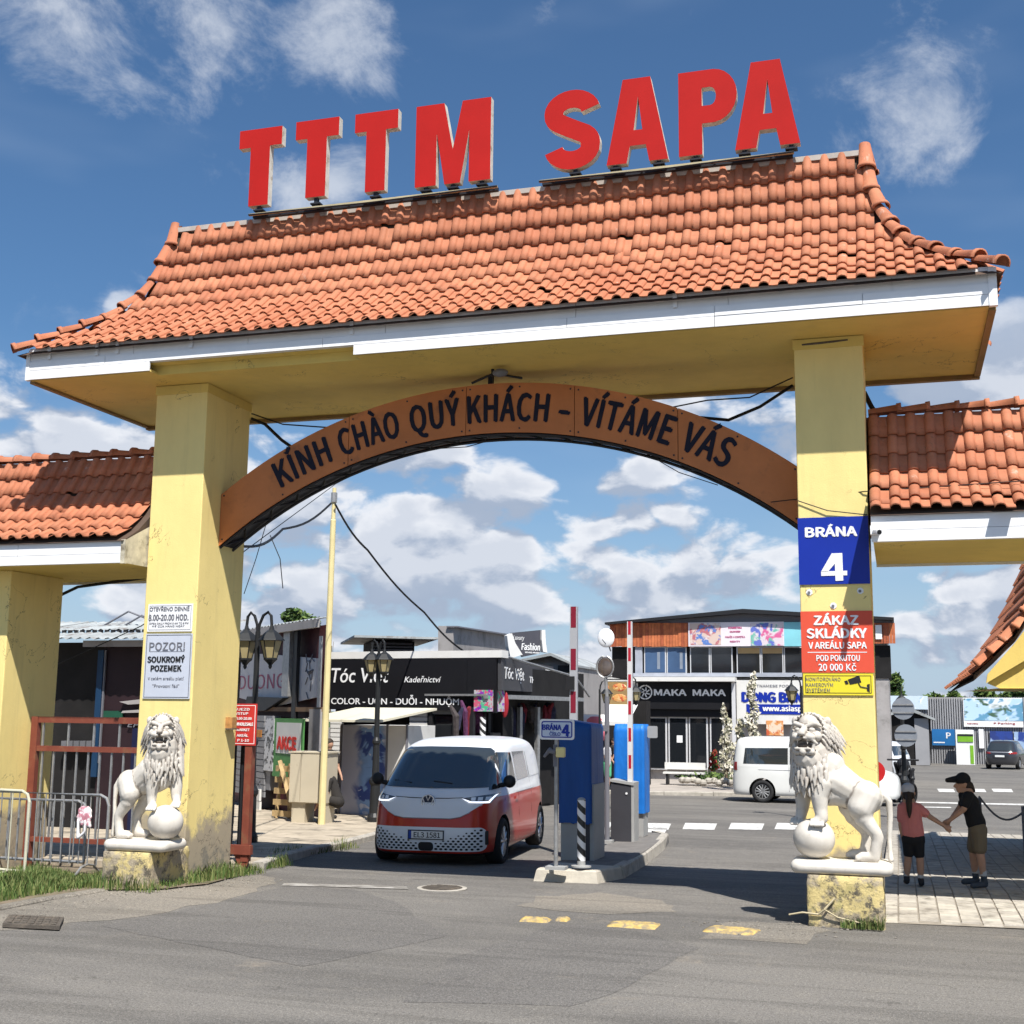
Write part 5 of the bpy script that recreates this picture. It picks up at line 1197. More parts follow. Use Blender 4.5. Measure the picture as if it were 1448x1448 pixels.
def barrier(label, A, B, h, m, foot=True, nb=14, z0=.16, both=True):
    A = Vector(A); B = Vector(B); t = thing('crowd_barrier', label, 'crowd barrier', tuple(A), group='steel crowd barriers on the grass verge'); d = (B-A).normalized(); up_ = Vector((0, 0, 1)); L = (B-A).length
    q = MB(); r = .12; pts = [A+up_*z0, A+up_*(h-r), A+up_*(h-r*.3)+d*r*.3, A+up_*h+d*r, B+up_*h-d*r, B+up_*(h-r*.3)-d*r*.3, B+up_*(h-r), B+up_*z0, B+up_*z0-d*.01, A+up_*z0]
    q.tube(pts, .019, 8); q.build('frame', m, t)
    for i in range(nb): p = A+d*L*(i+1)/(nb+1); q = MB(); q.cyl(p+up_*z0, p+up_*h, .008, n=6); q.build('bar', m, t)
    if foot:
        s = Vector((-d.y, d.x, 0))
        for P_ in (A+d*.25, B-d*.25): q = MB(); q.tube([P_-s*.28+up_*.02, P_-s*.12+up_*(z0-.02), P_+up_*z0, P_+s*.12+up_*(z0-.02), P_+s*.28+up_*.02], .014, 6); q.build('foot', m, t)
    return t
bb = at(151, 1190, 13.45); gB = gz(13.45)+.02
hh_ = at(100, 1123, 13.45).z-gB
barrier('galvanised crowd barrier with a rag on it in front of the red fence', (bb.x-2.3, 13.45, gB), (bb.x, 13.45, gB), hh_, M_GALV, nb=17)
b2 = at(120, 1190, 13.62); barrier('second galvanised crowd barrier right behind the first one', (b2.x-2.3, 13.66, gB), (b2.x, 13.62, gB), at(60, 1131, 13.62).z-gB, M_GALV, nb=13, foot=False)
p = gnd(34, 1240, .02); barrier('cream painted crowd barrier at the left edge of the picture, nearest to us', (p.x-2.2, p.y+.35, p.z), (p.x, p.y, p.z), 1.0, M_CREAMP, nb=7, z0=.06)
p = at(122, 1148, 13.42); rg = thing('rag', 'pink and white rag tied to the crowd barrier', 'rag', tuple(p)); q = MB()
r1 = random.Random(5)
for i in range(16): q.cap(p+Vector((r1.uniform(-.07, .07), -.02, r1.uniform(-.05, .05))), p+Vector((r1.uniform(-.09, .09), -.03, r1.uniform(-.17, -.04))), .030, .022, 7)
q.build('cloth', mat('pink_cloth', (.55, .22, .27), .9, var=.3, scale=12, dirt=(.75, .70, .70), dscale=14, dlo=.45, dhi=.55), rg, remesh=(.014, 1)); q = MB()
q.cap(p+Vector((-.07, -.05, -.10)), p+Vector((-.06, -.05, -.30)), .018, .022, 6); q.cap(p+Vector((-.05, -.05, -.30)), p+Vector((.02, -.05, -.24)), .02, .018, 6); q.cap(p+Vector((.03, -.05, -.22)), p+Vector((.03, -.05, -.10)), .018, .016, 6); q.build('ties', mat('white_cloth', (.75, .73, .74), .9), rg, remesh=(.012, 1))
# red sign and open gate leaf right of the left pillar
GLY = 15.3; t = thing('gate_leaf', 'open red gate leaf on a small wheel behind the left pillar', 'gate leaf', tuple(gnd(335, 1228)))
q = MB(); a = at(350, 1150, GLY); q.box(a.x-.05, a.x+.05, GLY-.05, GLY+.05, gz(GLY)+.15, at(350, 1050, GLY).z); q.build('post', M_RFR, t); q = MB(); b = at(312, 1150, GLY); q.box(b.x, a.x+.1, GLY-.07, GLY+.0, gz(GLY)+.24, gz(GLY)+.36); q.build('rail', M_RFR, t)
q = MB(); q.cyl((b.x+.06, GLY-.1, gz(GLY)+.10), (b.x+.06, GLY+.0, gz(GLY)+.10), .085, n=16); q.build('wheel', mat('pale_rubber', (.5, .47, .4), .7), t)
q = MB(); q.poly(Fr((0, GLY-.02, 0)), [(a.x-.16, gz(GLY)+.24), (a.x+.08, gz(GLY)+.24), (a.x+.02, gz(GLY)+.03), (a.x-.03, gz(GLY)+.03)], -.02, .02); q.build('bracket', M_RFR, t)
for x in (328, 341): c = at(x, 1150, GLY+.1); q = MB(); q.box(c.x-.018, c.x+.018, GLY+.08, GLY+.12, gz(GLY)+.2, at(x, 1048, GLY).z); q.build('bar', M_DARK, t)
q = MB(); c = at(344, 1150, GLY+.25); q.box(c.x-.05, c.x+.06, GLY+.2, GLY+.3, gz(GLY)+.0, at(344, 1048, GLY).z); q.build('dark_post', M_BLK, t)
rs = wsign('red information board with white lettering beside the left pillar', 322, 995, 362.5, 1054, GLY-.06, M_RFR if False else mat('board_red', (.50, .035, .03), .45, var=.06), [('VJEZD', 343, 1003, 3.4, 20, M_SWHITE, .02), ('VSTUP', 342, 1009, 3.4, 18, M_SWHITE, .02), ('8.00-20.00', 345, 1016, 3.4, 22, M_SWHITE, .02), ('WHOLESALE', 346, 1024, 4.2, 24, M_SWHITE, .03), ('MARKET', 344, 1032, 3.4, 18, M_SWHITE, .02), ('AREÁL', 343, 1040, 3.4, 16, M_SWHITE, .02), ('P 1-10', 344, 1047, 3.4, 16, M_SWHITE, .02)], border=(M_SWHITE, .02, .008), name='info_board')

# ================================================================ ISLAND FURNITURE
M_TARP = mat('blue_tarp_dark', (.010, .070, .27), .5, var=.15, scale=4, bump=.6, bscale=9, stretch=(1, 1, .25)); M_TARP2 = mat('blue_tarp', (.012, .15, .52), .45, var=.15, scale=4, bump=.9, bscale=9, stretch=(1, 1, .3))
M_CAB = mat('dark_cabinet', (.045, .045, .052), .5, var=.08); M_CABG = mat('grey_cabinet', (.33, .33, .32), .55, var=.08)
def tarp(name, x0, x1, y0, y1, z0, z1, m, parent, seed, cut=.0):
    "cover with soft vertical folds"
    rr_ = random.Random(seed); n = 11; P = []
    def per(k):
        k = k % (4*n); s_, j = divmod(k, n); t = j/n
        return [(x0+(x1-x0)*t, y0), (x1, y0+(y1-y0)*t), (x1-(x1-x0)*t, y1), (x0, y1-(y1-y0)*t)][s_]
    off = [rr_.uniform(-.008, .012) for _ in range(4*n)]; rows = 12; vs = []; cx, cy = (x0+x1)/2, (y0+y1)/2
    for r in range(rows+1):
        f = r/rows; z = z0+(z1-z0)*f
        for k in range(4*n):
            x, y = per(k); d = Vector((x-cx, y-cy)).normalized(); o = off[k]*(1.2-f)+rr_.uniform(-.002, .002)+(-.03*max(0, f-.93)/.07)
            vs.append((x+d.x*o, y+d.y*o, z+(rr_.uniform(-.01, .01) if r == 0 else 0)-(cut*((x-x0)/(x1-x0)) if r >= rows-0 else 0)))
    q = MB(); q.add(vs, [(r*4*n+k, r*4*n+(k+1) % (4*n), (r+1)*4*n+(k+1) % (4*n), (r+1)*4*n+k) for r in range(rows) for k in range(4*n)]+[tuple(range(rows*4*n, (rows+1)*4*n))]); return q.build(name, m, parent, smooth=True)
Y1 = 18.0; gI = gz(Y1)+.155
a, b = at(792, 1150, Y1).x, at(836, 1150, Y1+.1).x; zt_, zc = at(800, 1018, Y1).z, at(800, 1164, Y1).z
t = thing('ticket_machine', 'ticket machine under a dark blue tarpaulin cover at the head of the island', 'ticket machine', ((a+b)/2, Y1+.3, gI))
q = MB(); q.box(a+.01, a+.30, Y1+.01, Y1+.75, gI, zc+.1); q.build('cabinet', M_CABG, t); q = MB(); q.box(a+.30, b-.01, Y1+.04, Y1+.6, gI, zc+.1); q.build('cabinet_dark_side', M_CAB, t); q = MB(); q.box(b-.008, b+.05, Y1+.05, Y1+.75, gI, at(840, 1110, Y1).z); q.build('side_rail', M_CABG, t)  # cabinet side as a separate darker box next to the paler front
tarp('cover', a-.015, b+.02, Y1-.02, Y1+.8, zc, zt_, M_TARP, t, 3, .06)
# bollard, black and white
p = gnd(822, 1226, .19); t = thing('striped_bollard', 'black and white striped bollard in front of the ticket machine', 'bollard', tuple(p))
ht = at(822, 1128, p.y).z-p.z
mb = bpy.data.materials.new('bollard_stripes'); mb.use_nodes = True; k, bs = mnodes(mb); tc = k.new('ShaderNodeTexCoord').outputs['Object']; sp = k.new('ShaderNodeSeparateXYZ'); k.l.new(tc, sp.inputs[0])
f = k.math('FRACT', k.math('MULTIPLY', k.math('ADD', sp.outputs[2], k.math('MULTIPLY', sp.outputs[0], 1.0)), 5.6)); k.l.new(k.mix(k.math('GREATER_THAN', f, .5), (.02, .02, .02), (.75, .75, .75)), bs.inputs['Base Color']); bs.inputs['Roughness'].default_value = .4
q = MB(); q.cyl((p.x, p.y, p.z+.08), (p.x, p.y, p.z+ht-.03), .055, n=20); q.build('post', mb, t); q = MB(); q.cyl((p.x, p.y, p.z), (p.x, p.y, p.z+.08), .055, n=20); q.build('foot', M_CABG, t); q = MB(); q.ell((p.x, p.y, p.z+ht-.03), .055, .055, .035, 16, 8); q.build('cap', M_CABG, t); q = MB(); q.rev((p.x, p.y, p.z), [(.13, 0), (.13, .02), (.06, .025)], 20); q.build('base_plate', M_CABG, t)
# gate number sign on its pole
p = gnd(786, 1227, .19); t = thing('gate_sign_post', 'white BRÁNA 4 sign with blue border on a grey pole at the island', 'sign post', tuple(p)); q = MB(); q.cyl((p.x, p.y, p.z), (p.x, p.y, at(786, 1030, p.y).z), .028, n=12); q.build('pole', M_GALV, t)
q = MB(); q.box(p.x-.12, p.x+.14, p.y-.09, p.y+.09, p.z-.02, p.z+.02); q.build('base_plate', M_CABG, t)
YB_ = p.y-.04; A = prect(YB_, 763, 1017, 812, 1046); frb = Fr((0, YB_, 0))
q = MB(); q.poly(frb, rrect(A[0], A[1], A[2], A[3], .035), -.015, 0); q.build('board', M_SWHITE, t)
q = MB(); q.poly(frb, rrect(A[0]+.025, A[1]-.025, A[2]+.025, A[3]-.025, .03), .0005, .002); q.build('border', M_SBLUE, t); q = MB(); q.poly(frb, rrect(A[0]+.04, A[1]-.04, A[2]+.04, A[3]-.04, .02), .0025, .004); q.build('panel', mat('pale_blue_white', (.55, .62, .74), .4, var=0), t)
for s_, x, y, h, w in (('BRÁNA', 780.5, 1028.5, 6.5, 24, ), ('ČÍSLO', 785, 1038, 4.2, 14), ('4', 800, 1033, 14, 9)): c = at(x, y, YB_); text(s_, frb, c.x, c.z, h*.0103, M_SBLUE, t, w=.0045, width=w*.0105, bold=.03)
c = at(788, 1064, p.y); q = MB(); q.box(c.x-.0, c.x+.12, p.y-.09, p.y-.02, c.z-.06, c.z+.07); q.build('lamp_head', mat('signal_yellow', (.72, .62, .28), .4, var=.05), t, bevel=.015); q = MB(); q.cyl((c.x+.0, p.y-.06, c.z), (c.x-.10, p.y-.02, c.z+.02), .03, n=10); q.cap((c.x-.10, p.y, c.z+.03), (c.x-.17, p.y+.0, c.z-.05), .03, .02, 8); q.cyl((c.x-.02, p.y-.0, c.z-.18), (c.x-.02, p.y, c.z+.1), .035, n=10); q.build('camera', M_INKG, t)
# raised barrier arms
def arm(x, py0, py1, Y, w, label, seg, parent=None):
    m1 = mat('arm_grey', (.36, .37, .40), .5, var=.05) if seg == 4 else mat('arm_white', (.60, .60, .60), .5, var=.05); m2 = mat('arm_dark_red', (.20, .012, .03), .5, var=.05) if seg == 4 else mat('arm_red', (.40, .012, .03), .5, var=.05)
    xx, z0, z1 = at(x, (py0+py1)/2, Y).x, at(x, py1, Y).z, at(x, py0, Y).z; t = parent; top = at(x, py0, Y).x; bot = at(x, py1, Y).x; top = bot
    n = seg; q = MB(); q.box(bot-w/2, bot+w/2, Y-.04, Y+.04, z0, z1); q.build('arm', m1, t); q = MB(); L = (z1-z0)/n
    for i in range(0, n): q.box(bot-w/2-.002+.02, bot+w/2+.002-.02, Y-.043, Y-.041, z1-L*(i+.5), z1-L*i); 
    q.build('red_stripes', m2, t); return t
Y2 = 20.6; g2 = gz(Y2)+.16
t = thing('barrier_gate', 'raised red and white barrier arm rising behind the dark blue machine', 'barrier', (at(811, 1190, Y2).x, Y2, g2), group='raised barrier arms on the island')
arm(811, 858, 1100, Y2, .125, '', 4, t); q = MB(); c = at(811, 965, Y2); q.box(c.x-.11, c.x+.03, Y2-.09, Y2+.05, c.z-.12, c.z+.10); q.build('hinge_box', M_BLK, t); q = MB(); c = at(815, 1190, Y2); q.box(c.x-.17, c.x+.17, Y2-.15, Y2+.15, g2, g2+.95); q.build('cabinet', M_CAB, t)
Y3 = 22.2; g3 = gz(Y3)+.16
t = thing('barrier_gate', 'raised red and white barrier arm above the dark cabinet by the light blue machine', 'barrier', (at(882, 1198, Y3).x, Y3, g3), group='raised barrier arms on the island')
a, b = at(867, 1150, Y3).x, at(896, 1150, Y3).x; zt_ = at(880, 1107, Y3).z
q = MB(); q.box(a, b, Y3-.2, Y3+.2, g3, zt_); q.build('cabinet', M_CAB, t, bevel=.01); q = MB(); q.add([(a-.01, Y3-.22, zt_+.03), (b+.05, Y3-.22, zt_-.03), (b+.05, Y3+.22, zt_-.03), (a-.01, Y3+.22, zt_+.03), (a-.01, Y3-.22, zt_+.07), (b+.05, Y3-.22, zt_+.02), (b+.05, Y3+.22, zt_+.02), (a-.01, Y3+.22, zt_+.07)], [(0, 3, 2, 1), (4, 5, 6, 7), (0, 1, 5, 4), (1, 2, 6, 5), (2, 3, 7, 6), (3, 0, 4, 7)]); q.build('lid', M_CABG, t)
q = MB(); q.box(b, b+.05, Y3-.2, Y3+.2, g3, zt_-.03); q.build('edge_strip', M_CABG, t); q = MB(); c = at(886, 1122, Y3-.2); q.cyl((c.x, Y3-.2, c.z), (c.x, Y3-.215, c.z), .02, n=10); q.build('lock', M_SWHITE, t)
arm(891.5, 879, 1106, Y3-.1, .085, '', 6, t)
Y4 = 23.2; g4 = gz(Y4)+.16; a, b = at(868, 1100, Y4).x, at(911, 1100, Y4).x
t = thing('ticket_machine', 'ticket machine under a bright blue tarpaulin cover at the far end of the island', 'ticket machine', ((a+b)/2, Y4, g4))
tarp('cover', a, b, Y4-.0, Y4+.55, at(900, 1150, Y4).z, at(890, 1024, Y4).z, M_TARP2, t, 8, .0); a2 = at(898, 1170, Y4).x; q = MB(); q.box(a2, b-.03, Y4+.05, Y4+.5, g4, at(900, 1145, Y4).z); q.build('cabinet', M_CABG, t)
c = at(917, 1035, Y4+.3); q = MB(); q.poly(Fr((0, Y4+.3, 0)), rrect(c.x-.02, c.x+.17, c.z-.11, c.z+.11, .03), -.01, .01); q.build('display_panel', M_CABG, t)
# pole with traffic mirror and thin pole lamps
Y5 = 21.6; p = Vector((at(858.5, 1190, Y5).x, Y5, gz(Y5)+.16)); t = thing('mirror_pole', 'tall grey pole with a round traffic mirror between the two barriers', 'mirror pole', tuple(p))
q = MB(); q.cyl(p, (p.x, p.y, at(858, 985, Y5).z), .042, n=12); q.build('pole', M_INKG, t); q = MB(); q.box(p.x-.1, p.x+.1, p.y-.1, p.y+.1, p.z, p.z+.06); q.build('base_plate', M_CABG, t)
c = at(856, 943, Y5); q = MB(); q.ell((c.x, Y5-.02, c.z), .135, .03, .17, 24, 10); q.build('mirror', mat('mirror_face', (.20, .16, .14), .15, metal=.6, var=.3, scale=3), t, smooth=True); q = MB(); q.tube([(c.x+.15*math.cos(R(i*15)), Y5-.03, c.z+.185*math.sin(R(i*15))) for i in range(25)], .015, 6); q.cyl((p.x, p.y, at(858, 985, Y5).z), (c.x, Y5+.0, c.z-.1), .03, n=8); q.build('mirror_rim', M_GALV, t)
q = MB(); q.box(p.x-.08, p.x+.02, p.y-.07, p.y-.0, at(858, 1030, Y5).z-.05, at(858, 1030, Y5).z+.05); q.build('sensor', M_INKG, t)

# ================================================================ LAMP POSTS
M_LBLK = mat('lamp_black', (.02, .021, .022), .45, var=.1); M_LGL = mat('lamp_glass', (.40, .33, .17), .3, var=.15)
def lantern(q, g, c, s):
    "q metal, g glass; c = top hook point, s = scale (lantern about .75*s tall)"
    c = Vector(c); 
    def ringpts(r, z, n=6): return [(c.x+r*math.cos(2*math.pi*i/n+.3), c.y+r*math.sin(2*math.pi*i/n+.3), c.z+z) for i in range(n)]
    n = 6; pr = [(.03*s, 0), (.05*s, -.08*s), (.13*s, -.14*s), (.24*s, -.26*s), (.25*s, -.28*s), (.20*s, -.285*s)]
    vs = [p for r, z in pr for p in ringpts(r, z)]; q.add(vs, [(i*n+j, i*n+(j+1) % n, (i+1)*n+(j+1) % n, (i+1)*n+j) for i in range(len(pr)-1) for j in range(n)]+[tuple(range(n))])
    gv = [p for r, z in ((.195*s, -.285*s), (.11*s, -.60*s)) for p in ringpts(r, z)]; g.add(gv, [(j, (j+1) % n, n+(j+1) % n, n+j) for j in range(n)])
    for a, b in zip(ringpts(.198*s, -.28*s), ringpts(.113*s, -.60*s)): q.cyl(a, b, .011*s, n=4)
    pr = [(.125*s, -.59*s), (.125*s, -.62*s), (.07*s, -.67*s), (.03*s, -.72*s), (.035*s, -.75*s), (.01*s, -.79*s)]
    vs = [p for r, z in pr for p in ringpts(r, z)]; q.add(vs, [(i*n+j, i*n+(j+1) % n, (i+1)*n+(j+1) % n, (i+1)*n+j) for i in range(len(pr)-1) for j in range(n)]+[tuple(range(n))])
def lamp_post(label, x, Y, pyTop, heads, s=1.0, r=.05, base=None, group='black park style lamp posts'):
    g = gz(Y)+.1; bx = at(x, 1100, Y).x if base is None else base; t = thing('lamp_post', label, 'lamp post', (bx, Y, g), group=group); zt = at(x, pyTop, Y).z
    q = MB(); q.rev((bx, Y, g), [(r*2.6, 0), (r*2.6, .10), (r*1.9, .18), (r*1.7, .75), (r*2.2, .80), (r*2.2, .86), (r*1.3, .95), (r*1.1, 1.6), (r*1.5, 1.63), (r*1.5, 1.68), (r*.95, 1.75), (r*.8, zt-g-.35*s)], 14); q.build('post', M_LBLK, t)
    for dx, dy in heads:
        q = MB(); gl = MB(); d = Vector((dx, dy, 0))*s; zb = zt-.40*s
        pts = [Vector((bx, Y, zb-.05)), Vector((bx, Y, zb+.18*s))+d*.10, Vector((bx, Y, zb+.34*s))+d*.35, Vector((bx, Y, zb+.40*s))+d*.68, Vector((bx, Y, zb+.33*s))+d*.93, Vector((bx, Y, zb+.16*s))+d]
        q.tube(pts, .028*s, 7); o = q.build('arm', M_LBLK, t); q = MB(); lantern(q, gl, pts[-1], s); h = q.build('lantern', M_LBLK, t); gl.build('glass', M_LGL, h)
    return t
lamp_post('big black double lamp post right behind the left pillar', 356, 19.6, 866, [(.30, -.05), (-.26, .05)], .95, .055)
lamp_post('black double lamp post standing left of the red and white van', 531, 25.2, 905, [(.20, -.1), (-.22, .05)], .82, .06)
lamp_post('black lamp post with a single lantern seen just right of the mirror pole', 848, 30, 962, [(.28, 0)], .62, .03)
lamp_post('black lamp post with a single lantern in front of the black double word shop sign', 889, 33, 958, [(.28, 0)], .72, .03)
lamp_post('black lamp post half hidden behind the right pillar, lantern hanging to the left', 1136, 33, 955, [(-.32, 0)], .75, .04)
lamp_post('black lamp post with two round sign backs to the right of the right pillar', 1279, 34, 972, [(.0, -.05)], .62, .05)
Y6 = 33.6; q = MB(); 
for i, (x, y, r) in enumerate([(1277, 1002, .50), (1281, 1040, .50)]):
    c = at(x, y, Y6); q = MB(); q.cyl((c.x, Y6, c.z), (c.x, Y6-.02, c.z), r*.55 if i else r*.55, n=28); t = q.build('round_sign', mat('sign_back', (.25, .27, .30), .5, metal=.3, var=.1)); tag(t, ['grey back of a round road sign, upper one on the lamp post', 'grey back of a round road sign, lower one on the lamp post'][i], 'road sign')
    q = MB(); q.box(c.x-.25, c.x+.25, Y6-.045, Y6-.021, c.z+.08, c.z+.12); q.box(c.x-.25, c.x+.25, Y6-.045, Y6-.021, c.z-.12, c.z-.08); q.build('clamp', M_GALV, t)
p = gnd(1279, 1135); t = thing('motorbikes', 'dark cluttered motorbike parked at the foot of the lamp post', 'motorbike', tuple(p)); t.name = 'parked_motorbike'; WM[t.name] = Matrix.Translation(p); q = MB(); r1 = random.Random(8)
for i in range(2):
    for sx_ in (-.45, .45): q.tube([(p.x+sx_*.5+.27*math.cos(R(a))*.5, p.y+.3*math.cos(R(a))*.9, p.z+.3+.28*math.sin(R(a))) for a in range(0, 375, 15)], .05, 6)
q.build('wheels', M_TYRE, t); q = MB()
for i in range(14): q.cap((p.x+r1.uniform(-.25, .25), p.y+r1.uniform(-.4, .4), p.z+r1.uniform(.3, 1.0)), (p.x+r1.uniform(-.3, .3), p.y+r1.uniform(-.4, .4), p.z+r1.uniform(.4, 1.2)), .09, .06, 7)
q.cap((p.x-.45, p.y, p.z+1.3), (p.x+.45, p.y, p.z+1.3), .03, .03, 6); q.ell((p.x, p.y, p.z+1.15), .2, .3, .22, 10, 8); q.build('frame_and_fairing', M_BLK, t)
# yellow flag pole
p = Vector((at(458, 1066, 24.0).x, 24.0, gz(24)+.1)); tp = at(473, 690, 24.0); t = thing('flag_pole', 'tall pale yellow pole rising behind the beige cabinet', 'pole', tuple(p)); q = MB(); q.tube([p, p.lerp(tp, .9), p.lerp(tp, .9)+Vector((0, 0, .02)), tp], [.075, .058, .045, .04], 10); q.build('pole', mat('pale_yellow_paint', (.68, .58, .30), .6, var=.08), t); q = MB(); q.cyl(p.lerp(tp, .955), p.lerp(tp, .985), .07, n=8); q.build('insulator', M_GALV, t)
# ================================================================ PEOPLE
def skin(n, c): return mat(n, c, .6, var=.08, scale=8)
M_SKIN = skin('skin', (.42, .24, .16)); M_HAIR = mat('dark_hair', (.03, .02, .014), .6, var=.3, scale=60)
def figure(label, Y0, J, s, cols, group=None):
    """J: joints as (px,py,dy). s: body size factor. cols: shirt, lower, shoe, cap/hair"""
    def P(k):
        v = J[k] if isinstance(k, str) else k; p = at(v[0], v[1], Y0+v[2]); return p
    hip = (P('hipL')+P('hipR'))/2; base = Vector((hip.x, Y0, min(P('toeL').z, P('toeR').z)))
    t = thing('person', label, 'person', tuple(base), group=group); vx = .0095
    b = MB(); u = s
    ch = lambda ks, rs, n=12, q=b: q.chain([P(k) for k in ks], [r*u for r in rs], n)
    # head : skull, jaw, nose, ears ; face direction given
    H = P('head'); fd = Vector(J['face']).normalized(); sd = fd.cross(Vector((0, 0, 1))).normalized(); zz = Vector((0, 0, 1))
    b.ell(H+zz*.02*u, .075*u, .085*u, .10*u, 16, 12); b.cap(H-zz*.03*u+fd*.02*u, H-zz*.075*u+fd*.045*u, .062*u, .04*u); b.cap(H+fd*.085*u-zz*.0*u, H+fd*.105*u-zz*.03*u, .012*u, .017*u, 8)
    for k in (-1, 1): b.ell(H+sd*k*.078*u-zz*.01*u-fd*.01*u, .018*u, .018*u, .03*u, 8, 6)
    b.cap(H+fd*.082*u-zz*.058*u-sd*.018*u, H+fd*.082*u-zz*.058*u+sd*.018*u, .011*u, .011*u, 6)
    b.cap(H-zz*.06*u-fd*.015*u, P('neck')-zz*.02*u, .045*u, .055*u)
    ch(['neck', 'hipM'], [.085, .10]); ch(['shL', 'shR'], [.055, .055]); ch(['hipL', 'hipR'], [.085, .085])
    for d in 'LR':
        ch(['sh'+d, 'el'+d, 'wr'+d], [.046, .036, .026]); ch(['hip'+d, 'kn'+d], [.080, .048]); kn = P('kn'+d); an = P('an'+d); mid = kn.lerp(an, .35); b.chain([kn, mid, an], [.050*u, .050*u, .034*u])
        # hand : palm, four fingers, thumb
        w = P('wr'+d); hd = (P('ha'+d)-w); hd = hd.normalized() if hd.length > 1e-4 else Vector((0, 0, -1)); side = hd.cross(Vector((0, 1, 0)) if abs(hd.y) < .8 else Vector((0, 0, 1))).normalized(); pn = hd.cross(side)
        b.cap(w+hd*.01*u, w+hd*.06*u, .026*u, .030*u, 8)
        for f, (o, L) in enumerate(((-.024, .055), (-.008, .068), (.008, .064), (.024, .05))):
            k1 = w+hd*.065*u+side*o*u; k2 = k1+(hd*.9+pn*.25)*L*.55*u; k3 = k2+(hd*.6+pn*.7)*L*.5*u; b.chain([k1, k2, k3], [.0105*u, .0095*u, .008*u], 7)
        b.chain([w+hd*.03*u+side*.02*u, w+hd*.06*u+side*.045*u, w+hd*.085*u+side*.05*u], [.012*u, .011*u, .009*u], 7)
    b.build('body', M_SKIN, t, remesh=(vx, 2))
    sh = MB(); q = sh; N = P('neck'); S1 = P('shL'); S2 = P('shR'); HM = P('hipM')
    q.chain([N-zz*.045*u, N.lerp(HM, .35), N.lerp(HM, .75), HM], [.095*u, .115*u, .108*u, .118*u], 14); q.cap(S1, S2, .062*u, .062*u)
    for k in (-1, 1):
        o = (S1-S2).normalized()*k*.045*u*J.get('wide', 1); q.chain([N.lerp(HM, .2)+o, HM+o], [.09*u, .10*u])
    for d in 'LR': q.chain([P('sh'+d), P('sh'+d).lerp(P('el'+d), .62)], [.064*u, .058*u])
    q.build('shirt', cols[0], t, remesh=(vx, 2))
    q = MB(); HL, HR = P('hipL'), P('hipR'); q.cap(HL, HR, .105*u, .105*u); q.cap(HM, (HL+HR)/2, .108*u, .11*u); f = J.get('hem', .7)
    for d in 'LR': q.chain([P('hip'+d), P('hip'+d).lerp(P('kn'+d), f)], [.098*u, (.085 if J.get('loose') else .068)*u])
    q.build('shorts', cols[1], t, remesh=(vx, 1))
    for d in 'LR':
        q = MB(); an, to, he = P('an'+d), P('toe'+d), P('heel'+d); q.chain([he+zz*.035*u, to+zz*.025*u], [.038*u, .034*u]); q.cap(he+zz*.05*u, an+zz*.0, .040*u, .040*u); q.build('shoe', cols[2], t, remesh=(vx, 1))
        q = MB(); q.cap(an+zz*.02, an+zz*.055, .039*u, .039*u, 10); q.build('sock', mat('sock', (.45, .45, .45), .9), t)
    return t, H, fd, sd, u
def kid_z(px, py): 
    d = ray(px, py); Z = 0
    for _ in range(40): Q = d*((Z-HC)/d.z)+Vector((0, 0, HC)); Z = pz(Q.y)+.015
    return Q.y
YG = kid_z(1302, 1253); YBo = kid_z(1388, 1256)
J = dict(head=(1284, 1121, 0), face=(-.05, 1, -.15), neck=(1285, 1134, 0), shL=(1275.5, 1142, 0), shR=(1298, 1142, 0), hipM=(1291, 1178, 0), hipL=(1286, 1187, 0), hipR=(1297, 1187, 0), elL=(1274, 1168, .0), wrL=(1278, 1190, 0), haL=(1280, 1200, 0),
    elR=(1315, 1155, .0), wrR=(1334, 1167, 0), haR=(1341, 1173, 0), knL=(1284, 1214, 0), knR=(1301, 1216, 0), anL=(1282, 1240, .02), anR=(1302, 1243, .0), toeL=(1281, 1249, .12), heelL=(1282.5, 1250, 0), toeR=(1303, 1252, .10), heelR=(1303, 1253, -.02), hem=.72)
su = 1.0
t, H, fd, sd, u = figure('girl in a pink shirt and black shorts seen from behind, holding hands', YG, J, .92, (mat('pink_shirt', (.58, .19, .17), .85, var=.12, bump=1.0, bscale=9, stretch=(1, 1, .5)), mat('black_shorts', (.012, .012, .014), .8), mat('dark_shoe', (.02, .02, .024), .7)))
zz = Vector((0, 0, 1)); q = MB(); q.ell(H+zz*.045*u, .088*u, .096*u, .085*u, 16, 12); q.build('cap', mat('grey_cap', (.42, .42, .44), .85, var=.1), t, remesh=(.01, 1)); q = MB(); q.cap(H+zz*.02+fd*.05, H+zz*.015+fd*.15, .035, .02); q.build('peak', MATS['grey_cap'], t, smooth=True)
q = MB(); q.ell(H-fd*.02-zz*.03, .083*u, .085*u, .075*u); q.chain([H-fd*.07-zz*.02, H-fd*.12-zz*.10, H-fd*.12-zz*.22, H-fd*.11-zz*.30], [.035, .04, .032, .012]); q.build('hair', M_HAIR, t, remesh=(.01, 1))
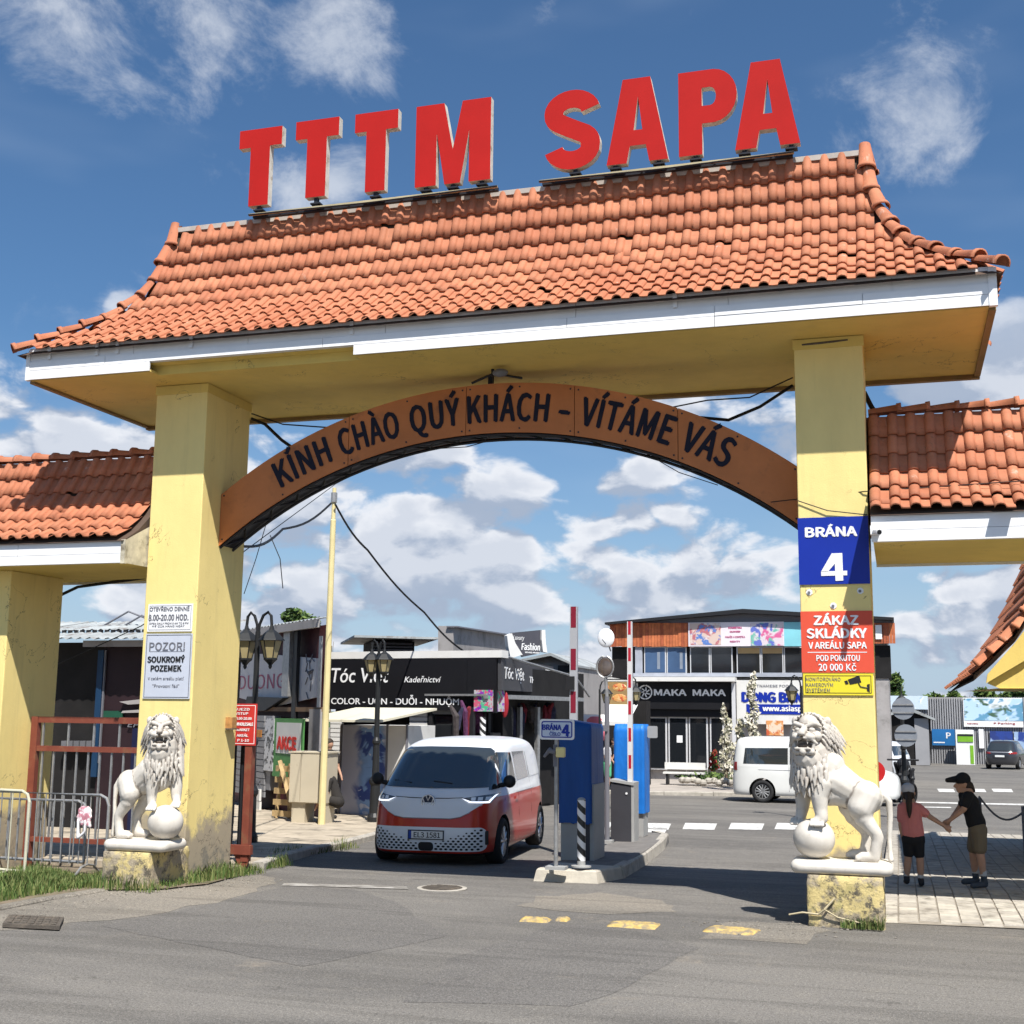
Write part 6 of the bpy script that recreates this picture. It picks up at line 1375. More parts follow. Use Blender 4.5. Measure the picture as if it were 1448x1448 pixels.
J = dict(head=(1362, 1108, 0), face=(-1, -.12, -.05), neck=(1366, 1120, 0), shL=(1369, 1126, -.11), shR=(1368, 1127, .11), hipM=(1380, 1163, 0), hipL=(1384, 1174, -.06), hipR=(1381, 1174, .07), wide=1.0, loose=True, hem=.78,
    elL=(1363, 1144, -.14), wrL=(1344, 1159, -.08), haL=(1336, 1164, -.05), elR=(1357, 1142, .12), wrR=(1345, 1158, .02), haR=(1337, 1163, 0), knL=(1386, 1206, -.06), knR=(1376, 1205, .08), anL=(1391, 1240, -.06), anR=(1379, 1236, .10),
    heelL=(1393, 1255, -.05), toeL=(1376, 1255.5, -.09), heelR=(1381, 1250, .1), toeR=(1363, 1250, .06))
t, H, fd, sd, u = figure('boy in a black shirt, olive shorts and black cap bending to take her hand', YBo, J, .98, (mat('black_shirt', (.012, .012, .014), .85, bump=1.0, bscale=9, stretch=(1, 1, .5)), mat('olive_shorts', (.15, .12, .08), .85, var=.15, bump=1.0, bscale=10, stretch=(1, 1, .4)), mat('blue_grey_shoe', (.05, .06, .075), .7)))
q = MB(); q.ell(H+zz*.05*u, .092*u, .10*u, .088*u, 16, 12); q.cap(H+zz*.055+fd*.07, H+zz*.045+fd*.18, .045, .03); q.build('cap', MATS['black_shirt'], t, remesh=(.01, 1)); q = MB(); q.ell(H-fd*.03-zz*.02, .084*u, .08*u, .07*u); q.cap(H-fd*.08-zz*.02, H-fd*.12-zz*.09, .04, .02); q.build('hair', M_HAIR, t, remesh=(.01, 1))
# ---- shoppers further back : simple poses in metres
def shopper(label, x, y, z, H, rz, shirt, trousers, lean=0, crouch=False, dress=None):
    t = thing('person', label, 'person', (x, y, z), rz, group='shoppers in the background'); s = H/1.75; q = MB(); V = Vector
    if crouch: hip, chest, head = V((.05, 0, .42))*s, V((-.12, 0, .80))*s, V((-.22, 0, 1.02))*s; kn = V((-.33, 0, .50))*s; an = V((-.18, 0, .09))*s
    else: hip, chest, head = V((0, 0, .92))*s, V((-lean, 0, 1.36))*s, V((-lean*1.3, 0, 1.63))*s; kn = V((-.03, 0, .50))*s; an = V((0, 0, .09))*s
    q.ell(head, .08*s, .08*s, .11*s); q.cap(head-V((0, 0, .08))*s, chest+V((0, 0, .08))*s, .045*s, .06*s)
    hands = []
    for k in (-1, 1):
        o = V((0, k*.18, 0))*s; sh = chest+o+V((0, 0, .04))*s; el = sh+V((-.03-lean*.3, k*.04, -.28))*s; wr = el+V((-.14 if not crouch else -.2, 0, -.20))*s; q.chain([sh, el, wr], [.045*s, .038*s, .028*s]); q.cap(wr, wr+V((-.03, 0, -.07))*s, .03*s, .022*s)
        for f in range(4): q.cap(wr+V((-.03, (f-1.5)*.016, -.07))*s, wr+V((-.05, (f-1.5)*.018, -.12))*s, .010*s, .008*s, 6)
        oo = V((0, k*.10, 0))*s; q.chain([hip+oo, kn+oo*1.1, an+oo*1.1], [.085*s, .055*s, .038*s])
    q.build('body', M_SKIN, t, local=True, remesh=(.018, 1)); q = MB(); q.chain([chest+V((0, 0, .03))*s, chest.lerp(hip, .6), hip], [.14*s, .135*s, .14*s]); q.cap(chest+V((0, -.15, .05))*s, chest+V((0, .15, .05))*s, .075*s, .075*s)
    for k in (-1, 1): o = V((0, k*.18, .04))*s; q.cap(chest+o, chest+o+V((-.02, k*.03, -.17))*s, .065*s, .055*s)
    q.build('shirt', shirt, t, local=True, remesh=(.018, 1)); q = MB()
    for k in (-1, 1): o = V((0, k*.10, 0))*s; q.chain([hip+o, kn+o*1.1]+([] if dress else [an+o*1.1+V((0, 0, .04))*s]), [.115*s, .08*s]+([] if dress else [.06*s]))
    q.build('trousers' if not dress else 'shorts', trousers, t, local=True, remesh=(.018, 1)); q = MB(); q.ell(head+V((.015, 0, .03))*s, .09*s, .088*s, .10*s); q.build('hair', M_HAIR, t, local=True)
    for k in (-1, 1): q = MB(); o = V((0, k*.11, 0))*s; q.cap(an+o-V((-.03, 0, .05))*s, an+o+V((-.14, 0, -.05))*s, .045*s, .04*s); q.build('shoe', M_BLK, t, local=True)
    return t
p = at(474, 1150, 24.6); shopper('person in dark clothes crouching beside the beige cabinet', p.x, 24.6, gz(24.6)+.1, 1.75, .3, mat('dark_jacket', (.03, .027, .025), .9), MATS['dark_jacket'], crouch=True)
p = at(452, 1150, 25.2); shopper('person in jeans working behind the beige cabinet, only the legs showing', p.x, 25.6, gz(25.6)+.1, 1.7, 2.6, MATS['dark_jacket'], mat('jeans', (.03, .06, .16), .9))
p = at(846, 1130, 40.5); shopper('shopper in green shorts and a pale top passing the food stall', p.x, 41.8, gz(41.8)+.12, 1.65, 2.9, mat('pale_shirt', (.5, .5, .52), .9), mat('green_shorts', (.10, .42, .22), .9), dress=True)
p = at(864, 1130, 42); shopper('shopper in dark clothes behind the green shorts, in front of the stall', p.x, 42.4, gz(42.4)+.12, 1.7, .4, MATS['dark_jacket'], MATS['black_shorts'])
# ================================================================ BUILDINGS BEHIND THE GATE
def corr(name, col, k_=14, bump=.8, axis=0, **kw):
    m = mat(name, col, kw.pop('rough', .5), var=.1, scale=.8, **kw)
    return m
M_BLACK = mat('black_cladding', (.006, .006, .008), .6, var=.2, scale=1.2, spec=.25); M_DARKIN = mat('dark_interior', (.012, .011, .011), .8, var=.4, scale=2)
M_MAROON = mat('maroon_cladding', (.085, .022, .028), .6, var=.15, scale=1.5); M_GWALL = mat('grey_render', (.34, .32, .31), .85, var=.12, scale=1.2, dirt=(.2, .19, .18), dscale=.9)
M_ROOFM = mat('weathered_roof_sheet', (.33, .35, .35), .6, var=.25, scale=1.4, dirt=(.16, .13, .11), dscale=2.2, dlo=.5, dhi=.7)
M_WWALL = mat('white_cladding', (.66, .65, .62), .6, var=.08, scale=1, dirt=(.42, .40, .37), dscale=1.6, dlo=.55, dhi=.8)
M_SHOPG = mat('shop_glass', (.012, .014, .017), .06, var=0, spec=.8); M_BEIGE = mat('beige_cabinet', (.50, .44, .33), .6, var=.06, scale=2, dirt=(.34, .29, .2), dscale=2, dlo=.6)
M_WOOD = mat('pallet_wood', (.48, .34, .17), .8, var=.25, scale=7); M_CANV = mat('white_canopy', (.70, .69, .67), .6, var=.05)
M_TEAL = mat('blue_paint', (.008, .035, .085), .5); M_FRAME = mat('window_frame', (.55, .55, .56), .5, var=.05)
def picture(name, cols, scale=3.0, seed=0.0, stretch=(1, 1, 1), detail=3):
    "printed photo seen from afar: irregular blotches of a few flat print colours"
    m = bpy.data.materials.new(name); m.use_nodes = True; k, b = mnodes(m); tc = k.new('ShaderNodeTexCoord').outputs['Object']
    v = k.vmath('ADD', k.vmath('MULTIPLY', tc, stretch), (seed, seed*1.7, seed*.6)); c = cols[0]
    for i, q in enumerate(cols[1:]): c = k.mix(k.ramp(k.noise(k.vmath('ADD', v, (i*5.3, 0, i*3.1)), scale*(1+.3*i), detail, .6, .4), .52, .58), c, q)
    k.l.new(c, b.inputs['Base Color']); b.inputs['Roughness'].default_value = .45; return m
def wallfr(pa, Ya, pb, Yb, py=1000):
    A = at(pa, py, Ya); B = at(pb, py, Yb); A.z = B.z = 0; L = (B-A).length; return Fr(A, B-A), L
class Wall:
    "vertical wall between two image columns at given depths"
    def __init__(s, pa, Ya, pb, Yb):
        s.pa, s.pb, s.Ya, s.Yb = pa, pb, Ya, Yb; A = at(pa, 1000, Ya); B = at(pb, 1000, Yb); A.z = B.z = 0; s.fr = Fr(A, B-A); s.L = (B-A).length; s.g = gz(min(Ya, Yb))
    def uv(s, px, py):
        d = ray(px, py); n = s.fr.n; o = Vector((0, 0, HC)); t = (s.fr.o-o).dot(n)/d.dot(n); p = o+d*t; q = p-s.fr.o; return q.dot(s.fr.r), p.z
    def box(s, x0, y0, x1, y1, m, parent, name, w0=0, w1=.03, label=None, bevel=0):
        ym = (y0+y1)/2; xm = (x0+x1)/2; u0 = s.uv(x0, ym)[0]; u1 = s.uv(x1, ym)[0]; z1 = s.uv(xm, y0)[1]; z0 = s.uv(xm, y1)[1]
        q = MB(); q.fbox(s.fr, u0, u1, z0, z1, w0, w1); return q.build(name, m, parent, label, bevel=bevel)
    def quad4(s, P, m, parent, name, w0=0, w1=.03): q = MB(); q.poly(s.fr, [s.uv(*p) for p in P], w0, w1); return q.build(name, m, parent)
    def text(s, t, cx, cy, hp, wp, m, parent, w=.035, bold=.02, **kw):
        u, z = s.uv(cx, cy); h = s.uv(cx, cy-hp/2)[1]-s.uv(cx, cy+hp/2)[1]; W = s.uv(cx+wp/2, cy)[0]-s.uv(cx-wp/2, cy)[0]
        return text(t, s.fr, u, z, h, m, parent, w=w, width=W, bold=bold, ext=.006, **kw)
def vol(q, fr, u0, u1, z0, z1, depth, w=0): q.fbox(fr, u0, u1, z0, z1, w-depth, w)

# ---- A: low corrugated-roof shops on the left
B1 = thing('market_hall', 'low dark market hall with weathered corrugated roof behind the red fence', 'building', tuple(at(150, 1100, 27)))
W1 = Wall(20, 20.5, 262, 20.5); q = MB(); vol(q, W1.fr, -6, W1.L-.4, W1.g-.3, W1.uv(150, 906)[1], 2.2, -.5); q.build('wall', M_DARKIN, B1)  # near-black wall and maroon cladding: shade under the overhang put into the colour
W1.box(118, 912, 258, 1190, mat('shaded_maroon', (.022, .010, .013), .6), B1, 'cladding', -.49, -.45); W1.box(115, 905, 258, 914, M_GWALL, B1, 'fascia', -.1, -.05)
W1.box(116, 918, 124, 1100, M_TEAL, B1, 'drainpipe', -.44, -.38); W1.box(125, 918, 127, 1080, M_INKG, B1, 'drainpipe', -.44, -.4)
W1.box(165, 1030, 215, 1180, mat('navy_poster', (.008, .010, .04), .6, var=.1), B1, 'poster', -.44, -.41); W1.text('EPPE', 180, 1025, 7, 34, M_INKG, B1, w=-.40, shear=.2)
W1.box(128, 1005, 155, 1016, mat('dark_green', (.01, .07, .04), .7), B1, 'green_panel', -.44, -.4); W1.quad4([(155, 992), (216, 985), (216, 993), (168, 996)], M_GWALL, B1, 'awning', -.44, -.3); W1.quad4([(160, 1005), (216, 1001), (216, 1007), (158, 1008)], M_GWALL, B1, 'awning', -.44, -.3)
for i in range(5): W1.box(72+i*9, 1048, 79+i*9, 1062, mat('grey_carton', (.12, .12, .13), .8), B1, 'carton', -.44, -.3)
def corr_roof(parent, fr, u0, u1, z0, z1, dep, w, pitch=.18, name='roof_sheet', m=None, sheets=1.0, amp=.022):
    n = max(1, round((u1-u0)/sheets)); 
    for i in range(n):
        a = u0+(u1-u0)*i/n; b = u0+(u1-u0)*(i+1)/n; q = MB(); k = max(2, int((b-a)/pitch*4)); vs = []
        for row, (ww, zz) in enumerate(((w, z0), (w-dep*.5, (z0+z1)/2+.0), (w-dep, z1))):
            for j in range(k+1): u = a+(b-a)*j/k; vs.append(fr.p(u, zz+amp*math.sin(u/pitch*2*math.pi)+(i % 2)*.008, ww))
        q.add(vs, [(r*(k+1)+j, r*(k+1)+j+1, (r+1)*(k+1)+j+1, (r+1)*(k+1)+j) for r in range(2) for j in range(k)]); q.build(name, m or M_ROOFM, parent)
z0, z1 = W1.uv(200, 903)[1], W1.uv(200, 868)[1]+.25
corr_roof(B1, W1.fr, -6, W1.L, z0, z0+.16, .9, .12, .20); corr_roof(B1, W1.fr, -6, W1.L, z0+.22, z0+.52, 1.8, -.8, .20)
q = MB(); r1 = random.Random(3)
for i in range(44): u = -3+i*.14; q.fbox(W1.fr, u, u+.08, z0+.17, z0+.23, -.84, -.8)
q.build('vent_strip', M_BLK, B1, kind='stuff'); q = MB()
for a in ((75, 870, 150, 862), (95, 876, 170, 868), (140, 880, 190, 874)): A = W1.uv(a[0], a[1]); B = W1.uv(a[2], a[3]); q.tube([W1.fr.p(A[0], A[1]-.1, -1.6), W1.fr.p((A[0]+B[0])/2, max(A[1], B[1])+.1, -1.6), W1.fr.p(B[0], B[1]-.1, -1.6)], .02, 6)
q.build('roof_pipes', M_INKG, B1)
B1b = thing('market_hall', 'market shop with slanted corrugated roof, white banner and beige cabinet in front', 'building', tuple(at(400, 1100, 26)))
W2 = Wall(338, 29.5, 463, 25.4); zE = W2.uv(400, 888)[1]
def plan_block(q, pts, z0, z1): n = len(pts); q.add([(p.x, p.y, z0) for p in pts]+[(p.x, p.y, z1) for p in pts], [tuple(range(n-1, -1, -1)), tuple(range(n, 2*n))]+[(i, (i+1) % n, (i+1) % n+n, i+n) for i in range(n)])
A_, B_2 = at(336, 1000, 29.95), at(462, 1000, 25.75); C_, D_ = at(456, 1000, 29.9), at(345, 1000, 35)
q = MB(); plan_block(q, [A_, B_2, C_, D_], W2.g-.3, zE-.05); q.build('wall', M_MAROON, B1b)
q = MB(); q.fbox(W2.fr, -.1, W2.L+.1, zE-.16, zE+.02, .28, .36); q.build('eave', M_GWALL, B1b)
n_ = 9; F0, F1 = W2.fr.p(-.1, 0, .34), W2.fr.p(W2.L+.12, 0, .34); K0, K1 = at(342, 1000, 33.5), at(462, 1000, 29.2)
for i in range(n_):
    q = MB(); k_ = 12; vs = []
    for (P0, P1, zz_) in ((F0, F1, zE+.03), (K0, K1, zE+.40)):
        for j in range(k_+1): f = (i+j/k_)/n_; p = P0.lerp(P1, f); vs.append((p.x, p.y, zz_+.02*math.sin(j/k_*6*math.pi)+(i % 2)*.006))
    q.add(vs, [(j, j+1, k_+j+2, k_+j+1) for j in range(k_)]); q.build('roof_sheet', M_ROOFM, B1b)
W2.quad4([(335, 923), (380, 925), (450, 931), (450, 986), (388, 1000), (335, 985)], mat('white_banner', (.62, .60, .60), .6, var=.06), B1b, 'banner', .0, .05)
W2.text('DUONG', 372, 964, 20, 64, mat('faded_pink', (.42, .12, .18), .6, var=0), B1b, w=.055, bold=.0)
q = MB(); u, z = W2.uv(415, 962); q.tube([W2.fr.p(u+.32*math.cos(R(i*20)), z+.32*math.sin(R(i*20)), .06) for i in range(19)], .012, 5); 
for i in range(9): a = r1.uniform(0, 6.28); q.tube([W2.fr.p(u+.1*math.cos(a)-.05, z+.1*math.sin(a), .06), W2.fr.p(u+.25*math.cos(a+.4), z+.22*math.sin(a+.4), .06)], .012, 4)
u, z = W2.uv(441, 955)
for i in range(16): a = r1.uniform(0, 6.28); x0 = u+r1.uniform(-.2, .15); zz_ = z+r1.uniform(-.5, .4); q.tube([W2.fr.p(x0, zz_, .06), W2.fr.p(x0+.2*math.cos(a), zz_+.22*math.sin(a), .06)], .012, 4)
q.build('line_drawing', M_INKG, B1b, kind='stuff')
W2.quad4([(360, 985), (412, 987), (385, 1005), (355, 1006)], M_BLK, B1b, 'canopy', .06, .2); W2.box(411, 886, 420, 985, M_GALV, B1b, 'duct', .06, .2); W2.box(421, 886, 426, 1062, M_BLK, B1b, 'pole', .06, .14)  # black canopy sheet: the canopy's shadow put in as a dark shape
W2.box(454.5, 900, 457, 1062, M_GALV, B1b, 'post', .05, .1); W2.box(335, 1000, 462, 1006, mat('brown_ledge', (.2, .12, .07), .7), B1b, 'ledge', .06, .12)
W2.box(362, 1012, 395, 1115, M_GREYS if False else mat('grey_slats', (.24, .24, .25), .6), B1b, 'shutter_back', .0, .2)
for i in range(13): W2.box(335, 1012+i*8.6, 387, 1019.4+i*8.6, mat('grey_slats', (.24, .24, .25), .6), B1b, 'slat', .2, .24)
W2.text('BOX', 371, 1105, 8, 24, M_INKG, B1b, w=.245, bold=0); W2.box(367, 1032, 384, 1042, mat('orange_sticker', (.55, .22, .04), .6), B1b, 'sticker', .241, .25)
W2.box(388, 1016, 401, 1090, picture('black_white_poster', [(.55, .55, .56), (.03, .03, .03)], 9, 2), B1b, 'poster', .22, .25); W2.box(400, 1016, 442, 1100, mat('green_frame', (.08, .24, .07), .6), B1b, 'poster_frame', .2, .24); W2.box(405, 1022, 440, 1066, M_WWALL, B1b, 'poster', .241, .25)
W2.text('AKCE', 420, 1051, 17, 27, mat('bright_red', (.6, .03, .02), .6, var=0), B1b, w=.255, bold=.05)
for i in range(3): W2.box(360, 1114+i*17, 384, 1130+i*17, M_WWALL, B1b, 'white_panel', .25, .3)
W2.box(446, 1003, 461, 1062, M_GWALL, B1b, 'side_panel', .1, .16)
# pallet, leaning board, cabinet
p = at(400, 1150, 25.0); PLT = thing('pallet', 'pale wooden pallet leaning upright on the shop wall', 'pallet', (p.x, 25.0, gz(25)+.1)); z00 = gz(25)+.1
for i in range(5): q = MB(); z = z00+.05+i*.235; q.add([(p.x-.30+i*.0, 25.1+z*.1, z), (p.x+.42-i*.075, 24.9+z*.1, z), (p.x+.42-i*.075, 24.9+z*.1, z+.12), (p.x-.30, 25.1+z*.1, z+.12), (p.x-.30, 25.13+z*.1, z), (p.x+.42-i*.075, 24.93+z*.1, z), (p.x+.42-i*.075, 24.93+z*.1, z+.12), (p.x-.30, 25.13+z*.1, z+.12)], [(0, 1, 2, 3), (7, 6, 5, 4), (0, 4, 5, 1), (3, 2, 6, 7), (1, 5, 6, 2), (0, 3, 7, 4)]); q.build('slat', M_WOOD, PLT)
for dx in (-.27, .05, .33): q = MB(); q.tube([(p.x+dx, 25.2, z00), (p.x+dx*.55-.05, 25.3, z00+1.15)], .045, 4); q.build('bearer', M_WOOD, PLT)
q = MB(); a = at(396, 1076, 25.0); b = at(417, 1160, 24.6); q.tube([a, b], .055, 4); tag(q.build('leaning_board', M_WOOD), 'long pale board leaning between the pallet and the beige cabinet', 'board')
CB = thing('utility_cabinet', 'big beige utility cabinet standing on a pale base by the left pavement', 'cabinet', tuple(at(440, 1155, 24.2)))
a, b, zt_, zb_ = at(409, 1110, 24.2).x, at(461, 1110, 24.2).x, at(435, 1065, 24.2).z, at(435, 1136, 24.2).z
q = MB(); q.box(a, b, 24.2, 24.75, zb_, zt_); q.build('housing', M_BEIGE, CB, bevel=.01); q = MB(); q.box(a-.03, b+.03, 24.17, 24.78, zt_, zt_+.03); q.build('lid', M_BEIGE, CB)
for i, (x0, x1) in enumerate(((409.6, 424.5), (425.5, 460.6))): c0, c1 = at(x0, 1100, 24.18).x, at(x1, 1100, 24.18).x; q = MB(); q.box(c0, c1, 24.18, 24.199, zb_+.02, zt_-.02); d = q.build('door', M_BEIGE, CB)
q = MB(); q.box(a+.05, a+.35, 24.25, 24.7, gz(24)+.0, zb_); q.build('leg', M_BEIGE, CB); q = MB(); q.box(b-.12, b-.02, 24.25, 24.7, gz(24), zb_); q.build('leg', M_BEIGE, CB)
# ---- B: black beauty salon
B2 = thing('beauty_salon', 'flat roofed black salon with big white lettering and white roof edge', 'building', tuple(at(560, 1100, 31)))
W3 = Wall(466, 30.6, 704, 30); W4 = Wall(704, 30, 778, 36.2)
q = MB(); vol(q, W3.fr, 0, W3.L-.5, W3.g-.3, W3.uv(560, 940)[1], 7, -.3); q.build('wall', M_DARKIN, B2)
s1 = W3.box(467, 932, 663, 1004, M_BLACK, B2, 'sign_panel', .0, .12); W3.box(663.3, 931, 704, 1008, M_BLACK, B2, 'sign_panel', .0, .12); W3.box(465, 921, 712, 931, M_WWALL, B2, 'roof_edge', -.3, .118)
W3.text('Tóc Việt', 512, 955, 20, 80, M_SWHITE, B2, w=.125, bold=.015, shear=.15); W3.text('Kadeřnictví', 601, 961, 8, 52, M_SWHITE, B2, w=.125, bold=.005, shear=.25)
W3.text('COLOR - UỐN - DUỖI - NHUỘM', 560, 992, 8.5, 180, M_SWHITE, B2, w=.125, bold=.025)
W4.quad4([(704, 928), (778, 943), (778, 980), (704, 976)], mat('charcoal_board', (.055, .055, .06), .5, var=.15), B2, 'side_sign', 0, .1)
W4.text('Tóc Việt', 722, 953, 16, 28, M_SWHITE, B2, w=.105, bold=.01, shear=.1); W4.text('THE BARBER', 759, 963, 8, 30, M_SWHITE, B2, w=.105, bold=.03); W4.text('NAILS', 771, 948, 2.5, 9, M_SWHITE, B2, w=.105); W4.text('BEAUTY', 771, 975, 2.5, 10, M_SWHITE, B2, w=.105)
q = MB(); q.fbox(W4.fr, .9, W4.L, W4.g-.3, W4.uv(740, 976)[1], -3, -.1); q.build('side_wall', M_DARKIN, B2)
for a_, b_ in ((606, 611), (640, 650), (655, 661)): W3.box(a_, 1003, b_, 1160, M_BLK, B2, 'pillar', -.1, .05)
W3.box(611, 1012, 640, 1058, M_SHOPG, B2, 'window', -.15, -.05); W3.box(611, 1058, 640, 1070, mat('dull_grey', (.2, .2, .2), .7), B2, 'window_sill', -.1, .05); W3.box(611, 1003, 640, 1010, mat('dull_grey', (.2, .2, .2), .7), B2, 'lintel', -.1, .02)
W3.box(463, 1022, 480, 1072, M_WWALL, B2, 'shutter_back', -.2, -.1)
for i in range(9): W3.box(466, 1018+i*6.2, 482, 1023.2+i*6.2, M_WWALL, B2, 'slat', -.1, -.04)
for i in range(14): W3.box(578, 1008+i*6.2, 603, 1013.2+i*6.2, M_WWALL, B2, 'slat', -.1, -.04)
KI = thing('kiosk', 'white kiosk with blue graffiti door and sloping awning between cabinet and van', 'kiosk', tuple(at(540, 1150, 27)))
W5 = Wall(482, 27.2, 602, 27.2); q = MB(); vol(q, W5.fr, 0, W5.uv(575, 1100)[0], W5.g+.0, W5.uv(540, 1026)[1], 1.8); q.build('body', M_WWALL, KI)
def graffiti():
    m = bpy.data.materials.new('graffiti_panel'); m.use_nodes = True; k, b = mnodes(m); tc = k.new('ShaderNodeTexCoord').outputs['Object']; sp = k.new('ShaderNodeSeparateXYZ'); k.l.new(tc, sp.inputs[0])
    c = (.50, .52, .60); n = k.noise(tc, 1.8, 3, .6, .6)
    x = k.math('ABSOLUTE', k.math('SUBTRACT', sp.outputs[0], -.35)); f = k.ramp(k.math('ADD', x, k.math('MULTIPLY', k.math('SUBTRACT', n, .5), .9)), .42, .18)
    c = k.mix(f, c, (.05, .09, .30)); c = k.mix(k.math('MULTIPLY', f, k.ramp(n, .44, .5)), c, (.25, .42, .70)); c = k.mix(k.math('MULTIPLY', f, k.ramp(k.noise(tc, 3.5, 2, .5, .5), .60, .62)), c, (.70, .72, .78))
    k.l.new(c, b.inputs['Base Color']); b.inputs['Roughness'].default_value = .4; return m
W5.box(484, 1026, 546, 1158, graffiti(), KI, 'door', .0, .04); W5.box(548.5, 1026, 574, 1158, M_WWALL, KI, 'door', .0, .04)
for x in (482, 546.2, 574): W5.box(x, 1024, x+2, 1160, M_INKG, KI, 'frame_bar', .0, .07)
q = MB(); Z = W5.uv(540, 1021)[1]; u1 = W5.uv(605, 1000)[0]; u0 = W5.uv(461, 1000)[0]
q.add([W5.fr.p(u0, Z, 1.3), W5.fr.p(u1-.6, Z, 1.3), W5.fr.p(u1, Z+.28, -.6), W5.fr.p(u0+.5, Z+.28, -.6)]+[W5.fr.p(u0, Z+.05, 1.3), W5.fr.p(u1-.6, Z+.05, 1.3), W5.fr.p(u1, Z+.33, -.6), W5.fr.p(u0+.5, Z+.33, -.6)], [(3, 2, 1, 0), (4, 5, 6, 7), (0, 1, 5, 4), (1, 2, 6, 5), (2, 3, 7, 6), (3, 0, 4, 7)]); q.build('awning', mat('cream_awning', (.60, .56, .44), .6, var=.05), KI)
q = MB(); hb = thing('roof_hut', 'small louvred hut with wide flat roof on top of the black salon', 'roof hut', tuple(at(550, 920, 33)))
W6 = Wall(524, 33, 584, 33.6); q = MB(); vol(q, W6.fr, 0, W6.L, W6.uv(550, 930)[1], W6.uv(550, 906)[1], 2.2); q.build('wall', M_DARKIN, hb)
for i in range(4): W6.box(525, 909+i*4.5, 583, 911.5+i*4.5, M_INKG, hb, 'louvre', .0, .05)
q = MB(); ut = W6.uv(550, 905)[1]; u0 = W6.uv(496, 905)[0]; u1 = W6.uv(612, 905)[0]; q.fbox(W6.fr, u0, u1, ut-.0, ut+.06, -3.0, .9); q.build('roof', M_ROOFM, hb)
# clutter under the side awning: hanging clothes, umbrella-like drapes, colourful cloth box
q = MB(); W7 = Wall(650, 29.2, 800, 34.5); 
st = thing('market_stall', 'dark stall front with hanging goods under a grey canopy frame', 'market stall', tuple(at(700, 1060, 32)))
q = MB(); q.fbox(W7.fr, .9, W7.L, W7.g, W7.uv(700, 1003)[1]-.1, -.55, -.45); q.build('backdrop', M_DARKIN, st)
q = MB(); A = W7.uv(665, 984); 
q.fbox(W7.fr, .6, W7.L+.3, A[1]-.06, A[1]+.04, .3, .42); q.tube([W7.fr.p(*W7.uv(700, 928), .3), W7.fr.p(*W7.uv(800, 957), .3), W7.fr.p(*W7.uv(818, 985), .35)], .03, 6); q.fbox(W7.fr, .6, W7.L+.3, A[1]+.0, A[1]+.05, -1.6, .3); q.build('canopy_frame', M_GALV, st)
r1 = random.Random(12); cc_ = [(.06, .05, .05), (.16, .02, .03), (.12, .11, .10), (.22, .19, .17), (.03, .03, .06), (.09, .03, .08)]
for i in range(26):
    px_ = 655+i*5.4+r1.uniform(-2, 2); u, z = W7.uv(px_, 996+r1.uniform(-4, 8)); h = r1.uniform(.35, .95); w = r1.uniform(.12, .26); c = cc_[r1.randrange(6)]; q = MB()
    q.chain([W7.fr.p(u, z, -.1-r1.uniform(0, .25)), W7.fr.p(u+r1.uniform(-.05, .05), z-h*.3, -.2), W7.fr.p(u+r1.uniform(-.1, .1), z-h, -.2)], [w*.35, w*.6, w*.45], 6); q.build('hanging_garment', mat('garment_%d%d' % (int(c[0]*100), int(c[2]*100)), c, .9, var=.4, scale=14), st)
for x in (668, 690, 735, 760): W7.box(x, 1000, x+3.5, 1140, M_BLK if x < 700 else M_GALV, st, 'post', -.1, .0)
W7.box(683, 1036, 698, 1075, M_BLK, st, 'rack', -.2, .2); W7.box(722, 1024, 733, 1052, M_FRAME, st, 'door_frame', -.7, -.6); W7.box(724, 1027, 731, 1050, M_SHOPG, st, 'door_glass', -.6, -.58)
q = MB(); u, z = W7.uv(681, 991); q.fbox(W7.fr, u-.36, u+.36, z-.26, z+.26, .0, .45); q.build('printed_cloth_drum', picture('printed_cloth', [(.45, .44, .46), (.08, .45, .25), (.25, .02, .40), (.6, .10, .18)], 4.5, 1), st)
q = MB(); u, z = W7.uv(668, 1030); q.cyl(W7.fr.p(u, z-.28, .3), W7.fr.p(u, z+.28, .3), .075, n=12); q.build('barber_pole', mb, st)
c = at(714, 996, 30.5); q = MB(); q.ell(c, .10, .05, .33, 12, 10); tag(q.build('no_entry_sign', mat('dull_sign_red', (.30, .02, .03), .5)), 'red no entry sign seen from the side under the stall canopy', 'road sign'); 
TB = thing('roof_block', 'grey rendered block on the roof behind the salon', 'building', tuple(at(680, 920, 36)))
W8 = Wall(641, 38, 716, 46); q = MB(); q.poly(W8.fr, [W8.uv(641, 930), W8.uv(716, 930), W8.uv(716, 897), W8.uv(641, 885)], -.5, 0); q.build('wall', M_GWALL, TB); q = MB(); q.poly(W8.fr, [W8.uv(640, 887), W8.uv(717, 899), W8.uv(717, 897), W8.uv(640, 885)], -.2, .15); q.build('parapet', M_INKG, TB)
FS = thing('fashion_sign', 'dark fashion sign between white drapes on the roof edge', 'sign', tuple(at(740, 925, 34))); W9 = Wall(718, 34, 770, 35)
W9.quad4([(721, 895), (762, 891), (761, 924), (737, 929), (724, 910)], mat('slate_board', (.07, .07, .085), .5), FS, 'board', 0, .08); W9.text('Luxury', 731, 902, 6, 16, M_SWHITE, FS, w=.085, shear=.3, bold=0); W9.text('Fashion', 748, 915, 9, 26, M_SWHITE, FS, w=.085, bold=.02, shear=.15); W9.text('MEN AND WOMEN', 750, 923, 2.2, 20, M_SWHITE, FS, w=.085)
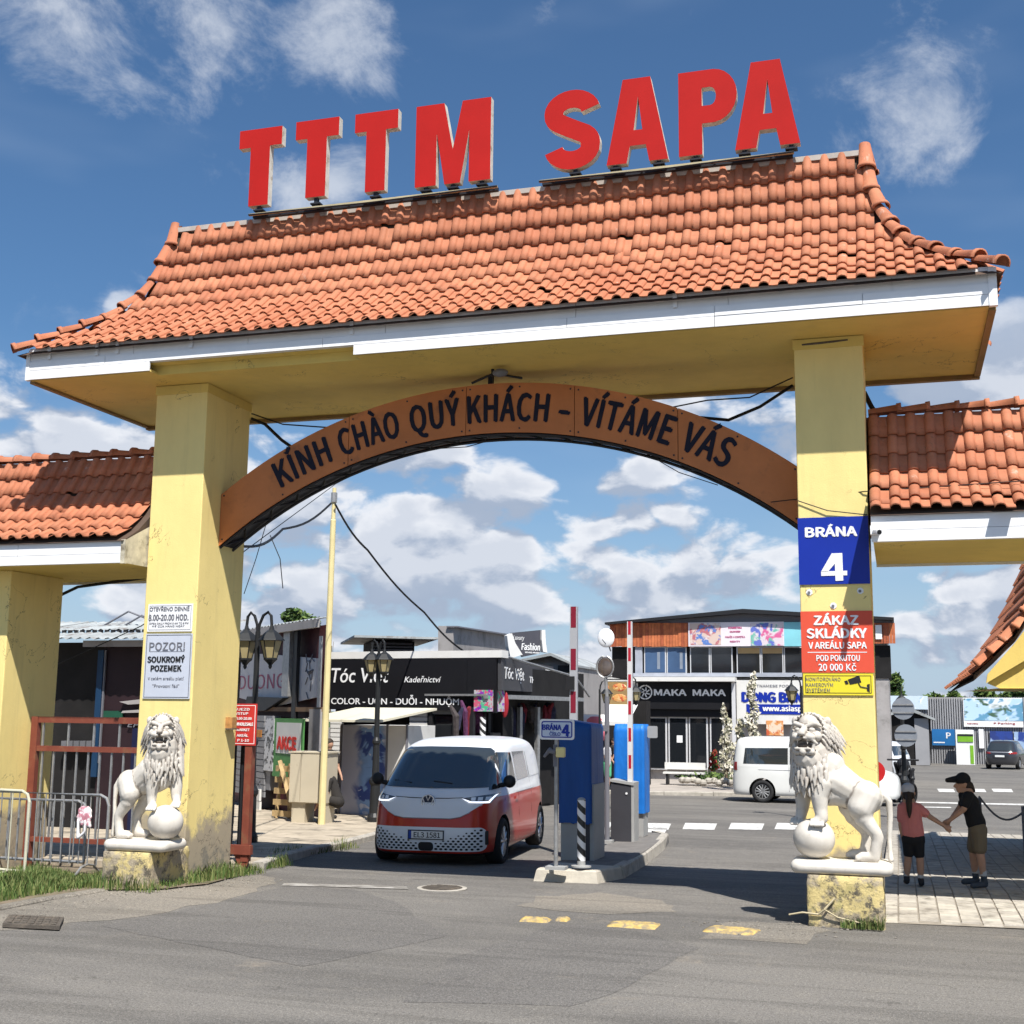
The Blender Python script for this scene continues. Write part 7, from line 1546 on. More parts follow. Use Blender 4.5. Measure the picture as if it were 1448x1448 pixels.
W9.quad4([(713, 899), (720, 896), (725, 910), (735, 926), (718, 931), (715, 915)], M_CANV, FS, 'drape', .0, .14); W9.quad4([(762, 891), (767, 891), (768, 910), (770, 923), (764, 922), (762, 905)], M_CANV, FS, 'drape', 0, .14)
GH = thing('gabled_shed', 'small grey gabled shed with a yellow and black sign', 'building', tuple(at(790, 960, 38))); W10 = Wall(735, 38, 818, 38)
W10.quad4([(735, 1010), (735, 934), (783, 926), (818, 942), (818, 1010)], M_GWALL, GH, 'wall', -4, 0); W10.quad4([(732, 935), (783, 924), (820, 941), (820, 944), (783, 928), (732, 938)], M_ROOFM, GH, 'roof', -4.2, .4)
W10.box(790, 941, 808, 960, M_BLK, GH, 'sign', .0, .1); W10.box(790.5, 951, 807.5, 959, mat('lime_yellow', (.45, .50, .04), .5), GH, 'sign_band', .1, .11)
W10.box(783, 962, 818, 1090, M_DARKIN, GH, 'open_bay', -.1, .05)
# ---- C: food stall
C3 = thing('food_stall', 'food stall with burger picture banner over a white canopy', 'market stall', tuple(at(850, 1060, 43))); W11 = Wall(806, 44, 900, 44)
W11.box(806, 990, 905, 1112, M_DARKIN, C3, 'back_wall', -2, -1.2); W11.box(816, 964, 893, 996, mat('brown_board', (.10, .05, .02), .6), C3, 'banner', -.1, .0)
for x, y in ((830, 972), (830, 987), (851, 972), (852, 987), (876, 972), (876, 987)):
    u, z = W11.uv(x, y); q = MB(); q.ell(W11.fr.p(u, z, .0), .26, .03, .14, 14, 8); q.build('food_picture', picture('food_%d_%d' % (x, y), [(.55, .27, .08), (.62, .42, .20), (.45, .08, .03)], 5, x*.1), C3)
q = MB(); u0, z0 = W11.uv(803, 1003); u1, z1 = W11.uv(902, 998); zt_ = W11.uv(850, 996)[1]; zl = W11.uv(850, 1020)[1]; q.add([W11.fr.p(u0-.3, zl, 1.6), W11.fr.p(u1, zl, 1.6), W11.fr.p(u1, zt_, 0), W11.fr.p(u0-.3, zt_, 0), W11.fr.p(u0-.3, zl-.12, 1.6), W11.fr.p(u1, zl-.12, 1.6)], [(0, 1, 2, 3), (4, 5, 1, 0)]); q.build('canopy', M_CANV, C3)
p = at(845, 1031, 43); t = thing('parasol', 'pink parasol beside the food stall', 'parasol', (p.x, 42.6, gz(43)+.12)); q = MB(); q.cap((p.x, 42.6, p.z-.1), (p.x, 42.6, p.z+.1), .42, .36, 12); q.build('canopy', mat('parasol_pink', (.62, .16, .20), .8), t, remesh=(.05, 1)); q = MB(); q.cyl((p.x, 42.6, gz(43)+.1), (p.x, 42.6, p.z), .03, n=6); q.build('pole', M_GALV, t)
CT = thing('stacked_containers', 'pale striped container stack behind the food stall', 'container', tuple(at(850, 955, 60))); W12 = Wall(815, 62, 905, 62); W12.box(815, 938, 905, 1000, M_GWALL, CT, 'body', -6, 0)
for i in range(8): W12.box(815, 940+i*3.6, 905, 941.8+i*3.6, M_WWALL, CT, 'rib', 0, .1)
# satellite dish
p = at(857, 902, 49); t = thing('satellite_dish', 'white satellite dish at the left end of the orange slatted roof', 'satellite dish', tuple(p)); q = MB(); q.ell(p, .34, .09, .38, 24, 10); q.build('dish', M_SWHITE, t, smooth=True); q = MB(); q.tube([p+Vector((0, 0, -.25)), p+Vector((-.05, -.45, -.1))], .02, 5); q.tube([p, p+Vector((.1, .4, -.5))], .03, 5); q.build('arm', M_INKG, t)
# ---- D: two-storey MAKA building
M_SLAT = mat('orange_slat', (.42, .115, .05), .7, var=.25, scale=5, objvar=.18)
D = thing('shop_building', 'two storey shop building with orange slats, picture banner and black shop sign', 'building', tuple(at(1000, 1100, 52))); WD = Wall(862, 51, 1263, 51); WD2 = WD
zt = WD.uv(950, 880)[1]
q = MB(); q.fbox(WD.fr, WD.uv(900, 1000)[0], WD.uv(1258, 1000)[0], WD.g-.3, zt, -9, -.25); q.build('wall', M_GWALL, D)
q = MB(); q.fbox(WD.fr, WD.uv(864, 950)[0], WD.uv(1260, 950)[0], WD.uv(900, 958)[1], WD.uv(900, 914)[1], -3, -.2); q.build('upper_wall', M_DARKIN, D)
WD.quad4([(858, 884), (1052, 868), (1264, 878), (1264, 874), (1052, 862), (858, 881)], M_BLK, D, 'roof_edge', -9, .4); WD.quad4([(862, 884), (1052, 868), (1262, 878), (1262, 882), (862, 886)], M_INKG, D, 'gable', -.2, .0)
x = 863.0
while x < 975: WD.box(x, 881, x+3.9, 914+((x*7) % 3)*.3, M_SLAT, D, 'slat', .0, .05+((x*13) % 5)*.008); x += 4.2
x = 1140.0
while x < 1262: WD.box(x, 881, x+3.9, 910, M_SLAT, D, 'slat', .0, .05+((x*13) % 5)*.008); x += 4.2
WD.box(1238, 884, 1247, 904, M_SWHITE, D, 'poster', .1, .12)
bn = WD.box(974, 880, 1109, 914, mat('banner_white', (.72, .66, .70), .5, var=.03), D, 'banner', .06, .12)
WD.box(976, 881.5, 1020, 912, picture('banner_photo', [(.62, .48, .42), (.66, .60, .60), (.45, .14, .16), (.10, .20, .50)], 1.6, 4), bn, 'banner_photo', .121, .13); WD.box(1062, 881, 1108, 913, picture('banner_photo_right', [(.66, .58, .62), (.62, .12, .28), (.15, .45, .35), (.12, .16, .5)], 1.5, 9), bn, 'banner_photo', .121, .13)
WD.box(1109, 880, 1133, 914, mat('aqua_banner', (.22, .55, .62), .5, var=.1, scale=1.5), D, 'banner', .06, .12)
for s_, x, y, h, w in (('KOSMETIKA', 1040, 888, 2.6, 19), ('SALON KRÁSY', 1040, 893.5, 2.2, 15), ('MASÁŽE A KOSMETIKA', 1040, 901, 2.6, 28), ('NEHTY', 1040, 907.5, 2.4, 14)): WD.text(s_, x, y, h, w, mat('magenta_ink', (.45, .03, .16), .5, var=0), bn, w=.122, bold=.03)
for (a_, b_, gl) in ((912, 940, 0), (944, 969, 0), (977, 1002, 1), (1006, 1034, 2), (1043, 1074, 3), (1078, 1106, 3), (1110, 1134, 4)):
    f = WD.box(a_-1.5, 914.5, b_+1.5, 953, M_FRAME, D, 'window_frame', -.18, -.06); WD.box(a_, 916, b_, 951, M_SHOPG if gl else mat('blue_pane', (.05, .09, .17), .1, var=.3, scale=.6), f, 'pane', -.06, -.05)
    if gl == 3: WD.box(a_, 916, b_, 924, mat('tan_blind', (.45, .30, .14), .7), f, 'blind', -.05, -.045)
    if gl == 0: WD.box(a_+17, 922, a_+21, 946, mat('grey_curtain', (.2, .23, .28), .8), f, 'curtain', -.05, -.045)
WD.box(898, 914, 908, 958, mat('pale_blue_grey', (.35, .37, .42), .6), D, 'corner_panel', -.15, -.02); WD.box(896, 952, 1136, 957, mat('pale_blue_grey', (.35, .37, .42), .6), D, 'sill_band', -.1, .1)
WD.box(895, 958, 1042, 964, M_WWALL, D, 'awning_edge', .0, .7); WD.box(901, 965, 1038, 1003, M_BLACK, D, 'sign_board', .0, .25); WD.box(903, 1003, 1040, 1014, M_BLACK, D, 'lintel', -.1, .1)
WD.text('MAKA  MAKA', 976.5, 979.5, 8.6, 100, M_SWHITE, D, w=.255, bold=.03)
u, z = WD.uv(914, 979); q = MB(); q.tube([WD.fr.p(u+.27*math.cos(R(i*20)), z+.27*math.sin(R(i*20)), .26) for i in range(19)], .03, 6); 
for i in range(7): a = i*.9; q.tube([WD.fr.p(u+.05*math.cos(a), z+.05*math.sin(a), .26), WD.fr.p(u+.2*math.cos(a+.5), z+.2*math.sin(a+.5), .26)], .025, 5)
q.build('round_logo', M_SWHITE, D)
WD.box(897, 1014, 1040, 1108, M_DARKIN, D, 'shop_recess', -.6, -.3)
for a_, b_ in ((914, 943), (945, 972), (974, 1001), (1004, 1024)):
    f = WD.box(a_, 1014, b_, 1088, M_FRAME, D, 'door_frame', -.1, -.04); WD.box(a_+2.2, 1016, b_-2.2, 1086, M_SHOPG, f, 'pane', -.04, -.02)
WD.box(957, 1040, 965, 1050, M_SWHITE, D, 'notice', -.02, 0); WD.box(897, 966, 904, 1108, M_FRAME, D, 'post', .1, .3); WD.box(1037, 960, 1042, 1060, M_FRAME, D, 'post', .3, .45)
wb = WD.box(1042, 962, 1135, 1024, M_WWALL, D, 'white_board', .0, .1); WD.text('DONG BAN', 1092, 986, 13, 84, M_SBLUE, wb, w=.11, bold=.05); WD.box(1056, 996, 1135, 1010, M_SBLUE, wb, 'blue_band', .11, .12); WD.text('www.asiasped', 1112, 1002, 7, 66, M_SWHITE, wb, w=.125, bold=.03); WD.text('VIETNAMESE FOOD', 1090, 970, 3.6, 60, M_INKG, wb, w=.11, bold=0)
WD.box(1084, 1019, 1108, 1040, picture('shrimp_poster', [(.62, .28, .10), (.68, .55, .42), (.5, .1, .04)], 3, 3), D, 'poster', .0, .12)
# bench, planter, shrubs in front
p = gnd(945, 1110, .12); t = thing('park_bench', 'pale bench in front of the black fronted shop windows', 'bench', tuple(p)); q = MB(); q.box(p.x-.2, p.x+1.3, p.y, p.y+.4, p.z+.40, p.z+.46); q.build('seat', M_WWALL, t); q = MB(); q.box(p.x-.2, p.x+1.3, p.y+.42, p.y+.46, p.z+.55, p.z+.8); q.build('backrest', M_WWALL, t)
for dx in (-.1, 1.15): q = MB(); q.box(p.x+dx, p.x+dx+.08, p.y+.05, p.y+.4, p.z, p.z+.4); q.build('leg', M_BLK, t)
def foliage(q, c, rx, ry, rz, n, s, rr_, mi=2, hollow=.55, up_=.0):
    c = Vector(c)
    for _ in range(n):
        while True:
            d = Vector((rr_.uniform(-1, 1), rr_.uniform(-1, 1), rr_.uniform(-1, 1)))
            if hollow < d.length < 1: break
        p = c+Vector((d.x*rx, d.y*ry, d.z*rz)); a = Vector((rr_.gauss(0, 1), rr_.gauss(0, 1), rr_.gauss(0, .6)+up_)).normalized(); b = a.orthogonal().normalized(); k = s*rr_.uniform(.6, 1.4)
        q.add([p-a*k, p+b*k*.55, p+a*k, p-b*k*.55], [(0, 1, 2, 3)], rr_.randrange(mi))
M_LEAF = [mat('leaf_mid', (.050, .095, .022), .7, var=.3, scale=2), mat('leaf_dark', (.026, .052, .014), .7, var=.3, scale=2), mat('leaf_light', (.11, .16, .035), .7, var=.3, scale=2)]
M_BARK = mat('bark', (.10, .075, .05), .9, var=.3, scale=8)
def tree(label, px, pyt, Y, wpx, base=None, seed=1, n=2200, leaf=.16, lobes=9, group=None, name='tree'):
    rr_ = random.Random(seed); top = at(px, pyt, Y); g = gz(Y); H_ = top.z-g; W_ = (at(px+wpx/2, pyt, Y)-at(px-wpx/2, pyt, Y)).length; t = thing(name, label, 'tree', (top.x, Y, g), group=group)
    q = MB(); q.tube([(top.x, Y, g), (top.x+.1, Y, g+H_*.3), (top.x-.05, Y, g+H_*.6), (top.x, Y, g+H_*.85)], [W_*.05, W_*.04, W_*.025, .03], 8)
    for i in range(7): a = i*.9+rr_.random(); h = rr_.uniform(.35, .7); q.tube([(top.x, Y, g+H_*h), (top.x+math.cos(a)*W_*.2, Y+math.sin(a)*W_*.2, g+H_*(h+.12)), (top.x+math.cos(a)*W_*.36, Y+math.sin(a)*W_*.3, g+H_*(h+.2))], [W_*.018, W_*.012, .01], 5)
    q.build('trunk', M_BARK, t); q = MB()
    for i in range(lobes):
        a = rr_.uniform(0, 6.28); r_ = rr_.uniform(0, .34)*W_; z = g+H_*rr_.uniform(.50, .88); rad = W_*rr_.uniform(.16, .30); foliage(q, (top.x+r_*math.cos(a), Y+r_*math.sin(a), min(z, g+H_-rad*.8)), rad, rad, rad*.8, n//lobes, leaf, rr_, 3)
    q.build('crown', M_LEAF, t); return t
def shrub(label, px, pyt, pyb, Y, wpx, mats, seed, n=900, s=.07, hollow=.2):
    rr_ = random.Random(seed); a = at(px, pyt, Y); b = at(px, pyb, Y); W_ = (at(px+wpx/2, pyt, Y)-at(px-wpx/2, pyt, Y)).length; t = thing('shrub', label, 'shrub', tuple(b)); q = MB(); q.tube([b, a], [.06, .02], 6); q.build('stem', M_BARK, t); q = MB(); H_ = a.z-b.z
    for i in range(9): f = i/8; r_ = W_/2*(1-f*.75)*rr_.uniform(.7, 1.1); foliage(q, (a.x+rr_.uniform(-.1, .1), Y, b.z+H_*(.1+.85*f)), r_, r_, H_*.11, n//9, s, rr_, len(mats), hollow, -1.0)
    q.build('foliage', mats, t); return t
M_PALE = [mat('pale_needles', (.50, .46, .36), .9, var=.2), mat('pale_needles_dark', (.30, .29, .19), .9, var=.2), mat('pale_needles_light', (.62, .58, .48), .9, var=.2)]
shrub('tall pale weeping conifer in front of the white and blue shop board', 1063, 955, 1092, 44.2, 30, M_PALE, 1); shrub('smaller pale weeping conifer left of the taller one', 1027, 1000, 1100, 44.0, 24, M_PALE, 2); shrub('low pale conifer between the two taller ones', 1045, 1020, 1095, 44.6, 30, M_PALE, 3, 600)
shrub('red flowering bush beside the shop door', 1010, 1062, 1090, 45.0, 14, [mat('red_bloom', (.35, .03, .03), .8), M_LEAF[0]], 4, 300)
q = MB(); a = gnd(955, 1118, .12); 
t = thing('planter', 'low rubble stone planter with green ground cover by the shrubs', 'planter', tuple(gnd(1000, 1110, .12))); g_ = gnd(1000, 1112, .12)
for i in range(16): r1 = random.Random(i); q = MB(); q.ell((g_.x-.9+i*.19, g_.y+r1.uniform(-.1, .1), g_.z+.12+r1.uniform(0, .1)), .16, .14, .12, 7, 5); q.build('stone', M_CONC, t)
q = MB(); foliage(q, (g_.x+.2, g_.y+.5, g_.z+.32), 1.5, .6, .16, 700, .06, random.Random(2), 3, 0); q.build('ground_cover', M_LEAF, t, kind='stuff')
# ---- E: far right warehouse
E_ = thing('warehouse', 'long grey corrugated warehouse wall with blue banners at the far right', 'building', tuple(at(1380, 1080, 90))); WE = Wall(1228, 90, 1480, 90)
zt = WE.uv(1340, 986)[1]; q = MB(); q.fbox(WE.fr, 0, WE.L, WE.g-.5, zt, -10, -.1); q.build('wall', M_GWALL, E_)
M_STEEL = mat('grey_steel_sheet', (.30, .30, .31), .5, var=.12, scale=.5); x = 1228.0; i = 0
while x < 1478: WE.box(x, 986, x+1.9, 1082, M_STEEL, E_, 'wall_rib', -.05, .05); x += 3.4
WE.box(1248, 984, 1312, 1003, picture('blue_banner', [(.55, .65, .75), (.15, .35, .6), (.75, .78, .8)], .9, 2), E_, 'banner', .1, .2); WE.box(1362, 987, 1446, 1028, M_SWHITE, E_, 'banner', .1, .2)
WE.box(1363, 988, 1446, 1019, picture('sky_banner', [(.45, .62, .78), (.70, .75, .78), (.12, .30, .45), (.06, .12, .07)], .45, 5, (1, 1, 1.4)), E_, 'banner_photo', .2, .22); WE.text('Areál tržnice', 1375, 1023, 2.4, 16, M_INKR, E_, w=.21); WE.text('P Parking', 1420, 1023, 2.4, 30, M_INKR, E_, w=.21)
WE.box(1318, 1031, 1350, 1054, mat('parking_blue', (.02, .14, .36), .5, var=.15, scale=.5), E_, 'parking_sign', .1, .2); WE.text('P', 1341, 1040, 8, 6, M_SWHITE, E_, w=.21); WE.box(1320, 1049, 1336, 1050.5, M_SWHITE, E_, 'line', .2, .21)
WE.box(1240, 1004, 1250, 1024, mat('pink_yellow', (.6, .4, .4), .5), E_, 'poster', .1, .2); WE.box(1240, 1018, 1250, 1024, M_SYEL, E_, 'poster', .2, .22); WE.box(1384, 1031, 1391, 1058, M_SWHITE, E_, 'narrow_sign', .1, .2); WE.box(1400, 1034, 1432, 1060, picture('navy_banner', [(.02, .04, .18), (.3, .4, .6), (.02, .05, .25)], .8, 7), E_, 'banner', .1, .2); WE.box(1434, 1035, 1462, 1068, picture('navy_banner2', [(.3, .42, .6), (.7, .72, .75), (.02, .05, .25)], .8, 3), E_, 'banner', .1, .2)
HT = thing('gabled_shelter', 'dark gabled shelter beside the corrugated warehouse wall', 'building', tuple(at(1285, 1080, 84))); WH = Wall(1244, 84, 1322, 84); WH.quad4([(1244, 1082), (1244, 1012), (1283, 1000), (1316, 1014), (1316, 1082)], M_DARKIN, HT, 'open_front', -3, -.05); WH.quad4([(1240, 1014), (1283, 999), (1322, 1016), (1322, 1019), (1283, 1004), (1240, 1018)], M_ROOFM, HT, 'roof', -4, .4); WH.box(1294, 1016, 1314, 1082, M_STEEL, HT, 'side_door', -.05, .05)
p = at(1365, 1082, 88.3); t = thing('clothing_bin', 'white and green clothing donation bin against the warehouse wall', 'donation bin', tuple(p)); W_ = Wall(1352, 88.3, 1378, 88.3); W_.box(1352, 1032, 1378, 1082, M_SWHITE, t, 'body', -.9, 0); W_.box(1354, 1038, 1376, 1049, mat('bin_green', (.18, .40, .03), .5), t, 'hatch', 0, .05); W_.box(1354, 1038, 1376, 1041, M_DARK, t, 'slot', .05, .06); W_.box(1372, 1054, 1377, 1080, MATS['bin_green'], t, 'stripe', 0, .02)
# ---- trees
tree('small green tree top rising over the corrugated roof left of the yellow pole', 422, 828, 46, 78, seed=3, leaf=.12, n=4200, lobes=16); tree('small tree peeping out beside the yellow pole', 470, 882, 52, 26, seed=5, leaf=.12, n=900)
tree('leafy tree rising behind the shop building just right of the right pillar', 1266, 945, 104, 50, seed=6, leaf=.33, n=2600)
for i, (x, y, w) in enumerate([(1330, 972, 30), (1348, 968, 26), (1366, 971, 30), (1384, 962, 26), (1402, 970, 34), (1424, 964, 36), (1446, 966, 40), (1470, 960, 40), (1312, 978, 24)]):
    tree(['dark tree in the far tree line, %s' % s_ for s_ in ('second from its left end', 'third from its left end', 'fourth from its left end', 'the pointed one at its middle', 'just left of the booth roof corner', 'below the booth roof corner', 'at the right edge of the picture', 'beyond the right edge', 'at its low left end')][i], x, y, 125+i % 3*4, w, seed=20+i, leaf=.42, n=1100, lobes=7, group='far tree line behind the warehouse')
# ---- F: booth roof at the right edge
BT = thing('guard_booth', 'yellow guard booth with upturned orange tile roof at the right edge', 'booth', tuple(at(1420, 1100, 17)))
YB0, YB1 = 16.8, 25.6; c0 = at(1377, 957, YB0)  # roof drawn out in depth so its shade covers the footway
prof = [(0, 0), (.22, .20), (.50, .48), (.85, .98), (1.25, 1.75), (1.6, 2.6)]
q = MB(); vs = []
for h, z in prof: vs += [(c0.x+h, YB0, c0.z+z+.02), (c0.x+h, YB1, c0.z+z+.02), (c0.x+h, YB0, c0.z+z-.05), (c0.x+h, YB1, c0.z+z-.05)]
for i in range(len(prof)-1): a = i*4; q.f += [(a, a+4, a+5, a+1), (a+2, a+3, a+7, a+6), (a, a+2, a+6, a+4)]; q.m += [0]*3
q.v = vs; rfb = q.build('roof', M_DECK, BT)
q = MB(); x1 = c0.x+6; q.poly(Fr((0, YB0+.05, 0)), [(c0.x+.16, c0.z-.08), (c0.x+.30, c0.z-.14), (x1, c0.z-.14), (x1, c0.z+2.3), (c0.x+1.4, c0.z+1.75), (c0.x+.95, c0.z+.95), (c0.x+.5, c0.z+.36)], -.04, 0); q.build('gable_board', M_YEL2, BT)
q = MB(); q.poly(Fr((0, YB0+.0, 0)), [(c0.x+.14, c0.z-.08), (c0.x+.16, c0.z+.03), (c0.x+.50, c0.z+.42), (c0.x+.95, c0.z+1.02), (c0.x+1.4, c0.z+1.9), (c0.x+1.5, c0.z+1.55), (c0.x+1.05, c0.z+.72), (c0.x+.95, c0.z+.50), (c0.x+.6, c0.z+.2)], -.03, .02); q.build('barge_board', M_YEL2, BT)
q = MB(); q.add([(c0.x+.28, YB0+.02, c0.z-.14), (x1, YB0+.02, c0.z-.14), (x1, YB1, c0.z+.0), (c0.x+.28, YB1, c0.z+.0)], [(0, 1, 2, 3)]); q.build('soffit', M_YEL2, BT)
q = MB(); q.box(c0.x+2.6, x1, YB0+1.0, YB1-1, -.4, c0.z); q.build('wall', M_YEL, BT)
slb = Slope((c0.x+1.6, 0, 0), (0, 1, 0), (-1, 0, 0), [(1.6-h, c0.z+z) for h, z in prof[::-1]]); cands = []
lay_tiles(slb, YB0-.05, YB1, lambda h: (YB0-.1, YB1), 9, BT, cands); emit_tiles(cands, rfb, 120)
caps_along([(c0.x+h, YB0+.0, c0.z+z+.05) for h, z in prof[::-1]], rfb, .22, .02, .08)
# ================================================================ VEHICLES BEHIND
def simple_van():
    k = [(.22, .05, 4.86, .90, 4.5, 7), (.35, .0, 4.89, .95, 4, 7), (.70, .01, 4.89, .955, 4, 7), (.90, .12, 4.88, .95, 4, 7), (1.02, .45, 4.88, .94, 4.2, 7), (1.12, .88, 4.87, .93, 4.5, 7), (1.50, 1.35, 4.82, .88, 5, 7), (1.78, 1.68, 4.76, .83, 5, 7), (1.90, 1.9, 4.68, .74, 5, 6), (1.96, 2.3, 4.4, .5, 4, 4), (1.97, 2.6, 4.1, .25, 3, 3)]
    return Body(lerp_slices(k, 44), 88)
ft = at(1272, 1085, 40.5); TV_ = thing('panel_van', 'white van passing behind the right lion, dark side windows', 'van', (ft.x, 40.0, gz(40)), math.pi+R(-4))
B_ = simple_van(); B_.build(TV_, [M_VWHITE], (), (.92, 3.93), (.40, .34))
for sd, sg in (('+', 1), ('-', -1)):
    B_.panel(sd, [(3.15, 1.16), (4.50, 1.16), (4.44, 1.62), (3.15, 1.64)], M_GLASS, 'side_window', TV_); B_.panel(sd, [(1.95, 1.16), (3.09, 1.16), (3.09, 1.64), (1.95, 1.66)], M_GLASS, 'side_window', TV_); B_.panel(sd, [(1.05, 1.12), (1.88, 1.14), (1.88, 1.66), (1.62, 1.64)], M_GLASS, 'door_window', TV_)
    for x in (3.12, 1.92): q = MB(); q.tube([B_.cast((x, sg*3, z), (0, -sg, 0))[0] for z in (.35, .7, 1.0, 1.4, 1.75)], .006, 5); q.build('door_seam', M_INKG, TV_, local=True)
    q = MB(); q.tube([B_.cast((x, sg*3, .98), (0, -sg, 0))[0] for x in (1.0, 2, 3, 4, 4.7)], .008, 5); q.build('waist_crease', M_INKG, TV_, local=True); B_.panel(sd, [(.18, .78), (.52, .82), (.62, .98), (.40, .97)], M_LAMP, 'headlight', TV_); B_.panel(sd, [(4.70, .95), (4.82, .95), (4.80, 1.20), (4.70, 1.20)], mat('tail_red', (.25, .02, .02), .3), 'tail_light', TV_)
    for x in (.92, 3.93): wheel(TV_, x, sg*.84, .335, .21, 6, rim=mat('steel_rim', (.28, .28, .28), .5, metal=.5), side=sg)
B_.panel('F', [(-.78, 1.16), (.78, 1.16), (.70, 1.72), (-.70, 1.72)], M_GLASS, 'windscreen', TV_); B_.panel('R', [(-.70, 1.15), (.70, 1.15), (.64, 1.65), (-.64, 1.65)], M_GLASS, 'rear_window', TV_)
def simple_suv():
    k = [(.28, .05, 4.55, .86, 4, 5), (.45, .0, 4.6, .92, 4, 5), (.75, .02, 4.6, .94, 4, 5), (.95, .15, 4.56, .93, 4, 5), (1.05, .9, 4.5, .90, 4, 5), (1.25, 1.4, 4.36, .82, 4, 5), (1.50, 1.8, 4.15, .73, 4, 5), (1.62, 2.1, 4.0, .62, 4, 4), (1.68, 2.5, 3.6, .35, 3, 3)]
    return Body(lerp_slices(k, 36), 72)
M_DPAINT = mat('dark_grey_car_paint', (.03, .03, .034), .25, var=.03, coat=.8)
rp = gnd(1414, 1088); SV = thing('parked_car', 'dark grey estate car seen from behind near the warehouse', 'car', (rp.x+1.2, rp.y+4.3, gz(rp.y+2)), R(-90)+math.pi+R(-15)); SV.rotation_euler.z = R(-105); WM[SV.name] = Matrix.Translation(SV.location)@Matrix.Rotation(R(-105), 4, 'Z')
B_ = simple_suv(); B_.build(SV, [M_DPAINT], (), (.85, 3.65), (.40, .33)); B_.panel('R', [(-.68, 1.10), (.68, 1.10), (.60, 1.50), (-.60, 1.50)], M_GLASS, 'rear_window', SV); B_.panel('R', [(-.26, .72), (.26, .72), (.26, .83), (-.26, .83)], M_PLATE, 'number_plate', SV)
for sg in (-1, 1): B_.panel('R', [(sg*.50, .90), (sg*.88, .90), (sg*.86, 1.02), (sg*.52, 1.0)], MATS['tail_red'], 'tail_light', SV); [wheel(SV, x, sg*.82, .34, .22, 5, side=sg) for x in (.85, 3.65)]; B_.panel('+' if sg > 0 else '-', [(1.6, 1.1), (3.9, 1.12), (3.6, 1.48), (2.0, 1.5)], M_GLASS, 'side_window', SV)
B_.panel('R', [(-.7, .98), (.7, .98), (.7, 1.02), (-.7, 1.02)], M_TRIM, 'chrome_strip', SV)
# white car tail between pillar and lamp post
wp = gnd(1262, 1080); WC = thing('parked_car', 'white car parked nose towards us behind the lamp post', 'car', (wp.x-1.0, 56, gz(56)), R(75)); B_ = simple_suv(); B_.build(WC, [M_WPAINT], (), (.85, 3.65), (.40, .33)); B_.panel('F', [(-.66, 1.08), (.66, 1.08), (.58, 1.48), (-.58, 1.48)], M_GLASS, 'windscreen', WC)
for sg in (-1, 1): [wheel(WC, x, sg*.82, .34, .22, 5, side=sg) for x in (.85, 3.65)]; B_.panel('+' if sg > 0 else '-', [(1.6, 1.1), (3.9, 1.12), (3.6, 1.48), (2.0, 1.5)], M_GLASS, 'side_window', WC); B_.panel('F', [(sg*.5, .72), (sg*.82, .74), (sg*.82, .86), (sg*.5, .84)], M_LAMP, 'headlight', WC)
c = at(1236, 1091, 37); q = MB(); q.cyl((c.x, 37, c.z), (c.x, 36.97, c.z), .30, n=28); tag(q.build('stop_sign', mat('sign_red_round', (.5, .02, .02), .4)), 'red round sign half hidden by the right pillar', 'road sign')
# ---- chain and post at the right
q = MB(); A = at(1384, 1126, 21.5); B = at(1450, 1146, 21.5); M_ = at(1415, 1149, 21.5); q.tube([A.lerp(B, t)+Vector((0, 0, -(M_.z*-1+A.z*0)*0-.24*math.sin(math.pi*t)*1.0)) for t in [i/14 for i in range(15)]], .018, 6); tag(q.build('rope', M_INKG), 'dark rope sagging between posts behind the boy', 'rope')
for x, l in ((1384, 'short dark post hidden behind the boy holding the rope'), (1447, 'short dark post at the right edge holding the rope')): c = at(x, 1130, 21.5); q = MB(); q.cyl((c.x, 21.5, pz(21.5)), (c.x, 21.5, c.z+.02 if x < 1400 else at(x, 1140, 21.5).z), .04, n=10); tag(q.build('rope_post', M_INKG), l, 'post', 'posts of the rope barrier')
# ================================================================ CABLES
M_CABLE = mat('black_cable', (.012, .012, .013), .6, var=0)
def cable(label, pts, r, sag=0.0):
    P = [at(x, y, Y) for x, y, Y in pts]; out = []
    for i in range(len(P)-1):
        for j in range(8): f = j/8; out.append(P[i].lerp(P[i+1], f)-Vector((0, 0, sag*math.sin(math.pi*f))))
    out.append(P[-1]); q = MB(); q.tube(out, r, 6); tag(q.build('cable', M_CABLE), label, 'cable')
cable('thick black cable from the pillar top down to the left end of the arch', [(356, 592, 15.05), (375, 600, 15.0), (398, 622, 14.9), (412, 632, 14.8)], .022)
cable('thin black cable from the left pillar behind the arch top', [(356, 585, 15.1), (400, 600, 15.0), (470, 605, 14.9)], .010); cable('thick cable sagging between the arch and the right pillar', [(985, 590, 14.9), (1030, 594, 14.9), (1075, 575, 14.95), (1121, 545, 15.0)], .020)
cable('thin cable above the thick one left of the right pillar', [(945, 577, 14.9), (1000, 566, 14.9), (1060, 562, 14.95), (1121, 534, 15.0)], .009)
cable('black cable from the left pillar up to the yellow pole', [(338, 772, 15.2), (400, 748, 20), (468, 712, 23.9)], .022, .12); cable('black cable from the yellow pole down to the salon roof', [(474, 713, 23.9), (520, 778, 26), (600, 866, 30), (662, 925, 31)], .024, .1)
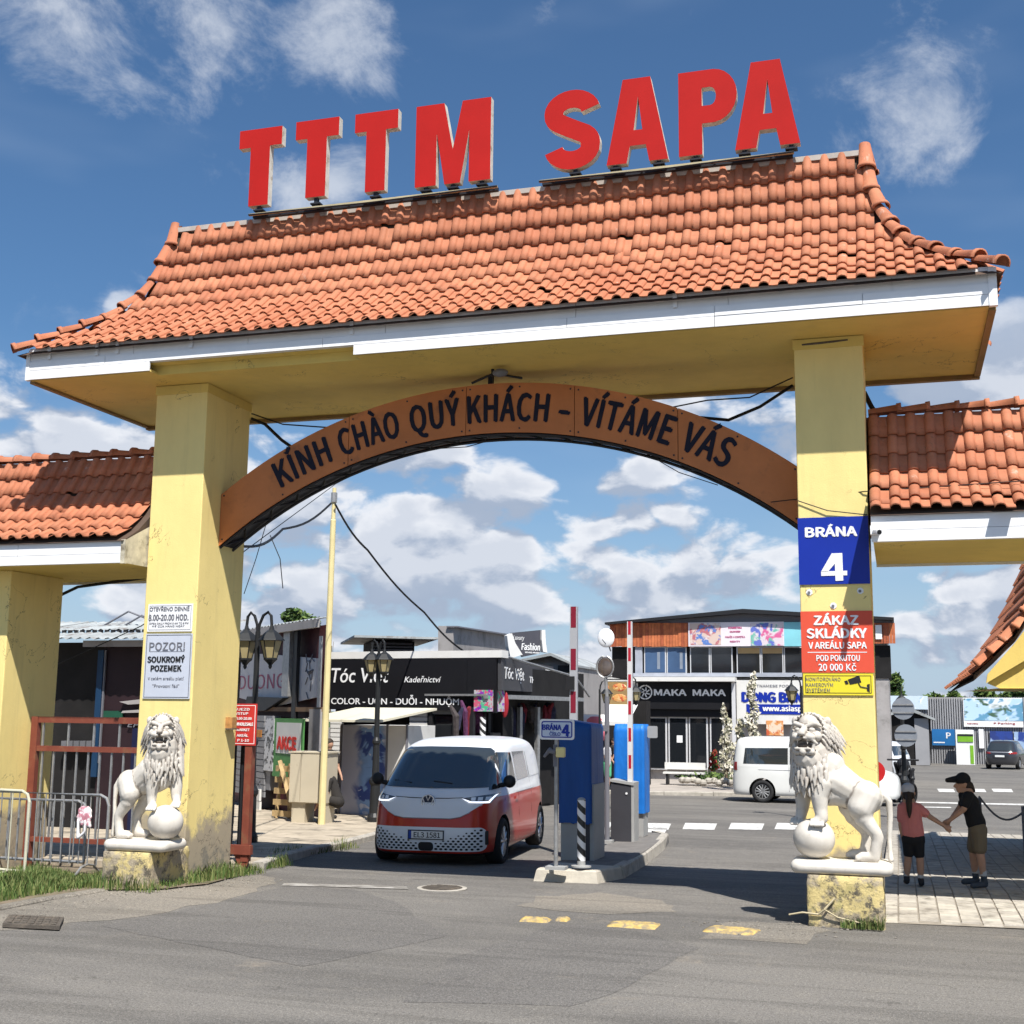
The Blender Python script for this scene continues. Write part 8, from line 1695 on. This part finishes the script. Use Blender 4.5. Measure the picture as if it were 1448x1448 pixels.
cable('thin wire from the far left pillar over to the arch', [(80, 940, 16), (200, 885, 15.5), (338, 785, 15.2), (475, 684, 22), (560, 640, 24)], .007); cable('thin wire under the arch crown', [(590, 636, 15.3), (660, 632, 15.3), (710, 618, 15.2)], .006); cable('thin wire under the right half of the arch', [(915, 642, 15.2), (960, 668, 15.2), (1015, 686, 15.1)], .006)
cable('black cable under the left wing soffit', [(72, 848, 15.4), (110, 830, 15.4), (205, 817, 15.2)], .022); cable('black cable looped over the right wing ridge', [(1222, 555, 15.1), (1232, 575, 15.0), (1241, 588, 14.9)], .03)
cable('pale wire drooping along the right wing tiles', [(1090, 710, 14.3), (1222, 695, 13.88), (1448, 680, 13.7)], .006); cable('thin drooping wire on the yellow pillar above the blue sign', [(1128, 708, 13.88), (1170, 722, 13.87), (1226, 728, 13.88)], .006); cable('thin wire hanging beside the left pillar', [(400, 832, 24), (396, 790, 24), (382, 757, 24)], .010); cable('thin wire slanting down left of the yellow pole', [(345, 840, 22), (362, 790, 22), (378, 735, 22)], .008)
c = at(700, 536, 14.3); t = thing('floodlight', 'small floodlight hanging under the soffit above the arch crown', 'floodlight', tuple(c)); q = MB(); q.cyl((c.x, 14.2, 6.16), (c.x, 14.2, 6.07), .02, n=8); q.tube([(c.x-.3, 14.3, 6.03), (c.x, 14.25, 6.12), (c.x+.35, 14.3, 6.05)], .015, 6); q.build('bracket', M_BLK, t); q = MB(); q.ell((c.x+.13, 14.1, 6.08), .10, .07, .05, 12, 8); q.build('lamp_head', M_INKG, t)
c = at(1235, 752, 13.4); t = thing('security_camera', 'white security camera under the right wing fascia next to the pillar', 'camera', tuple(c)); q = MB(); q.box(c.x-.03, c.x+.06, 13.36, 13.44, c.z-.03, c.z+.06); q.build('bracket', M_SWHITE, t); q = MB(); q.cyl((c.x+.02, 13.36, c.z), (c.x+.06, 13.22, c.z-.03), .03, n=10); q.build('camera_body', M_SWHITE, t); q = MB(); q.cyl((c.x+.06, 13.22, c.z-.03), (c.x+.062, 13.212, c.z-.032), .024, n=10); q.build('lens', M_BLK, t)

bpy.data.scenes.remove(TMP)
